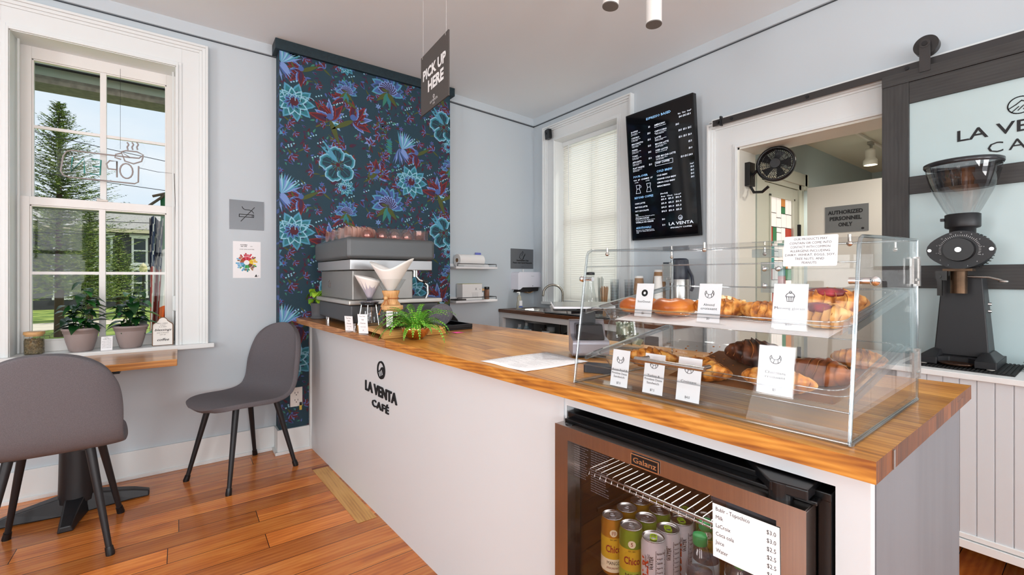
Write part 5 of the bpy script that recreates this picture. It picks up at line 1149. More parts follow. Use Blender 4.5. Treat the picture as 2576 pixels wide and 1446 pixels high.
# jar of roasted beans
jt = bean_jar('bean_jar', 'glass jar of dark coffee beans with bamboo lid behind the fern', .86, 2.165, RZ, .050, .115, BAM, .060, mat('roasted_beans', '#4a2a1e', .4, noise=(60, .4)), 5, .020)
b = MB(); b.post = wrap(.86, 2.165, RZ, .0505, R_(-128)); b.grid(lambda u, v: (-.016+.032*u, .012+.078*v, .0003), 8, 1, 0)
for k in range(5): b.text(('COFFEE', 'BEANS', 'ROAST', 'medium', 'cafe')[k], 0, .078-k*.014, .006, .0003, .0008, 1, fit=.022)
b.build('label', [PAPER, INK], jt)
# two little upright signs
for i, (x, y, yaw, h, lb) in enumerate(((.735, 2.455, -60, .085, 'smaller clear stand with a drinks card at the counter edge by the espresso machine'), (.760, 2.30, -52, .105, 'taller clear stand with a drinks card beside the bamboo riser'))):
    t = thing('table_sign', lb, 'sign', (x, y, CT), 0, 'small drink cards at the counter edge'); M = frame((x, y, CT+.001), (math.cos(R_(yaw)), math.sin(R_(yaw)), 0), (-.06, .04, .99))
    b = MB(M); b.box(-.030, .030, 0, h, -.002, 0); b.box(-.030, .030, 0, .002, 0, .03); b.build('clear_holder', ACR, t)
    MB(M).box(-.028, .028, .003, h-.002, .0003, .0010).build('card', PAPER, t)
    b = MB(M)
    for k, l in enumerate(('Pour Over', 'V60', 'Chemex', 'hot or iced', '$7')): b.text(l, 0, h-.016-k*h*.17, .0065 if k < 3 else .0045, .001, .0014, fit=.034 if k in (0,) else None)
    b.build('lettering', INK, t)
# fern in a copper bowl
FB = (.905, 1.985)
t = thing('potted_fern', 'bright green fern in a hammered copper bowl', 'plant', (*FB, CT))
COP = mat('copper', '#dda06a', .12, 1, bump=(45, .25, .002))
MB().lathe([(0, 0), (.030, 0), (.036, .003), (.056, .022), (.067, .045), (.068, .058), (.066, .059), (.062, .045), (.05, .03)], (*FB, CT+.0008), 40).build('bowl', COP, t)
MB().lathe([(.063, .046), (.03, .052), (0, .053)], (*FB, CT), 20).build('pebbles', mat('pebbles', '#b9b2aa', .7, noise=(90, .6)), t)
b = MB(); rn = random.Random(12)
for i in range(64):
    a = rn.uniform(0, 6.283); ca = math.cos(a); sa = math.sin(a); L = rn.uniform(.10, .235); el = rn.uniform(.35, 1.45); side = ca*.8-sa*.6
    P = []; n = 16; p = Vector((FB[0]+.02*ca, FB[1]+.02*sa, CT+.05))
    for k in range(n+1):
        P.append(p.copy()); e = el-(k/n)**1.4*(1.9 if L > .13 else 1.3); p = p+Vector((ca*math.cos(e), sa*math.cos(e), math.sin(e)))*(L/n)
        if p.z < CT+.006: p.z = CT+.006
    b.tube(P, [.0011]*(n+1), 4, 2)
    s_ = Vector((-sa, ca, 0))
    for k in range(1, n+1):
        q = P[k]; w_ = .013*math.sin(math.pi*min(1, .12+.85*k/n))**.7; d = (P[k]-P[k-1]).normalized()
        for sg in (-1, 1):
            o = s_*sg; e1 = q+d*.005; b.add([q-d*.002, q+o*w_*.5-d*.003+Vector((0, 0, .001)), q+o*w_+d*.002-Vector((0, 0, .002)), q+o*w_*.5+d*.006], [(0, 1, 2, 3) if sg < 0 else (0, 3, 2, 1)], rn.choice((0, 0, 1)), True)
b.build('fronds', [mat('fern_green', '#5fae2c', .45), mat('fern_light', '#93cc44', .45), mat('fern_stem', '#4d7a28', .6)], t)
# black tray, knock box, sticky note and stool behind
t = thing('black_tray', 'shallow black tray behind the fern', 'tray', (1.22, 2.28, CT)); b = MB(); b.box(1.12, 1.33, 2.16, 2.44, CT+.0005, CT+.008).box(1.12, 1.33, 2.16, 2.17, CT+.008, CT+.03).box(1.12, 1.33, 2.43, 2.44, CT+.008, CT+.03).box(1.12, 1.13, 2.17, 2.43, CT+.008, CT+.03).box(1.32, 1.33, 2.17, 2.43, CT+.008, CT+.03); b.build('tray_body', BLACKP, t, bevel=.003)
t = thing('grey_canister', 'round dark grey canister lying on its side by the steam wand', 'canister', (1.22, 2.33, CT)); d = Vector((.6, .8, 0)).normalized()
MB().cyl(Vector((1.19, 2.29, CT+.075)), Vector((1.19, 2.29, CT+.075))+d*.10, .062, None, 36).build('body', mat('speckled_grey', '#6a6870', .8, noise=(120, .3)), t, bevel=.006)
tag(MB().add([(1.155, 2.035, CT+.0015), (1.205, 2.045, CT+.0015), (1.195, 2.085, CT+.0015), (1.15, 2.08, CT+.003)], [(0, 1, 2, 3)]).build('sticky_note', mat('pink_note', '#e8559c', .7), solid=.0006), 'bright pink sticky note beside the bamboo riser', 'note')
t = thing('black_stool', 'black round backed stool behind the counter by the wall', 'stool', (1.72, 3.22, 0))
b = MB(frame((1.60, 3.14, 0), (.75, -.66, 0), (0, 0, 1))); b.prism([(.20*math.cos(q*.196), .80+.20*math.sin(q*.196)) for q in range(32)], -.02, .0); b.build('back', mat('black_leather', '#17181a', .35), t, bevel=.008)
b = MB(); b.lathe([(0, .62), (.18, .62), (.19, .65), (.17, .68), (0, .685)], (1.72, 3.22, 0), 28); b.build('seat', mat('black_leather', '#17181a', .35), t)
for a in (45, 135, 225, 315): MB().tube([(1.72+.10*math.cos(R_(a)), 3.22+.10*math.sin(R_(a)), .62), (1.72+.17*math.cos(R_(a)), 3.22+.17*math.sin(R_(a)), 0)], .012, 8).build('leg', BLACK, t)
# paper sheet on the counter
t = thing('paper_sheet', 'white typed sheet of paper lying on the counter beside the display case', 'paper', (.98, 1.19, CT))
cs = [(.846, 1.325), (.862, 1.090), (1.140, 1.085), (1.150, 1.320)]; M = frame((.836, 1.318, CT+.0012), (.012, -.235, 0), (.30, .0, 0))
b = MB(); b.grid(lambda u, v: tuple((Vector(cs[0])*(1-u)+Vector(cs[1])*u)*(1-v)+(Vector(cs[3])*(1-u)+Vector(cs[2])*u)*v)+(CT+.0012+.002*math.sin(u*5+v*3)**2,), 8, 8); b.build('sheet', PAPER, t, solid=.0004)
M = frame((.852, 1.320, CT+.0042), (.0, -1, 0), (1, 0, 0)); b = MB(M); rn = random.Random(1)
for k in range(20):
    v = .265-k*.0125
    if k in (0, 9, 15): b.text('Daily opening and closing list', .02, v, .005, 0, .0003, al='LEFT', fit=.09, res=1)
    else:
        for c_ in range(2): b.text('wipe the counter refill milk check cups and beans', .015+c_*.10, v, .0036, 0, .0003, al='LEFT', fit=rn.uniform(.05, .085), res=1)
b.build('lettering', mat('grey_print', '#66666c', .7), t)
# card terminal stand with tablet
GM = mat('terminal_grey', '#a9a8b2', .35, .5)
t = thing('checkout_terminal', 'grey checkout stand with a tilted tablet beside the display case', 'terminal', (1.24, 1.17, CT))
M = Matrix.Translation((1.235, 1.175, CT+.0015)) @ Matrix.Rotation(R_(-38), 4, 'Z')
b = MB(M @ Matrix(((0, 0, 1, 0), (1, 0, 0, 0), (0, 1, 0, 0), (0, 0, 0, 1)))); b.prism([(-.058, .006), (.085, .006), (.088, .128), (.058, .130), (.02, .070), (-.062, .062)], -.066, .066); b.build('base', GM, t, bevel=.012, seg=4)
b = MB(M); b.box(-.056, .056, -.048, .07, 0, .008); b.build('foot_pad', BLACKP, t)
b = MB(M); b.frus((-.052, .052, -.05, .03), .0635, (-.049, .049, -.015, .052), .118); b.build('printer_window', mat('smoked_window', '#161519', .1), t, bevel=.004)
b = MB(M); b.box(-.02, .03, .03, .07, .12, .16); b.cyl((-.06, .05, .165), (.06, .05, .165), .014, None, 16); b.build('hinge_arm', BLACKP, t)
b = MB(M @ Matrix.Translation((-.01, .05, .185)) @ Matrix.Rotation(R_(3), 4, 'X')); b.prism(rrect(-.125, .105, -.085, .085, .01), -.003, .004); tb = b.build('tablet', mat('tablet_rim', '#dfe2e8', .3, .2), t)
b2_ = MB(b.M); b2_.prism(rrect(-.122, .102, -.082, .082, .008), .004, .0046); b2_.build('screen', mat('screen_off', '#0d0e12', .08), tb)
b = MB(M @ Matrix.Translation((-.01, .05, .185))); b.box(-.12, -.03, -.02, .02, -.022, -.006); b.build('bracket', BLACKP, t, bevel=.003)
t = thing('card_reader', 'small dark rounded card reader lying under the edge of the display case', 'card reader', (1.05, .97, CT))
b = MB(Matrix.Translation((1.055, .952, CT+.001)) @ Matrix.Rotation(R_(-60), 4, 'Z')); b.prism(rrect(-.05, .05, -.028, .028, .01), 0, .022); b.M = b.M; b.build('body', mat('navy_black', '#23262e', .4), t, bevel=.006, seg=3)
# tip jar with notes
JX = (1.50, 1.215)
t = thing('tip_jar', 'round glass tip jar filled with banknotes behind the display case', 'jar', (*JX, CT))
MB().lathe([(0, 0), (.06, 0), (.074, .01), (.078, .05), (.072, .10), (.066, .118), (.070, .13), (.071, .132)], (*JX, CT+.001), 32).build('glass_body', GLS, t)
NT = [mat('note_green', '#8b9478', .8, noise=(60, .4)), mat('note_pale', '#cfcdb6', .8)]; rn = random.Random(3)
for i in range(13):
    a = rn.uniform(0, 6.283); r = rn.uniform(.0, .035); z = CT+rn.uniform(.02, .10); M = Matrix.Translation((JX[0]+r*math.cos(a), JX[1]+r*math.sin(a), z)) @ Matrix.Rotation(rn.uniform(0, 6), 4, 'Z') @ Matrix.Rotation(rn.uniform(.4, 1.5), 4, 'X')
    nt_ = thing('banknote', 'crumpled green banknote stuffed in the glass tip jar', 'banknote', M.translation, 0, 'banknotes in the tip jar'); b = MB(M); k0 = rn.uniform(20, 60)
    b.grid(lambda u, v: ((u-.5)*.07, (v-.5)*.034, .006*math.sin(u*k0*.12+v)), 10, 3, 0); b.grid(lambda u, v: ((u-.5)*.03, (v-.5)*.034, .006*math.sin((.5+(u-.5)*.43)*k0*.12+v)+.0004), 6, 3, 1); b.build('note', NT, nt_)

# ================================================================== FAR WALL
FWM = frame((1.91, 3.5798, 0), (.9969, .0781, 0), (0, 0, 1))       # u along the far wall, v up
SHW = mat('shelf_white', '#e9e9ea', .4)
def shelf(z, label, grp='white wall shelves'):
    t = thing('wall_shelf', label, 'shelf', tuple(FWM @ Vector((.3, z, 0))), 0, grp); b = MB(FWM); b.box(.03, .50, z, z+.020, .0, .14).box(.03, .50, z+.02, z+.048, 0, .010); b.build('board', SHW, t, bevel=.002)
    b = MB(FWM); b.tube([(.05, z+.045, .132), (.49, z+.045, .132), (.49, z+.045, .012)], .0028, 6)
    for u in (.05, .49): b.tube([(u, z+.02, .132), (u, z+.045, .132)], .0028, 6)
    b.build('guard_rail', BLACK, t); return z+.021
zs = shelf(1.315, 'upper white wall shelf with black rail holding a paper roll'); zs2 = shelf(1.010, 'lower white wall shelf with black rail holding a box and jars')
t = thing('paper_towel_roll', 'white paper towel roll lying on the upper shelf', 'paper roll', tuple(FWM @ Vector((.2, zs, .07))))
b = MB(FWM); b.M = FWM @ Matrix.Translation((0, zs+.056, .072)); rl = [(.055, r) for r in (0,)]
b.cyl((.085, 0, 0), (.36, 0, 0), .055, None, 32, 0, False); N = 32
for u, s_ in ((.085, -1), (.36, 1)):
    vs = [(u, q*math.cos(k*2*math.pi/N), q*math.sin(k*2*math.pi/N)) for q in (.055, .018) for k in range(N)]; b.add(vs, [(k, (k+1) % N, N+(k+1) % N, N+k)[::s_] for k in range(N)], 0)
b.build('roll', mat('towel_white', '#f2f1ef', .9, bump=(60, .3, .002)), t); b = MB(b.M); b.cyl((.083, 0, 0), (.362, 0, 0), .018, None, 20, 0, False); b.build('core', mat('cardboard', '#8a6a4e', .9), t, solid=.001)
tag(MB(FWM).add([(.13, zs+.003, .12), (.34, zs+.004, .125), (.36, zs+.003, .05), (.12, zs+.003, .04)], [(0, 1, 2, 3)]).build('paper_stack', PAPER, solid=.003), 'flat sheets of paper lying under the towel roll', 'paper')
tag(MB(FWM).box(.33, .395, zs+.0005, zs+.135, .012, .018).build('blue_card', mat('periwinkle_card', '#6f76c4', .6)), 'periwinkle blue card standing behind the towel roll', 'card')
t = thing('filter_box', 'white box with black print on the lower shelf', 'box', tuple(FWM @ Vector((.25, zs2, .07)))); M = FWM @ Matrix.Translation((.115, zs2+.001, .02))
MB(M).box(0, .22, 0, .145, 0, .095).build('carton', mat('carton_white', '#ecebe9', .6), t, bevel=.001); MB(M).box(.0, .22, .1455, .148, 0, .095).build('lid_edge', mat('olive_edge', '#b9b45a', .6), t)
b = MB(M); b.text('X', .15, .088, .022, .095, .0955); b.stroke([(.10, .063), (.175, .063)], .0012, .095, .0955)
for k in range(5): b.text('unbleached paper filters', .14, .05-k*.008, .004, .095, .0955, fit=.07, res=1)
b.text('6', .195, .09, .012, .095, .0955); b.build('lettering', INK, t)
def jar2(x, r, h, bm, lm, label, lab=False):
    p = FWM @ Vector((x, zs2+.001, .07)); t = thing('spice_jar', label, 'jar', tuple(p), 0, 'jars on the lower shelf'); MB().lathe([(0, 0), (r, 0), (r, h*.82), (0, h*.82)], p, 20).build('body', bm, t); MB().lathe([(0, h*.80), (r*1.03, h*.80), (r*1.03, h), (0, h)], p, 20).build('lid', lm, t, bevel=.001)
    if lab: b = MB(); b.post = wrap(p[0], p[1], p[2], r+.0006, R_(-125)); b.grid(lambda u, v: (-.018+.036*u, .03+.035*v, 0), 6, 1); b.text('Salt', 0, .045, .008, 0, .0006, 1); b.build('label', [PAPER, INK], t)
jar2(.365, .024, .10, GLS, BAM, 'small clear labelled jar with bamboo lid on the lower shelf', True); jar2(.425, .024, .115, mat('cinnamon', '#7a5540', .5), BLACKP, 'brown spice jar with black lid on the lower shelf')
tag(MB(FWM).box(.045, .15, zs2, zs2+.012, .02, .125).build('folded_cable', mat('dark_cable_mat', '#3a3533', .6), bevel=.004), 'dark strap lying at the left of the lower shelf', 'strap')
# hand wash sign
t = thing('hand_wash_sign', 'grey hand washing sign above the towel dispenser', 'sign', tuple(FWM @ Vector((.94, 1.43, 0)))); M = FWM @ Matrix.Translation((.785, 1.325, 0)); MB(M).box(0, .315, 0, .205, 0, .005).build('plate', ALU, t)
b = MB(M); b.text('Handwashing Only', .16, .078, .016, .005, .0065, fit=.17, bold=.05); b.text('Please wash hands frequently', .16, .055, .014, .005, .0065, fit=.27, bold=.05); b.text('LA VENTA', .16, .018, .006, .005, .0065)
for k in range(4): b.stroke(arc(.150+k*.008, .118+k*.011, .022, -60, 20, 6), .004, .005, .0063)
b.stroke([(.115, .115), (.13, .150), (.15, .165), (.165, .18), (.17, .165), (.158, .15), (.15, .135)], .004, .005, .0064); b.stroke(arc(.15, .13, .034, 200, 320, 8), .004, .005, .0064); b.build('symbol', INK, t)
# towel dispenser
t = thing('towel_dispenser', 'white wall mounted paper towel dispenser', 'dispenser', tuple(FWM @ Vector((.94, 1.15, .05)))); M = FWM @ Matrix.Translation((.79, 1.05, .001))
b = MB(M); P = [(0, .06), (0, .225), (.02, .24), (.30, .24), (.32, .225), (.32, .08), (.29, .085), (.06, .085), (.03, .065)]; b.prism(P, 0, .11); b.build('cover', mat('dispenser_white', '#e6e5ee', .3), t, bevel=.012, seg=3)
b = MB(M); b.prism([(.03, .035), (.06, .09), (.30, .088), (.29, .045)], .0, .095); b.build('slot', mat('dark_slot', '#2a2626', .5), t); b = MB(M); b.grid(lambda u, v: (.08+.19*u, .043+.008*math.sin(u*9)-.010*math.sin(u*3.1), .03+.06*v), 14, 4); b.build('towel', mat('tan_towel', '#b98f66', .9), t, solid=.004)
b = MB(M); b.text('Dispenser', .20, .195, .007, .11, .1106); b.cyl((.20, .098, .109), (.20, .098, .112), .005, None, 10); b.build('marking', mat('mid_grey', '#77767c', .6), t)
t = thing('wall_hook', 'small white hook stuck above the towel dispenser', 'hook', tuple(FWM @ Vector((.95, 1.31, .01)))); MB(FWM).prism([(.948+.009*math.cos(a*.5), 1.306+.018*math.sin(a*.5)) for a in range(13)], 0.0055, .012).build('pad', WHITE, t, bevel=.003)
# ================================================================== SINK RUN UNDER THE BLINDS
SW = wood('walnut_top', '#6f4526', '#5a3419', '#3b200f', 'Y', 1.5, (1.2, .09), .35, '#2a150a', .2, .0006, .5)
t = thing('back_worktop', 'dark walnut worktop with the sink under the blinds', 'worktop', (2.77, 2.7, .9))
b = MB(); b.box(2.53, 3.0, 1.73, 2.98, .895, .925).box(2.53, 3.0, 3.42, 3.622, .895, .925).box(2.53, 2.60, 2.98, 3.42, .895, .925).box(2.93, 3.0, 2.98, 3.42, .895, .925); b.build('board', SW, t, bevel=.002)
t = thing('sink_cabinet', 'white open cabinet under the walnut sink worktop', 'cabinet', (2.77, 2.7, 0)); SC_ = mat('cabinet_offwhite', '#cfd0cf', .5)
b = MB(); b.box(2.545, 2.585, 3.575, 3.622, 0, .894).box(2.545, 2.585, 2.62, 2.66, 0, .894).box(2.545, 2.585, 2.66, 3.575, .845, .894).box(2.545, 2.585, 1.74, 1.79, 0, .894).box(2.545, 2.585, 1.79, 2.62, .845, .894); b.build('face_frame', SC_, t)
b = MB(); b.box(2.98, 2.995, 1.74, 3.62, 0, .894).box(2.585, 2.98, 2.625, 2.64, .1, .894).box(2.585, 2.98, 1.74, 1.755, .05, .894); b.build('back_and_sides', mat('cabinet_inside', '#a09f9c', .6), t); MB().box(2.585, 2.98, 2.64, 3.6, .60, .618).build('shelf_board', SC_, t)
t = thing('wash_basin', 'stainless steel sink set into the walnut worktop', 'sink', (2.76, 3.2, .9)); b = MB()
def rect_ring(x0, x1, y0_, y1, r, z, n=5): return [(x, y, z) for x, y in rrect(x0, x1, y0_, y1, r, n)]
R4 = [rect_ring(2.585, 2.955, 2.955, 3.44, .04, .926), rect_ring(2.585, 2.955, 2.955, 3.44, .04, .930), rect_ring(2.61, 2.89, 2.99, 3.40, .05, .930), rect_ring(2.615, 2.885, 2.995, 3.395, .05, .86), rect_ring(2.64, 2.86, 3.02, 3.37, .06, .81)]; n = len(R4[0])
b.add(sum(R4, []), [(i*n+k, i*n+(k+1) % n, (i+1)*n+(k+1) % n, (i+1)*n+k) for i in range(4) for k in range(n)], 0, True).add(R4[-1], [tuple(range(n))]); b.build('bowl', STEEL, t, solid=.0015)
b = MB(); b.cyl((2.75, 3.2, .81), (2.75, 3.2, .76), .03, None, 16); b.tube([(2.75, 3.2, .77), (2.76, 3.18, .70), (2.80, 3.05, .68), (2.86, 2.98, .72), (2.90, 2.95, .84)], .016, 10); b.tube([(2.88, 3.1, .86), (2.85, 3.08, .74), (2.80, 3.0, .66), (2.72, 2.92, .63)], .011, 8, 1); b.build('drain_pipe', [mat('pipe_black', '#2b2624', .5), STEEL], t)
t = thing('sink_faucet', 'gooseneck brushed steel faucet', 'faucet', (2.92, 3.16, .93)); FM = mat('faucet_steel', '#8f8a80', .25, 1); b = MB()
P = [(2.925, 3.12, .9305), (2.925, 3.12, 1.08)]+[(2.925-.075+.075*math.cos(R_(a)), 3.12+.06*(1-math.cos(R_(a)))*.9, 1.08+.085*math.sin(R_(a))) for a in range(15, 181, 15)]+[(2.77, 3.225, 1.06)]; b.tube(P, .0105, 12); b.cyl((2.925, 3.12, .9305), (2.925, 3.12, .96), .02, .014, 16); b.build('spout', FM, t)
b = MB(); b.box(2.905, 2.945, 3.02, 3.22, .9305, .94)
for y in (3.03, 3.21): b.cyl((2.925, y, .94), (2.925, y, .965), .014); b.tube([(2.925, y, .965), (2.90, y-.05*(1 if y < 3.1 else -1), .972)], .006, 8)
b.build('handles', mat('dark_handles', '#2d2a28', .3, .6), t)
t = thing('soap_bottle', 'clear dish soap bottle with a printed label by the faucet', 'bottle', (2.66, 3.455, .926)); p = (2.66, 3.455, .926)
MB().lathe([(0, 0), (.026, 0), (.030, .01), (.030, .05), (.022, .09), (.026, .115), (.014, .13), (.012, .14)], p, 22, sy=.6).build('body', mat('soap_clear', '#c9c6b4', .25, trans=.4), t); MB().lathe([(.008, .14), (.010, .15), (.010, .165), (0, .168)], p, 12).cyl((2.66, 3.455, 1.09), (2.62, 3.44, 1.088), .005).build('pump', WHITE, t)
b = MB(frame((2.64, 3.435, .926), (.94, -.34, 0), (0, 0, 1))); b.box(0, .038, .018, .03, .003, .0036, 0); b.box(.004, .034, .035, .085, .003, .0036, 1); b.build('label', [mat('label_blue', '#4a62b4', .5), PAPER], t)
for i, (y0_, y1, lb) in enumerate(((2.78, 2.98, 'white plastic tub next to the faucet'), (2.60, 2.77, 'white plastic tub next to the glass carafe'))):
    t = thing('plastic_tub', lb, 'tub', (2.74, (y0_+y1)/2, .926), 0, 'white tubs on the back worktop'); b = MB(); x0 = 2.64+i*.0; b.frus((x0+.01, x0+.13, y0_+.01, y1-.01), .9265, (x0, x0+.14, y0_, y1), .985); b.f = [f for f in b.f if f[0] != [4, 5, 7, 6]]; b.box(x0-.004, x0, y0_, y1, .978, .987).box(x0+.14, x0+.144, y0_, y1, .978, .987).box(x0, x0+.14, y0_-.004, y0_, .978, .987).box(x0, x0+.14, y1, y1+.004, .978, .987); b.build('tub_body', mat('tub_white', '#d9d7d3', .5), t, solid=.002)
t = thing('black_mat', 'thin black board lying at the edge of the back worktop', 'board', (2.68, 2.5, .926)); MB().box(2.55, 2.62, 2.25, 2.95, .9255, .934).build('board', BLACKP, t)
# carafe, straws, cups
t = thing('glass_carafe', 'tall glass carafe with a black lid in front of the blinds', 'carafe', (2.75, 2.545, .926)); p = (2.70, 2.55, .926)
MB().lathe([(0, 0), (.055, 0), (.060, .01), (.058, .05), (.046, .16), (.028, .25), (.030, .31), (.033, .33)], p, 28).build('glass_body', GLS, t); MB().lathe([(.0, .332), (.035, .332), (.036, .350), (.028, .356), (0, .358)], p, 22).build('lid', BLACKP, t)
def cupstand(name, label, cat, x, y, r0, r1, h, fill, grp=None):
    t = thing(name, label, cat, (x, y, .926), 0, grp); MB().lathe([(0, 0), (r0, 0), (r1, h)], (x, y, .9265), 22).build('cup', GLS, t); fill(t, x, y); return t
def straws(n, r, L, m, w_, flat=False):
    def f(t, x, y):
        rn = random.Random(n)
        for i in range(n):
            a = rn.uniform(0, 6.283); q = r*math.sqrt(rn.random()); p0 = (x+q*.6*math.cos(a), y+q*.6*math.sin(a), .93); p1 = (x+q*1.7*math.cos(a), y+q*1.7*math.sin(a), .93+L*rn.uniform(.93, 1)); MB().tube([p0, p1], w_, 6, sx=1 if not flat else .3).build('stick' if flat else 'straw', m, t)
    return f
cupstand('straw_cup', 'glass of clear straws beside the carafe', 'straws', 2.72, 2.46, .03, .042, .15, straws(16, .018, .32, mat('straw_clear', '#dfe6dc', .3, trans=.4), .003))
cupstand('stirrer_cup', 'glass of wooden stir sticks next to the straws', 'stir sticks', 2.70, 2.40, .030, .042, .14, straws(26, .020, .24, mat('stirrer_wood', '#c09468', .7), .0035, True))
CLR = clear('cold_cup_plastic', (.90, .92, .93), .10)
for i, (x, y, h, lb) in enumerate(((2.74, 2.33, .30, 'tall stack of clear cold cups nearest the stir sticks'), (2.74, 2.19, .30, 'stack of clear cold cups beside the brown cups'))):
    t = thing('cold_cup_stack', lb, 'cups', (x, y, .926), 0, 'stacks of clear cold cups')
    for k in range(9): MB().lathe([(.026, .0), (.034, .10), (.0355, .102)][::1], (x, y, .9265+h-.105-k*.022), 20).build('cup', CLR, t)
    MB().lathe([(.034, 0), (.027, .10), (0, .10)], (x, y, .9268), 20).build('cup', CLR, t)
KR = mat('kraft_sleeve', '#9b744f', .75); CWH = mat('cup_white', '#e5e3df', .55)
for i, (x, y, n, r, kr, lb) in enumerate(((2.75, 2.105, 9, .040, 1, 'shorter stack of brown paper cups by the cold cups'), (2.78, 1.950, 12, .046, 1, 'tallest stack of brown paper cups with a white base on top'), (2.70, 1.905, 10, .034, 0, 'stack of plain white paper cups'), (2.62, 1.935, 7, .034, 0, 'short stack of small white cups in front of the brown cups'))):
    t = thing('paper_cup_stack', lb, 'cups', (x, y, .926), 0, 'upturned paper cup stacks')
    H_ = (.325, .370, .325, .245)[i]; 
    for k in range(n):
        zt = .927+(H_-.11)*k/max(1, n-1)
        last = k == n-1; MB().lathe([(r, 0), (r*1.02, .003), (r*.98, .006), (r*.92, .030)]+([(r*.78, .092)] if last else []), (x, y, zt), 22).build('cup', KR if kr else CWH, t)
        if last: MB().lathe([(r*.78, .092), (r*.765, .108), (0, .108)], (x, y, zt), 22).build('cup_base', CWH, t)
# airpot
t = thing('airpot', 'steel airpot with a black pump lid beside the paper cups', 'airpot', (2.80, 1.80, .926)); p = (2.80, 1.80, .927)
MB().lathe([(0, 0), (.062, 0), (.066, .005), (.066, .30), (.060, .315)], p, 32).build('steel_body', STEEL, t)
b = MB(); b.lathe([(.067, .30), (.070, .32), (.066, .37), (.058, .435), (.045, .445), (0, .447)], p, 32); b.box(2.70, 2.76, 1.815, 1.865, 1.30, 1.345); b.build('pump_lid', mat('airpot_black', '#1a2130', .35), t, bevel=.002)
b = MB(); b.tube([(2.80, 1.735, 1.30), (2.79, 1.70, 1.25), (2.785, 1.69, 1.18), (2.79, 1.705, 1.15)], .011, 8); b.build('handle', mat('airpot_black', '#1a2130', .35), t)
# under the sink
for i, (x, y, r, h, c1, c2, lb) in enumerate(((2.70, 3.50, .025, .155, '#9fb6bf', '#e4e6e6', 'pale blue bottle at the left of the sink shelf'), (2.74, 3.44, .025, .175, '#9fb6bf', '#e4e6e6', 'taller pale blue bottle behind the first on the sink shelf'), (2.68, 3.355, .042, .12, '#d5d9d6', '#e8e8e6', 'round white tub on the sink shelf'), (2.82, 3.17, .036, .15, '#b4b8a6', '#cfcfc8', 'pale green tub under the sink bowl'), (2.66, 3.06, .036, .13, '#dcdad6', '#e8e6e2', 'white spray bottle beside the drain pipe'))):
    t = thing('cleaning_bottle', lb, 'bottle', (x, y, .618), 0, 'containers under the sink'); MB().lathe([(0, 0), (r, 0), (r, h*.72), (r*.6, h*.82)], (x, y, .6185), 20).build('body', mat('bottle_tint_%d' % i, c1, .4), t); MB().lathe([(r*.62, h*.80), (r*.62, h), (0, h)] if i < 2 else [(r*1.04, h*.72), (r*1.04, h), (0, h)], (x, y, .6185), 20).build('cap', mat('cap_tint', c2, .5), t)
# blinds
t = thing('window_blind', 'white slatted blind drawn down in the right wall window', 'blind', (3.12, 2.92, 1.8)); BLM = mat('blind_white', '#f4f1ea', .5, trans=0)
n_ = BLM.node_tree; tr = n_.nodes.new('ShaderNodeBsdfTranslucent'); tr.inputs[0].default_value = (.95, .93, .88, 1); mx = n_.nodes.new('ShaderNodeMixShader'); mx.inputs[0].default_value = .30; om = [q for q in n_.nodes if q.type == 'OUTPUT_MATERIAL'][0]
n_.links.new(n_.nodes['Principled BSDF'].outputs[0], mx.inputs[1]); n_.links.new(tr.outputs[0], mx.inputs[2]); n_.links.new(mx.outputs[0], om.inputs[0])
MB().box(3.105, 3.145, WY0+.006, WY1-.006, 2.555, 2.596).build('headrail', WHITE, t); b = MB(); z = 2.55
while z > 1.0: 
    b.add([(3.112, WY0+.008, z-.021), (3.112, WY1-.008, z-.021), (3.120, WY1-.008, z-.008), (3.120, WY0+.008, z-.008), (3.124, WY1-.008, z+.002), (3.124, WY0+.008, z+.002)], [(0, 1, 2, 3), (3, 2, 4, 5)], 0, True); z -= .0205
o = b.build('slats', BLM, t); MB().box(3.11, 3.13, WY0+.008, WY1-.008, .992, 1.006).build('bottom_rail', WHITE, t)
b = MB()
for y in (WY0+.12, 2.92, WY1-.12): b.tube([(3.109, y, 2.55), (3.109, y, 1.0)], .0012, 5)
b.build('ladder_cord', WHITE, t); MB().tube([(3.098, WY1-.10, 2.55), (3.098, WY1-.10, 1.95)], .0035, 8).build('tilt_wand', WHITE, t)
t = thing('motion_sensor', 'small black square camera at the corner of the window casing', 'camera', (3.0, 3.37, 2.67)); M = frame((2.962, 3.375, 2.672), (-.25, -.97, 0), (0, .12, .99)); MB(M).prism(rrect(-.045, .045, -.05, .05, .018), -.02, .012).build('housing', BLACKP, t, bevel=.004); b = MB(M); b.cyl((-.018, .012, .012), (-.018, .012, .016), .010); b.build('lens', mat('lens_black', '#050507', .05), t); b = MB(); b.cyl((2.99, 3.38, 2.66), (3.012, 3.38, 2.66), .008); b.build('mount', WHITE, t)
# ================================================================== RIGHT WALL
outlet(RW(-1.843, 1.17), 'small white switch plate below the menu screen', .078, .112, sw=True)
bpy.data.objects[[o.name for o in bpy.data.objects if o.name.startswith('wall_switch')][0]].name = 'wall_switch'
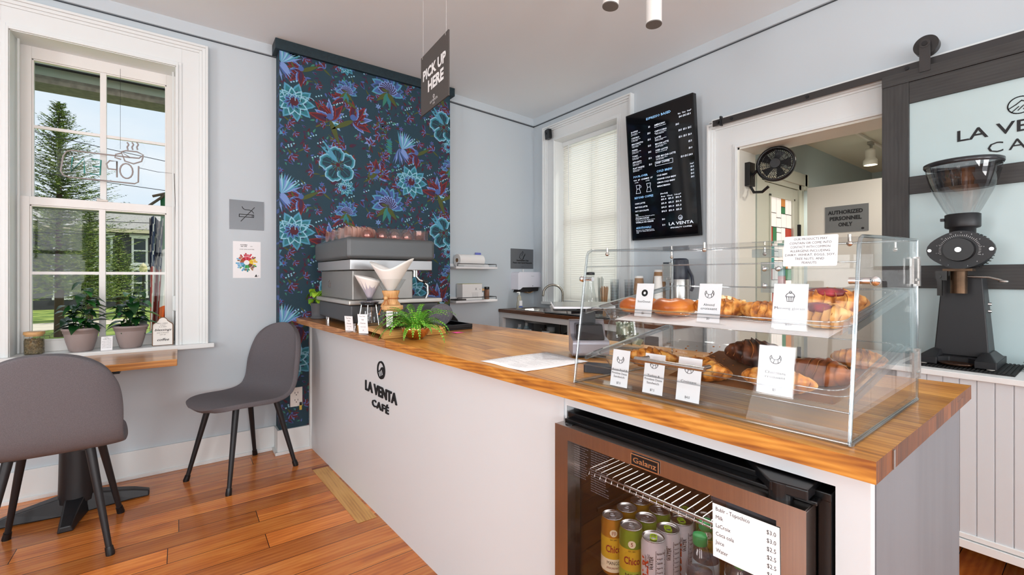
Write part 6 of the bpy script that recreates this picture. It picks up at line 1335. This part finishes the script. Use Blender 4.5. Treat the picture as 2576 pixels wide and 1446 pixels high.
# menu screen, leaning out at the top
t = thing('menu_screen', 'tall black menu screen listing coffee drinks and prices, leaning out from the wall', 'screen', (2.95, 2.045, 2.04))
bot = Vector((2.968, 2.338, 1.539)); topv = Vector((2.884, 2.338, 2.537)); up = (topv-bot).normalized(); SM_ = frame(bot, (0, -1, 0), up); SWd, SHt = .590, 1.001
MB(SM_).prism(rrect(0, SWd, 0, SHt, .006), -.035, 0).build('housing', mat('screen_housing', '#121316', .3), t, bevel=.002)
MB(SM_).box(.012, SWd-.012, .014, SHt-.012, .0002, .0008).build('display', mat('display_glass', '#06060a', .06, spec=.6), t)
b = MB(SM_); b.box(.19, .40, .35, .65, -.055, -.034); b.build('bracket', BLACK, t)
tx = mat('screen_text', '#dfe8f5', .4, emis=.75); tb_ = mat('screen_blue', '#8fc0ea', .4, emis=.7); b = MB(SM_)
def T(s, u, v, size, al='LEFT', mi=0, fit=None, bold=.02): b.text(s, u, SHt-v, size, .0009, .0012, mi, al, fit, bold, .9, res=1)
T('ESPRESSO BASED', .30, .085, .017, 'CENTER', 1, .215)
for i, (a, d, p) in enumerate((('DOPPIO', 'Double espresso', '$3'), ('CORTADO', 'Double espresso with a little milk', '$3.5'), ('MACCHIATTO', 'Double espresso with a layer of foam', '$3.5'), ('PANNA', 'Double espresso whipped cream on top', '$3.5'), ('TONIC', 'Double espresso with ice & tonic water', '$4.5'), ('AFFOGATO', 'Double espresso with vanilla ice cream', '$5.0'), ('FLAT WHITE', 'Espresso, steamed milk & thin foam', '$5.0'))):
    v = .150+i*.0475; T(a, .045, v, .0125, fit=len(a)*.0108); T(d[:len(d)//2+2], .045, v+.011, .006, fit=.085); T(d[len(d)//2+2:], .045, v+.020, .006, fit=.06); T(p, .225, v-.004, .0125, 'RIGHT')
T('8oz   12oz   16oz*', .57, .118, .011, 'RIGHT')
for i, (a, d, p) in enumerate((('AMERICANO', 'Espresso & hot water', '$4.0 $4.5 $5.0'), ('CAPPUCCINO', 'Espresso, steamed milk & foam', '$4.5'), ('LATTE', 'Espresso, steamed milk and small amount of foam', '$4.5  $5.0  $5.5'), ('MOCHA LATTE', 'Our classic latte with natural cacao', '$5.0  $5.5  $6.0'), ('ICED LATTE', 'Espresso, ice and milk', '$5.5'), ('ICED MOCHA LATTE', 'Our classic latte with natural cacao and ice', '$6.0'), ('DRIP COFFEE', '', '$3.0 $3.5 $4.0'))):
    v = .148+i*.0475; T(a, .262, v, .0125, fit=len(a)*.0105); 
    if d: T(d[:24], .262, v+.011, .006, fit=.10); 
    if len(d) > 24: T(d[24:], .262, v+.019, .006, fit=.07)
    T(p, .565 if i != 1 else .47, v-.006, .0125, 'RIGHT')
b.stroke([(.254, SHt-.447), (.405, SHt-.447), (.405, SHt-.417), (.254, SHt-.417)], .002, .0009, .0012, 0, True)
T('POUR-OVER', .045, .505, .016, mi=1, fit=.135); T('V60  $7  CHEMEX  $7', .045, .530, .0105, fit=.18); T('(2 CUPS)', .055, .546, .007); T('(2 CUPS)', .160, .546, .007)
for cx in (.085, .185):
    v = SHt-.60
    b.stroke([(cx-.018, v+.035), (cx-.012, v+.005), (cx-.022, v-.030), (cx+.022, v-.030), (cx+.012, v+.005), (cx+.018, v+.035)], .0024, .0009, .0012, 0, True); b.stroke([(cx-.012, v+.005), (cx+.012, v+.005)], .0024, .0009, .0012)
    if cx < .1: b.stroke(arc(cx+.02, v+.02, .009, -80, 80, 6), .002, .0009, .0012)
T('COLD BREW', .262, .498, .016, mi=1, fit=.135); T('16oz*', .57, .490, .010, 'RIGHT')
for i, (a, p) in enumerate((('COLD BREW', '$6.0'), ('ORANGE COLD BREW', '$6.5'), ('LEMON COLD BREW', '$6.5'), ('MARACUMANGO', '$6.5'))): T(a, .262, .528+i*.027, .0115, fit=len(a)*.0102); T(p, .57, .512+i*.024, .0115, 'RIGHT')
T('BEYOND COFFEE', .045, .672, .016, mi=1, fit=.175); T('(Hot-Cold)', .285, .668, .011); T('8oz  12oz  16oz*', .46, .690, .010, 'RIGHT', fit=.17)
for i, (a, p) in enumerate((('CHAI LATTE', '$5.0  $5.5  $6.0'), ('MATCHA LATTE', '$5.0  $5.5  $6.0'), ('HOT CHOCOLATE', '$4.5  $5.0  $5.5'), ('TEA', '$4.5  $5.0  $5.5'), ('ITALIAN SODAS', ''), ('VANILLA ICE CREAM', '$4.0'))):
    v = .716+i*.030; T(a, .045, v, .0115, fit=len(a)*.0098)
    if p: T(p, .46 if i < 4 else .315, v-.004, .0115, 'RIGHT', fit=.17 if i < 4 else None)
T('Cardamom rose, Turmeric golden', .045, .818, .006, fit=.18); T('Orange, Passion fruit, Mango, Lemon', .045, .848, .006, fit=.18)
T('ADDITIONALS', .045, .912, .016, mi=1, fit=.145); T('$1.0', .315, .905, .0115, 'RIGHT')
for k, l in enumerate(('Espresso shot, whipped cream,', 'decaf, non dairy milk (almond,', 'oat)')): T(l, .045, .926+k*.010, .006, fit=len(l)*.0058)
T('LA VENTA', .445, .908, .022, 'CENTER', fit=.20, bold=.01); T('SPECIALTY COFFEE', .445, .932, .009, 'CENTER', fit=.175)
cx, cy, r = .445, SHt-.858, .016; b.stroke([(cx+r*math.cos(i*.349), cy+r*math.sin(i*.349)) for i in range(18)], .0022, .0009, .0012, 0, True); b.stroke([(cx-.012, cy-.006), (cx+.004, cy+.004), (cx+.013, cy)], .002, .0009, .0012); b.stroke([(cx-.006, cy-.012), (cx+.004, cy-.004)], .002, .0009, .0012); b.stroke([(cx+.001, cy-.013), (cx+.010, cy-.005)], .002, .0009, .0012)
b.build('menu_text', [tx, tb_], t)

# sliding barn door, its rail and hangers
BW = wood('charcoal_wood', '#3a3938', '#333231', '#2a2929', 'Z', 1.6, None, .55, bump=.7); BWH = wood('charcoal_wood_h', '#3a3938', '#333231', '#2a2929', 'Y', 1.6, None, .55, bump=.7)
RLM = mat('rail_dark', '#3d3b3b', .5, .3)
t = thing('door_rail', 'long dark steel rail above the doorway', 'rail', (2.935, .5, 2.29)); MB().box(2.928, 2.936, -.75, 1.631, 2.272, 2.312).build('rail', RLM, t, bevel=.001)
for y in (1.50, 1.055, .612, .115, -.4): b = MB(); b.cyl((2.925, y, 2.292), (2.968, y, 2.292), .008, None, 12); b.cyl((2.9225, y, 2.292), (2.9275, y, 2.292), .010, None, 6); b.build('rail_bolt', BLACK, t)
b = MB(); b.box(2.915, 2.94, 1.565, 1.575, 2.262, 2.325); b.cyl((2.912, 1.59, 2.292), (2.93, 1.59, 2.292), .010, None, 10); b.build('end_stop', BLACK, t)
t = thing('sliding_door', 'dark framed sliding door with frosted glass panels and cafe lettering', 'sliding door', (2.925, .23, 1.1)); X0, X1 = 2.880, 2.922; YL, YR = .700, -.245
z_top = 2.262
b = MB(); b.box(X0, X1, YL-.105, YL, .02, 2.205).box(X0, X1, YR, YR+.105, .02, 2.205); b.build('stile', BW, t, bevel=.0015)
b = MB(); b.box(X0-.003, X1, YR, YL, 2.205, z_top); b.build('top_cap', BWH, t, bevel=.0015)
b = MB()
for z0, z1 in ((2.100, 2.204), (1.652, 1.738), (1.192, 1.300), (.70, .80), (.02, .20)): b.box(X0+.002, X1-.002, YR+.105, YL-.1055, z0, z1)
b.build('cross_rail', BWH, t, bevel=.0015)
FRG = mat('frosted_glass', '#b9cdcf', .35, noise=(2.2, .05)); gl = MB().box(2.895, 2.905, YR+.10, YL-.10, .19, 2.11).build('frosted_panel', FRG, t)
M = frame((2.8945, 0, 0), (0, -1, 0), (0, 0, 1)); b = MB(M)
cy0 = -.225
b.text('LA VENTA', cy0, 1.872, .050, 0, .001, fit=.41, bold=.015); b.text('CAFE', cy0, 1.797, .046, 0, .001, fit=.21, bold=.0, sp=1.3); b.build('lettering', INK, gl); b = MB(M)
cx, cy, r = cy0-.008, 1.985, .036; b.stroke([(cx+r*math.cos(i*.2), cy+r*math.sin(i*.2)) for i in range(32)], .0042, 0, .001, 0, True)
b.stroke([(cx-.034, cy-.010), (cx-.012, cy+.004), (cx+.004, cy+.018), (cx+.018, cy+.010), (cx+.035, cy+.004)], .004, 0, .001)
for k in range(3): b.stroke([(cx-.022+k*.016, cy-.024+k*.002), (cx-.004+k*.014, cy-.006+k*.002)], .0035, 0, .001)
b.build('logo', INK, gl)
for y in (.535, -.08):
    h = MB(); h.box(2.872, 2.8765, y-.020, y+.020, 2.235, 2.375); h.cyl((2.870, y, 2.368), (2.8765, y, 2.368), .020, None, 20); hg = h.build('hanger_strap', RLM, t)
    w_ = MB(); w_.cyl((2.925, y, 2.368), (2.8775, y, 2.368), .0, .0, 4); w_ = MB(); w_.cyl((2.892, y, 2.366), (2.934, y, 2.366), .047, None, 36); w_.build('wheel', mat('wheel_black', '#2c2b2b', .4), hg, bevel=.002); MB().cyl((2.866, y, 2.368), (2.872, y, 2.368), .011, None, 12).build('axle_bolt', BLACK, hg)
# back room: fan, sign, lamp
t = thing('clip_fan', 'black round clip fan hanging at the corner of the doorway', 'fan', (3.13, 1.31, 1.98)); c = Vector((3.13, 1.312, 1.985)); FMx = frame(c, (-.30, -.95, 0), (.10, .0, .99)); R = .112
def ring(b, r, n0, w_, k=40, mi=0): b.tube([(r*math.cos(i*2*math.pi/k), r*math.sin(i*2*math.pi/k), n0) for i in range(k+2)], w_, 8, mi)
FMx = frame(c, Vector((.25, -.97, 0)), (.0, .0, 1)); b = MB(FMx)
b.lathe([(.098, -.045), (.112, -.030), (.116, 0), (.108, .014), (.100, .016), (.096, .008)], (0, 0, 0), 44); ho = b.build('housing', BLACKP, t)
b = MB(FMx)
for i in range(44):
    a = i*2*math.pi/44; b.tube([(q*math.cos(a+.9*(q-.03)*9), q*math.sin(a+.9*(q-.03)*9), .018-.12*(q-.03)**1.2) for q in (.032, .05, .068, .085, .101)], .0016, 4)
for r in (.052, .078): ring(b, r, .017, .0014)
b.build('front_grille', BLACKP, t); MB(FMx).cyl((0, 0, .012), (0, 0, .024), .034, .030, 28).build('hub', BLACKP, t)
b = MB(FMx)
for i in range(5):
    a = i*1.257; b.add([(.02*math.cos(a), .02*math.sin(a), -.012), (.088*math.cos(a-.3), .088*math.sin(a-.3), -.02), (.092*math.cos(a+.35), .092*math.sin(a+.35), 0), (.025*math.cos(a+.6), .025*math.sin(a+.6), -.004)], [(0, 1, 2, 3)])
b.build('fan_blades', mat('blade_dark', '#1d1d20', .4), t, solid=.002)
b = MB(FMx)
for i in range(24):
    a = i*2*math.pi/24; b.tube([(.0, 0, -.05), (.10*math.cos(a), .10*math.sin(a), -.042)], .0014, 4)
b.build('rear_grille', BLACKP, t)
b = MB(); b.tube([(3.12, 1.425, 1.96), (3.13, 1.46, 1.93), (3.14, 1.475, 1.86), (3.14, 1.455, 1.82), (3.14, 1.40, 1.815), (3.14, 1.36, 1.845)], .010, 8); b.box(3.08, 3.16, 1.455, 1.488, 1.86, 2.02); b.build('clip_arm', BLACKP, t, bevel=.002)
t = thing('authorized_sign', 'grey sign reading Authorized Personnel Only on the back room panel', 'sign', (4.29, 1.27, 1.71)); M = frame((4.2995, 1.418, 1.604), (0, -1, 0), (0, 0, 1)); MB(M).box(0, .292, 0, .214, 0, .004).build('plate', mat('sign_slate', '#6d7072', .5), t)
b = MB(M)
for k, l in enumerate(('AUTHORIZED', 'PERSONNEL', 'ONLY')): b.text(l, .140, .148-k*.050, .030, .004, .006, fit=(.235, .215, .095)[k], bold=.04)
b.prism([(.255+.010*math.cos(a*.5), .022+.008*math.sin(a*.5)) for a in range(13)], .004, .006); b.build('lettering', INK, t)
LCR = mat('lamp_cream', '#e9e6da', .4); HOT = mat('lamp_face', '#fff4de', .4, emis=6)
t = thing('track_spotlight', 'cream track spotlight on the back room ceiling', 'spotlight', (4.75, 1.23, HC2)); b = MB(); b.box(4.2, 5.4, 1.222, 1.24, HC2-.02, HC2-.001); b.build('track', LCR, t)
b = MB(); b.box(4.72, 4.79, 1.215, 1.247, HC2-.045, HC2-.0205); b.cyl((4.76, 1.23, HC2-.045), (4.76, 1.23, HC2-.10), .010); b.build('stem', mat('bright_steel', '#aaa79f', .3, .8), t)
b = MB(); b.lathe([(0, .0), (.036, 0), (.038, -.02), (.036, -.075), (.050, -.095), (.050, -.135), (.046, -.137)], (4.74, 1.23, HC2-.085), 26); b.build('lamp_head', LCR, t); MB().cyl((4.74, 1.23, HC2-.2185), (4.74, 1.23, HC2-.2195), .040, None, 24).build('lamp_face', HOT, t)
def spot(loc, dir_, e, ang=110, c=(1, .93, .82), r=.04):
    l = bpy.data.lights.new('lamp_light', 'SPOT'); o = bpy.data.objects.new('lamp_light', l); COL.objects.link(o); l.energy = e; l.spot_size = R_(ang); l.spot_blend = .6; l.shadow_soft_size = r; l.color = c; o.location = loc; o.rotation_euler = Vector(dir_).to_track_quat('-Z', 'Y').to_euler()
spot((4.74, 1.23, HC2-.23), (0, -.1, -1), 55, 150)
spot((3.8, .4, HC2-.05), (0, 0, -1), 70, 170)  # added lamp, out of view, lifts the light in the back room
t = thing('track_spotlight', 'spotlight of the back room just out of view above the doorway', 'spotlight', (3.8, .4, HC2)); MB().lathe([(0, 0), (.04, 0), (.04, -.045), (.036, -.046)], (3.8, .4, HC2-.001), 20).build('lamp_head', LCR, t)
# white cabinet with the grinder
CXF, CXB, CZB, CZT = 2.465, 2.865, .19, .87
t = thing('beadboard_cabinet', 'white beadboard cabinet carrying the coffee grinder', 'cabinet', (2.66, .1, 0)); BC = mat('beadboard_white', '#cdd2d6', .45)
M = frame((CXF, .55, 0), (0, -1, 0), (0, 0, 1)); L_ = 1.10
b = MB(M); b.box(0, L_, CZB+.05, CZT-.022, -.39, -.004); u = 0.0
k = 0
while u < L_:
    wd = .048 if k < 9 else .085; b.box(u+.002, min(L_, u+wd-.002), CZB+.045, CZT-.022, -.004, .0); u += wd; k += 1
b.build('beadboard', BC, t, bevel=.001)
MB(M).box(-.02, L_+.02, CZT-.022, CZT, -.405, .014).build('top', WHITE, t, bevel=.002)
b = MB(M); b.box(-.006, L_+.006, CZB, CZB+.032, -.39, .012).box(-.003, L_+.003, CZB+.036, CZB+.055, -.39, .006); b.build('base_moulding', WHITE, t, bevel=.001)
for u in (.03, L_-.03):
    for n in (-.03, -.36): MB(M).box(u-.02, u+.02, 0, CZB, n-.02, n+.02).build('leg', BLACK, t)
t = thing('ribbed_mat', 'black ribbed rubber mat under the coffee grinder', 'mat', (2.67, .37, CZT)); b = MB(); b.box(2.515, 2.855, .215, .54, CZT+.0004, CZT+.003)
for k in range(27): y = .218+k*.012; b.box(2.518, 2.852, y, y+.006, CZT+.003, CZT+.006)
b.build('mat', mat('rubber_black', '#161617', .7), t)
# grinder, local frame: x to the viewer's right, y away, z up
GX, GY, GZ_ = 2.705, .385, CZT+.0062
GB = mat('grinder_black', '#1c1d20', .45, bump=(400, .15, .0005)); GM_ = Matrix.Translation((GX, GY, GZ_)) @ Matrix(((0, 1, 0, 0), (-1, 0, 0, 0), (0, 0, 1, 0), (0, 0, 0, 1)))
t = thing('coffee_grinder', 'tall black commercial coffee grinder with a clear hopper', 'grinder', (GX, GY, GZ_))
b = MB(GM_); b.frus((-.085, .085, -.02, .14), .03, (-.062, .062, 0, .11), .375); b.build('column', GB, t, bevel=.004)
b = MB(GM_); b.prism([(-.118, -.14), (-.055, -.14), (-.06, -.10), (-.03, -.065), (.03, -.065), (.06, -.10), (.055, -.14), (.118, -.14), (.118, .14), (-.118, .14)], .004, .030); b.frus((-.118, -.055, -.14, .10), .030, (-.090, -.062, -.04, .10), .055); b.frus((.055, .118, -.14, .10), .030, (.062, .090, -.04, .10), .055); b.build('base', GB, t, bevel=.003)
b = MB(GM_)
for x in (-.10, .10): b.cyl((x, -.125, 0), (x, -.125, .004), .012, None, 12)
b.build('foot', mat('pale_feet', '#cfc9bd', .5), t)
b = MB(GM_); b.lathe([(0, .004), (.048, .004), (.055, .012), (.053, .013), (.045, .008), (0, .008)], (0, -.115, 0), 30, sy=.8); b.build('catch_dish', mat('dish_brown', '#4a3428', .2, .6), t)
Rx = Matrix.Rotation(R_(90), 3, 'X'); HZ = .485
b = MB(GM_); b.lathe([(0, -.158), (.060, -.158), (.078, -.145), (.082, -.06), (.078, .0), (.066, .015)], (0, 0, HZ), 40, rot=Matrix.Rotation(R_(90), 3, 'X')); b.build('motor_housing', GB, t)
b = MB(GM_)
for i in range(18):
    a = R_(-60+i*9); b.box(0, 0, 0, 0, 0, 0); b.cyl((.083*math.cos(a), .10, HZ+.083*math.sin(a)), (.083*math.cos(a), .15, HZ+.083*math.sin(a)), .0022, None, 6)
b.build('vent_slots', mat('slot_black', '#050505', .6), t)
P = []
for a in range(0, 360, 10):
    q = R_(a); r = .083+.022*max(0, abs(math.cos(q)))**6; P.append((r*math.cos(q), HZ+r*math.sin(q)*.98))
F2 = GM_ @ frame((0, -.020, 0), (1, 0, 0), (0, 0, 1)); b = MB(F2); b.prism(P, 0, .028); b.build('front_plate', GB, t, bevel=.004)
b = MB(F2)
for a in range(-20, 201, 6):
    q = R_(a); b.stroke([(.058*math.cos(q), HZ+.058*math.sin(q)), ((.068 if a % 30 == 10 else .064)*math.cos(q), HZ+(.068 if a % 30 == 10 else .064)*math.sin(q))], .0012, .028, .0286)
for k, a in enumerate(range(-70, 250, 26)): b.text(str((k+3) % 12), .073*math.cos(R_(a)), HZ+.073*math.sin(R_(a))-.002, .005, .028, .0286, res=1)
b.build('dial_scale', mat('scale_white', '#cfcfcf', .5), t)
b = MB(F2); b.cyl((0, HZ, .028), (0, HZ, .058), .050, .047, 36); kb = b.build('dial_knob', mat('knob_black', '#151618', .4), t, bevel=.003); b = MB(F2); b.cyl((0, HZ, .058), (0, HZ, .0595), .010, None, 20); b.build('knob_cap', CHROME, kb)
for x in (-.094, .094): MB(F2).cyl((x, HZ, .028), (x, HZ, .031), .007, None, 12).build('plate_screw', CHROME, t)
b = MB(GM_); b.lathe([(.040, .545), (.042, .55), (.042, .578), (.055, .583), (.057, .588), (.057, .640), (.050, .643)], (0, .02, 0), 34); b.box(-.068, -.055, .0, .02, .615, .627); b.build('hopper_collar', GB, t)
b = MB(GM_); b.lathe([(.050, .642), (.062, .665), (.092, .735), (.110, .79), (.122, .855)], (0, .02, 0), 44); b.build('hopper', clear('hopper_clear', (.86, .86, .86), .07), t)
b = MB(GM_); b.lathe([(.1225, .848), (.1265, .854), (.1265, .866), (.120, .870), (.114, .868), (.116, .860)], (0, .02, 0), 44); b.build('hopper_rim', mat('lid_smoke', '#26272b', .25), t)
b = MB(GM_); b.lathe([(.115, .866), (0, .872)], (0, .02, 0), 44); b.build('hopper_lid', clear('smoke_lid', (.62, .62, .64), .08), t)
b = MB(GM_); b.lathe([(.0995, .755), (.1175, .822), (.1178, .823)], (0, .02, 0), 44); b.build('hopper_band', clear('smoke_band', (.45, .45, .46), .05), t)
b = MB(GM_); b.tube([(0, -.060, .40), (0, -.062, .30)], .027, 26); b.box(-.045, .045, -.095, -.02, .394, .404); b.build('chute', mat('worn_bronze', '#54402f', .35, .8, noise=(14, .5)), t)
b = MB(GM_); b.tube([(.02, -.06, .372), (.09, -.075, .368), (.12, -.08, .358), (.135, -.085, .350)], .0045, 8); b.sphere((.130, -.084, .352), .011, 10, 6, 0, (1.4, .8, .5)); b.build('bag_lever', STEEL, t)
b = MB(GM_); b.box(-.066, -.03, -.10, -.07, .355, .395).box(-.060, -.045, -.105, -.085, .29, .36); b.cyl((-.055, -.108, .372), (-.055, -.10, .372), .009, None, 12); b.build('bag_clamp', mat('clamp_dark', '#2b2a29', .3, .6), t)
for z in (.205, .175): MB(GM_).cyl((.076, .03, z+.05), (.086, .03, z+.05), .007, None, 10).build('side_screw', CHROME, t)
MB(GM_).add([(.0835*math.cos(R_(a)), .08+y_, HZ+.0835*math.sin(R_(a))) for a, y_ in ((5, 0), (32, .012), (5, .028))], [(0, 1, 2)]).build('red_badge', mat('badge_red', '#a34c4c', .5), t, solid=.001)
t = thing('dark_dish', 'small stacked dark square dishes at the right edge on the white cabinet', 'dish', (2.72, .165, CZT)); b = MB()
for k in range(3): b.frus((2.68, 2.76, .125, .195), CZT+.0005+k*.014, (2.668, 2.772, .113, .207), CZT+.011+k*.014)
b.build('dishes', mat('dish_black', '#1f1f22', .4), t)
# ================================================================== CEILING
t = thing('pick_up_sign', 'dark grey hanging sign reading Pick Up Here', 'sign', (.98, 1.95, 2.2)); o1 = Vector((.993, 2.116, 2.079)); o2 = Vector((.973, 1.789, 2.055)); zt = .2965; M = frame(o1, (o2-o1).normalized(), (0, 0, 1)); wS = (o2-o1).length
M = frame((.993, 2.116, 2.067), ((o2-o1).x, (o2-o1).y, 0), (0, 0, 1)); M = frame((.993, 2.116, 2.067), Vector(((o2-o1).x, (o2-o1).y, 0)).normalized(), (0, 0, 1)); hS = .298
MB(M).box(0, wS, 0, hS, -.006, 0).build('board', mat('sign_charcoal', '#4b4643', .5, noise=(300, .12)), t)
b = MB(M); b.text('PICK UP', wS/2, .168, .048, 0, .001, fit=.275, bold=.06); b.text('HERE', wS/2+.02, .095, .052, 0, .001, fit=.185, bold=.06); b.text('LA VENTA', wS/2, .028, .012, 0, .001, fit=.09); b.text('CAFE', wS/2, .014, .008, 0, .001); b.stroke([(wS/2+.008*math.cos(i*.6), .052+.008*math.sin(i*.6)) for i in range(11)], .0015, 0, .001, 0, True); b.build('lettering', mat('sign_white', '#e9e9e9', .6), t)
for u in (.022, wS-.03): b = MB(M); b.tube([(u, hS-.014, .001), (u, hS-.002, .001), (u, hS+.002, -.003), (u, HC-2.067-.001, -.003)], .0009, 5); b.build('hanging_wire', mat('clear_line', '#c9c9c6', .3), t)
WL = mat('spot_white', '#ecebe8', .45)
def cspot(x, y, zb, tilt, label, e=26):
    t = thing('ceiling_spotlight', label, 'spotlight', (x, y, HC), 0, 'white ceiling spotlights'); d = Vector(tilt).normalized(); q = Vector((x, y, zb)); tp = q-d*.17
    b = MB(); b.tube([q, tp], .037, 28); b.build('lamp_head', WL, t, bevel=.002); MB().tube([q+d*.0008, q-d*.004], .0374, 28).build('front_ring', mat('ring_dark', '#6b6965', .5), t)
    b = MB(); b.tube([tp+d*.03, tp, (tp.x, tp.y, HC-.03)], .008, 8); b.build('stem', WL, t); MB().box(x-.35, x+.35, tp.y-.018, tp.y+.018, HC-.03, HC-.0005).build('track', WL, t) if 0 else None
    spot(tuple(q+d*.015), tuple(d), e, 95, (1, .96, .9), .035); return tp
p1 = cspot(1.622, 1.405, 2.515, (-.10, .06, -1), 'left white cylinder spotlight at the top edge of the photo'); p2 = cspot(1.835, 1.318, 2.462, (-.02, -.01, -1), 'right white cylinder spotlight at the top edge, hanging lower')
t = thing('lamp_track', 'white ceiling track carrying the cylinder spotlights', 'track', (1.73, 1.36, HC)); d = Vector((p2.x-p1.x, p2.y-p1.y, 0)).normalized(); M = frame(p1, d, (0, 0, 1)); MB(M).box(-.5, .8, HC-.03-p1.z, HC-.0005-p1.z, -.018, .018).build('track_bar', WL, t)
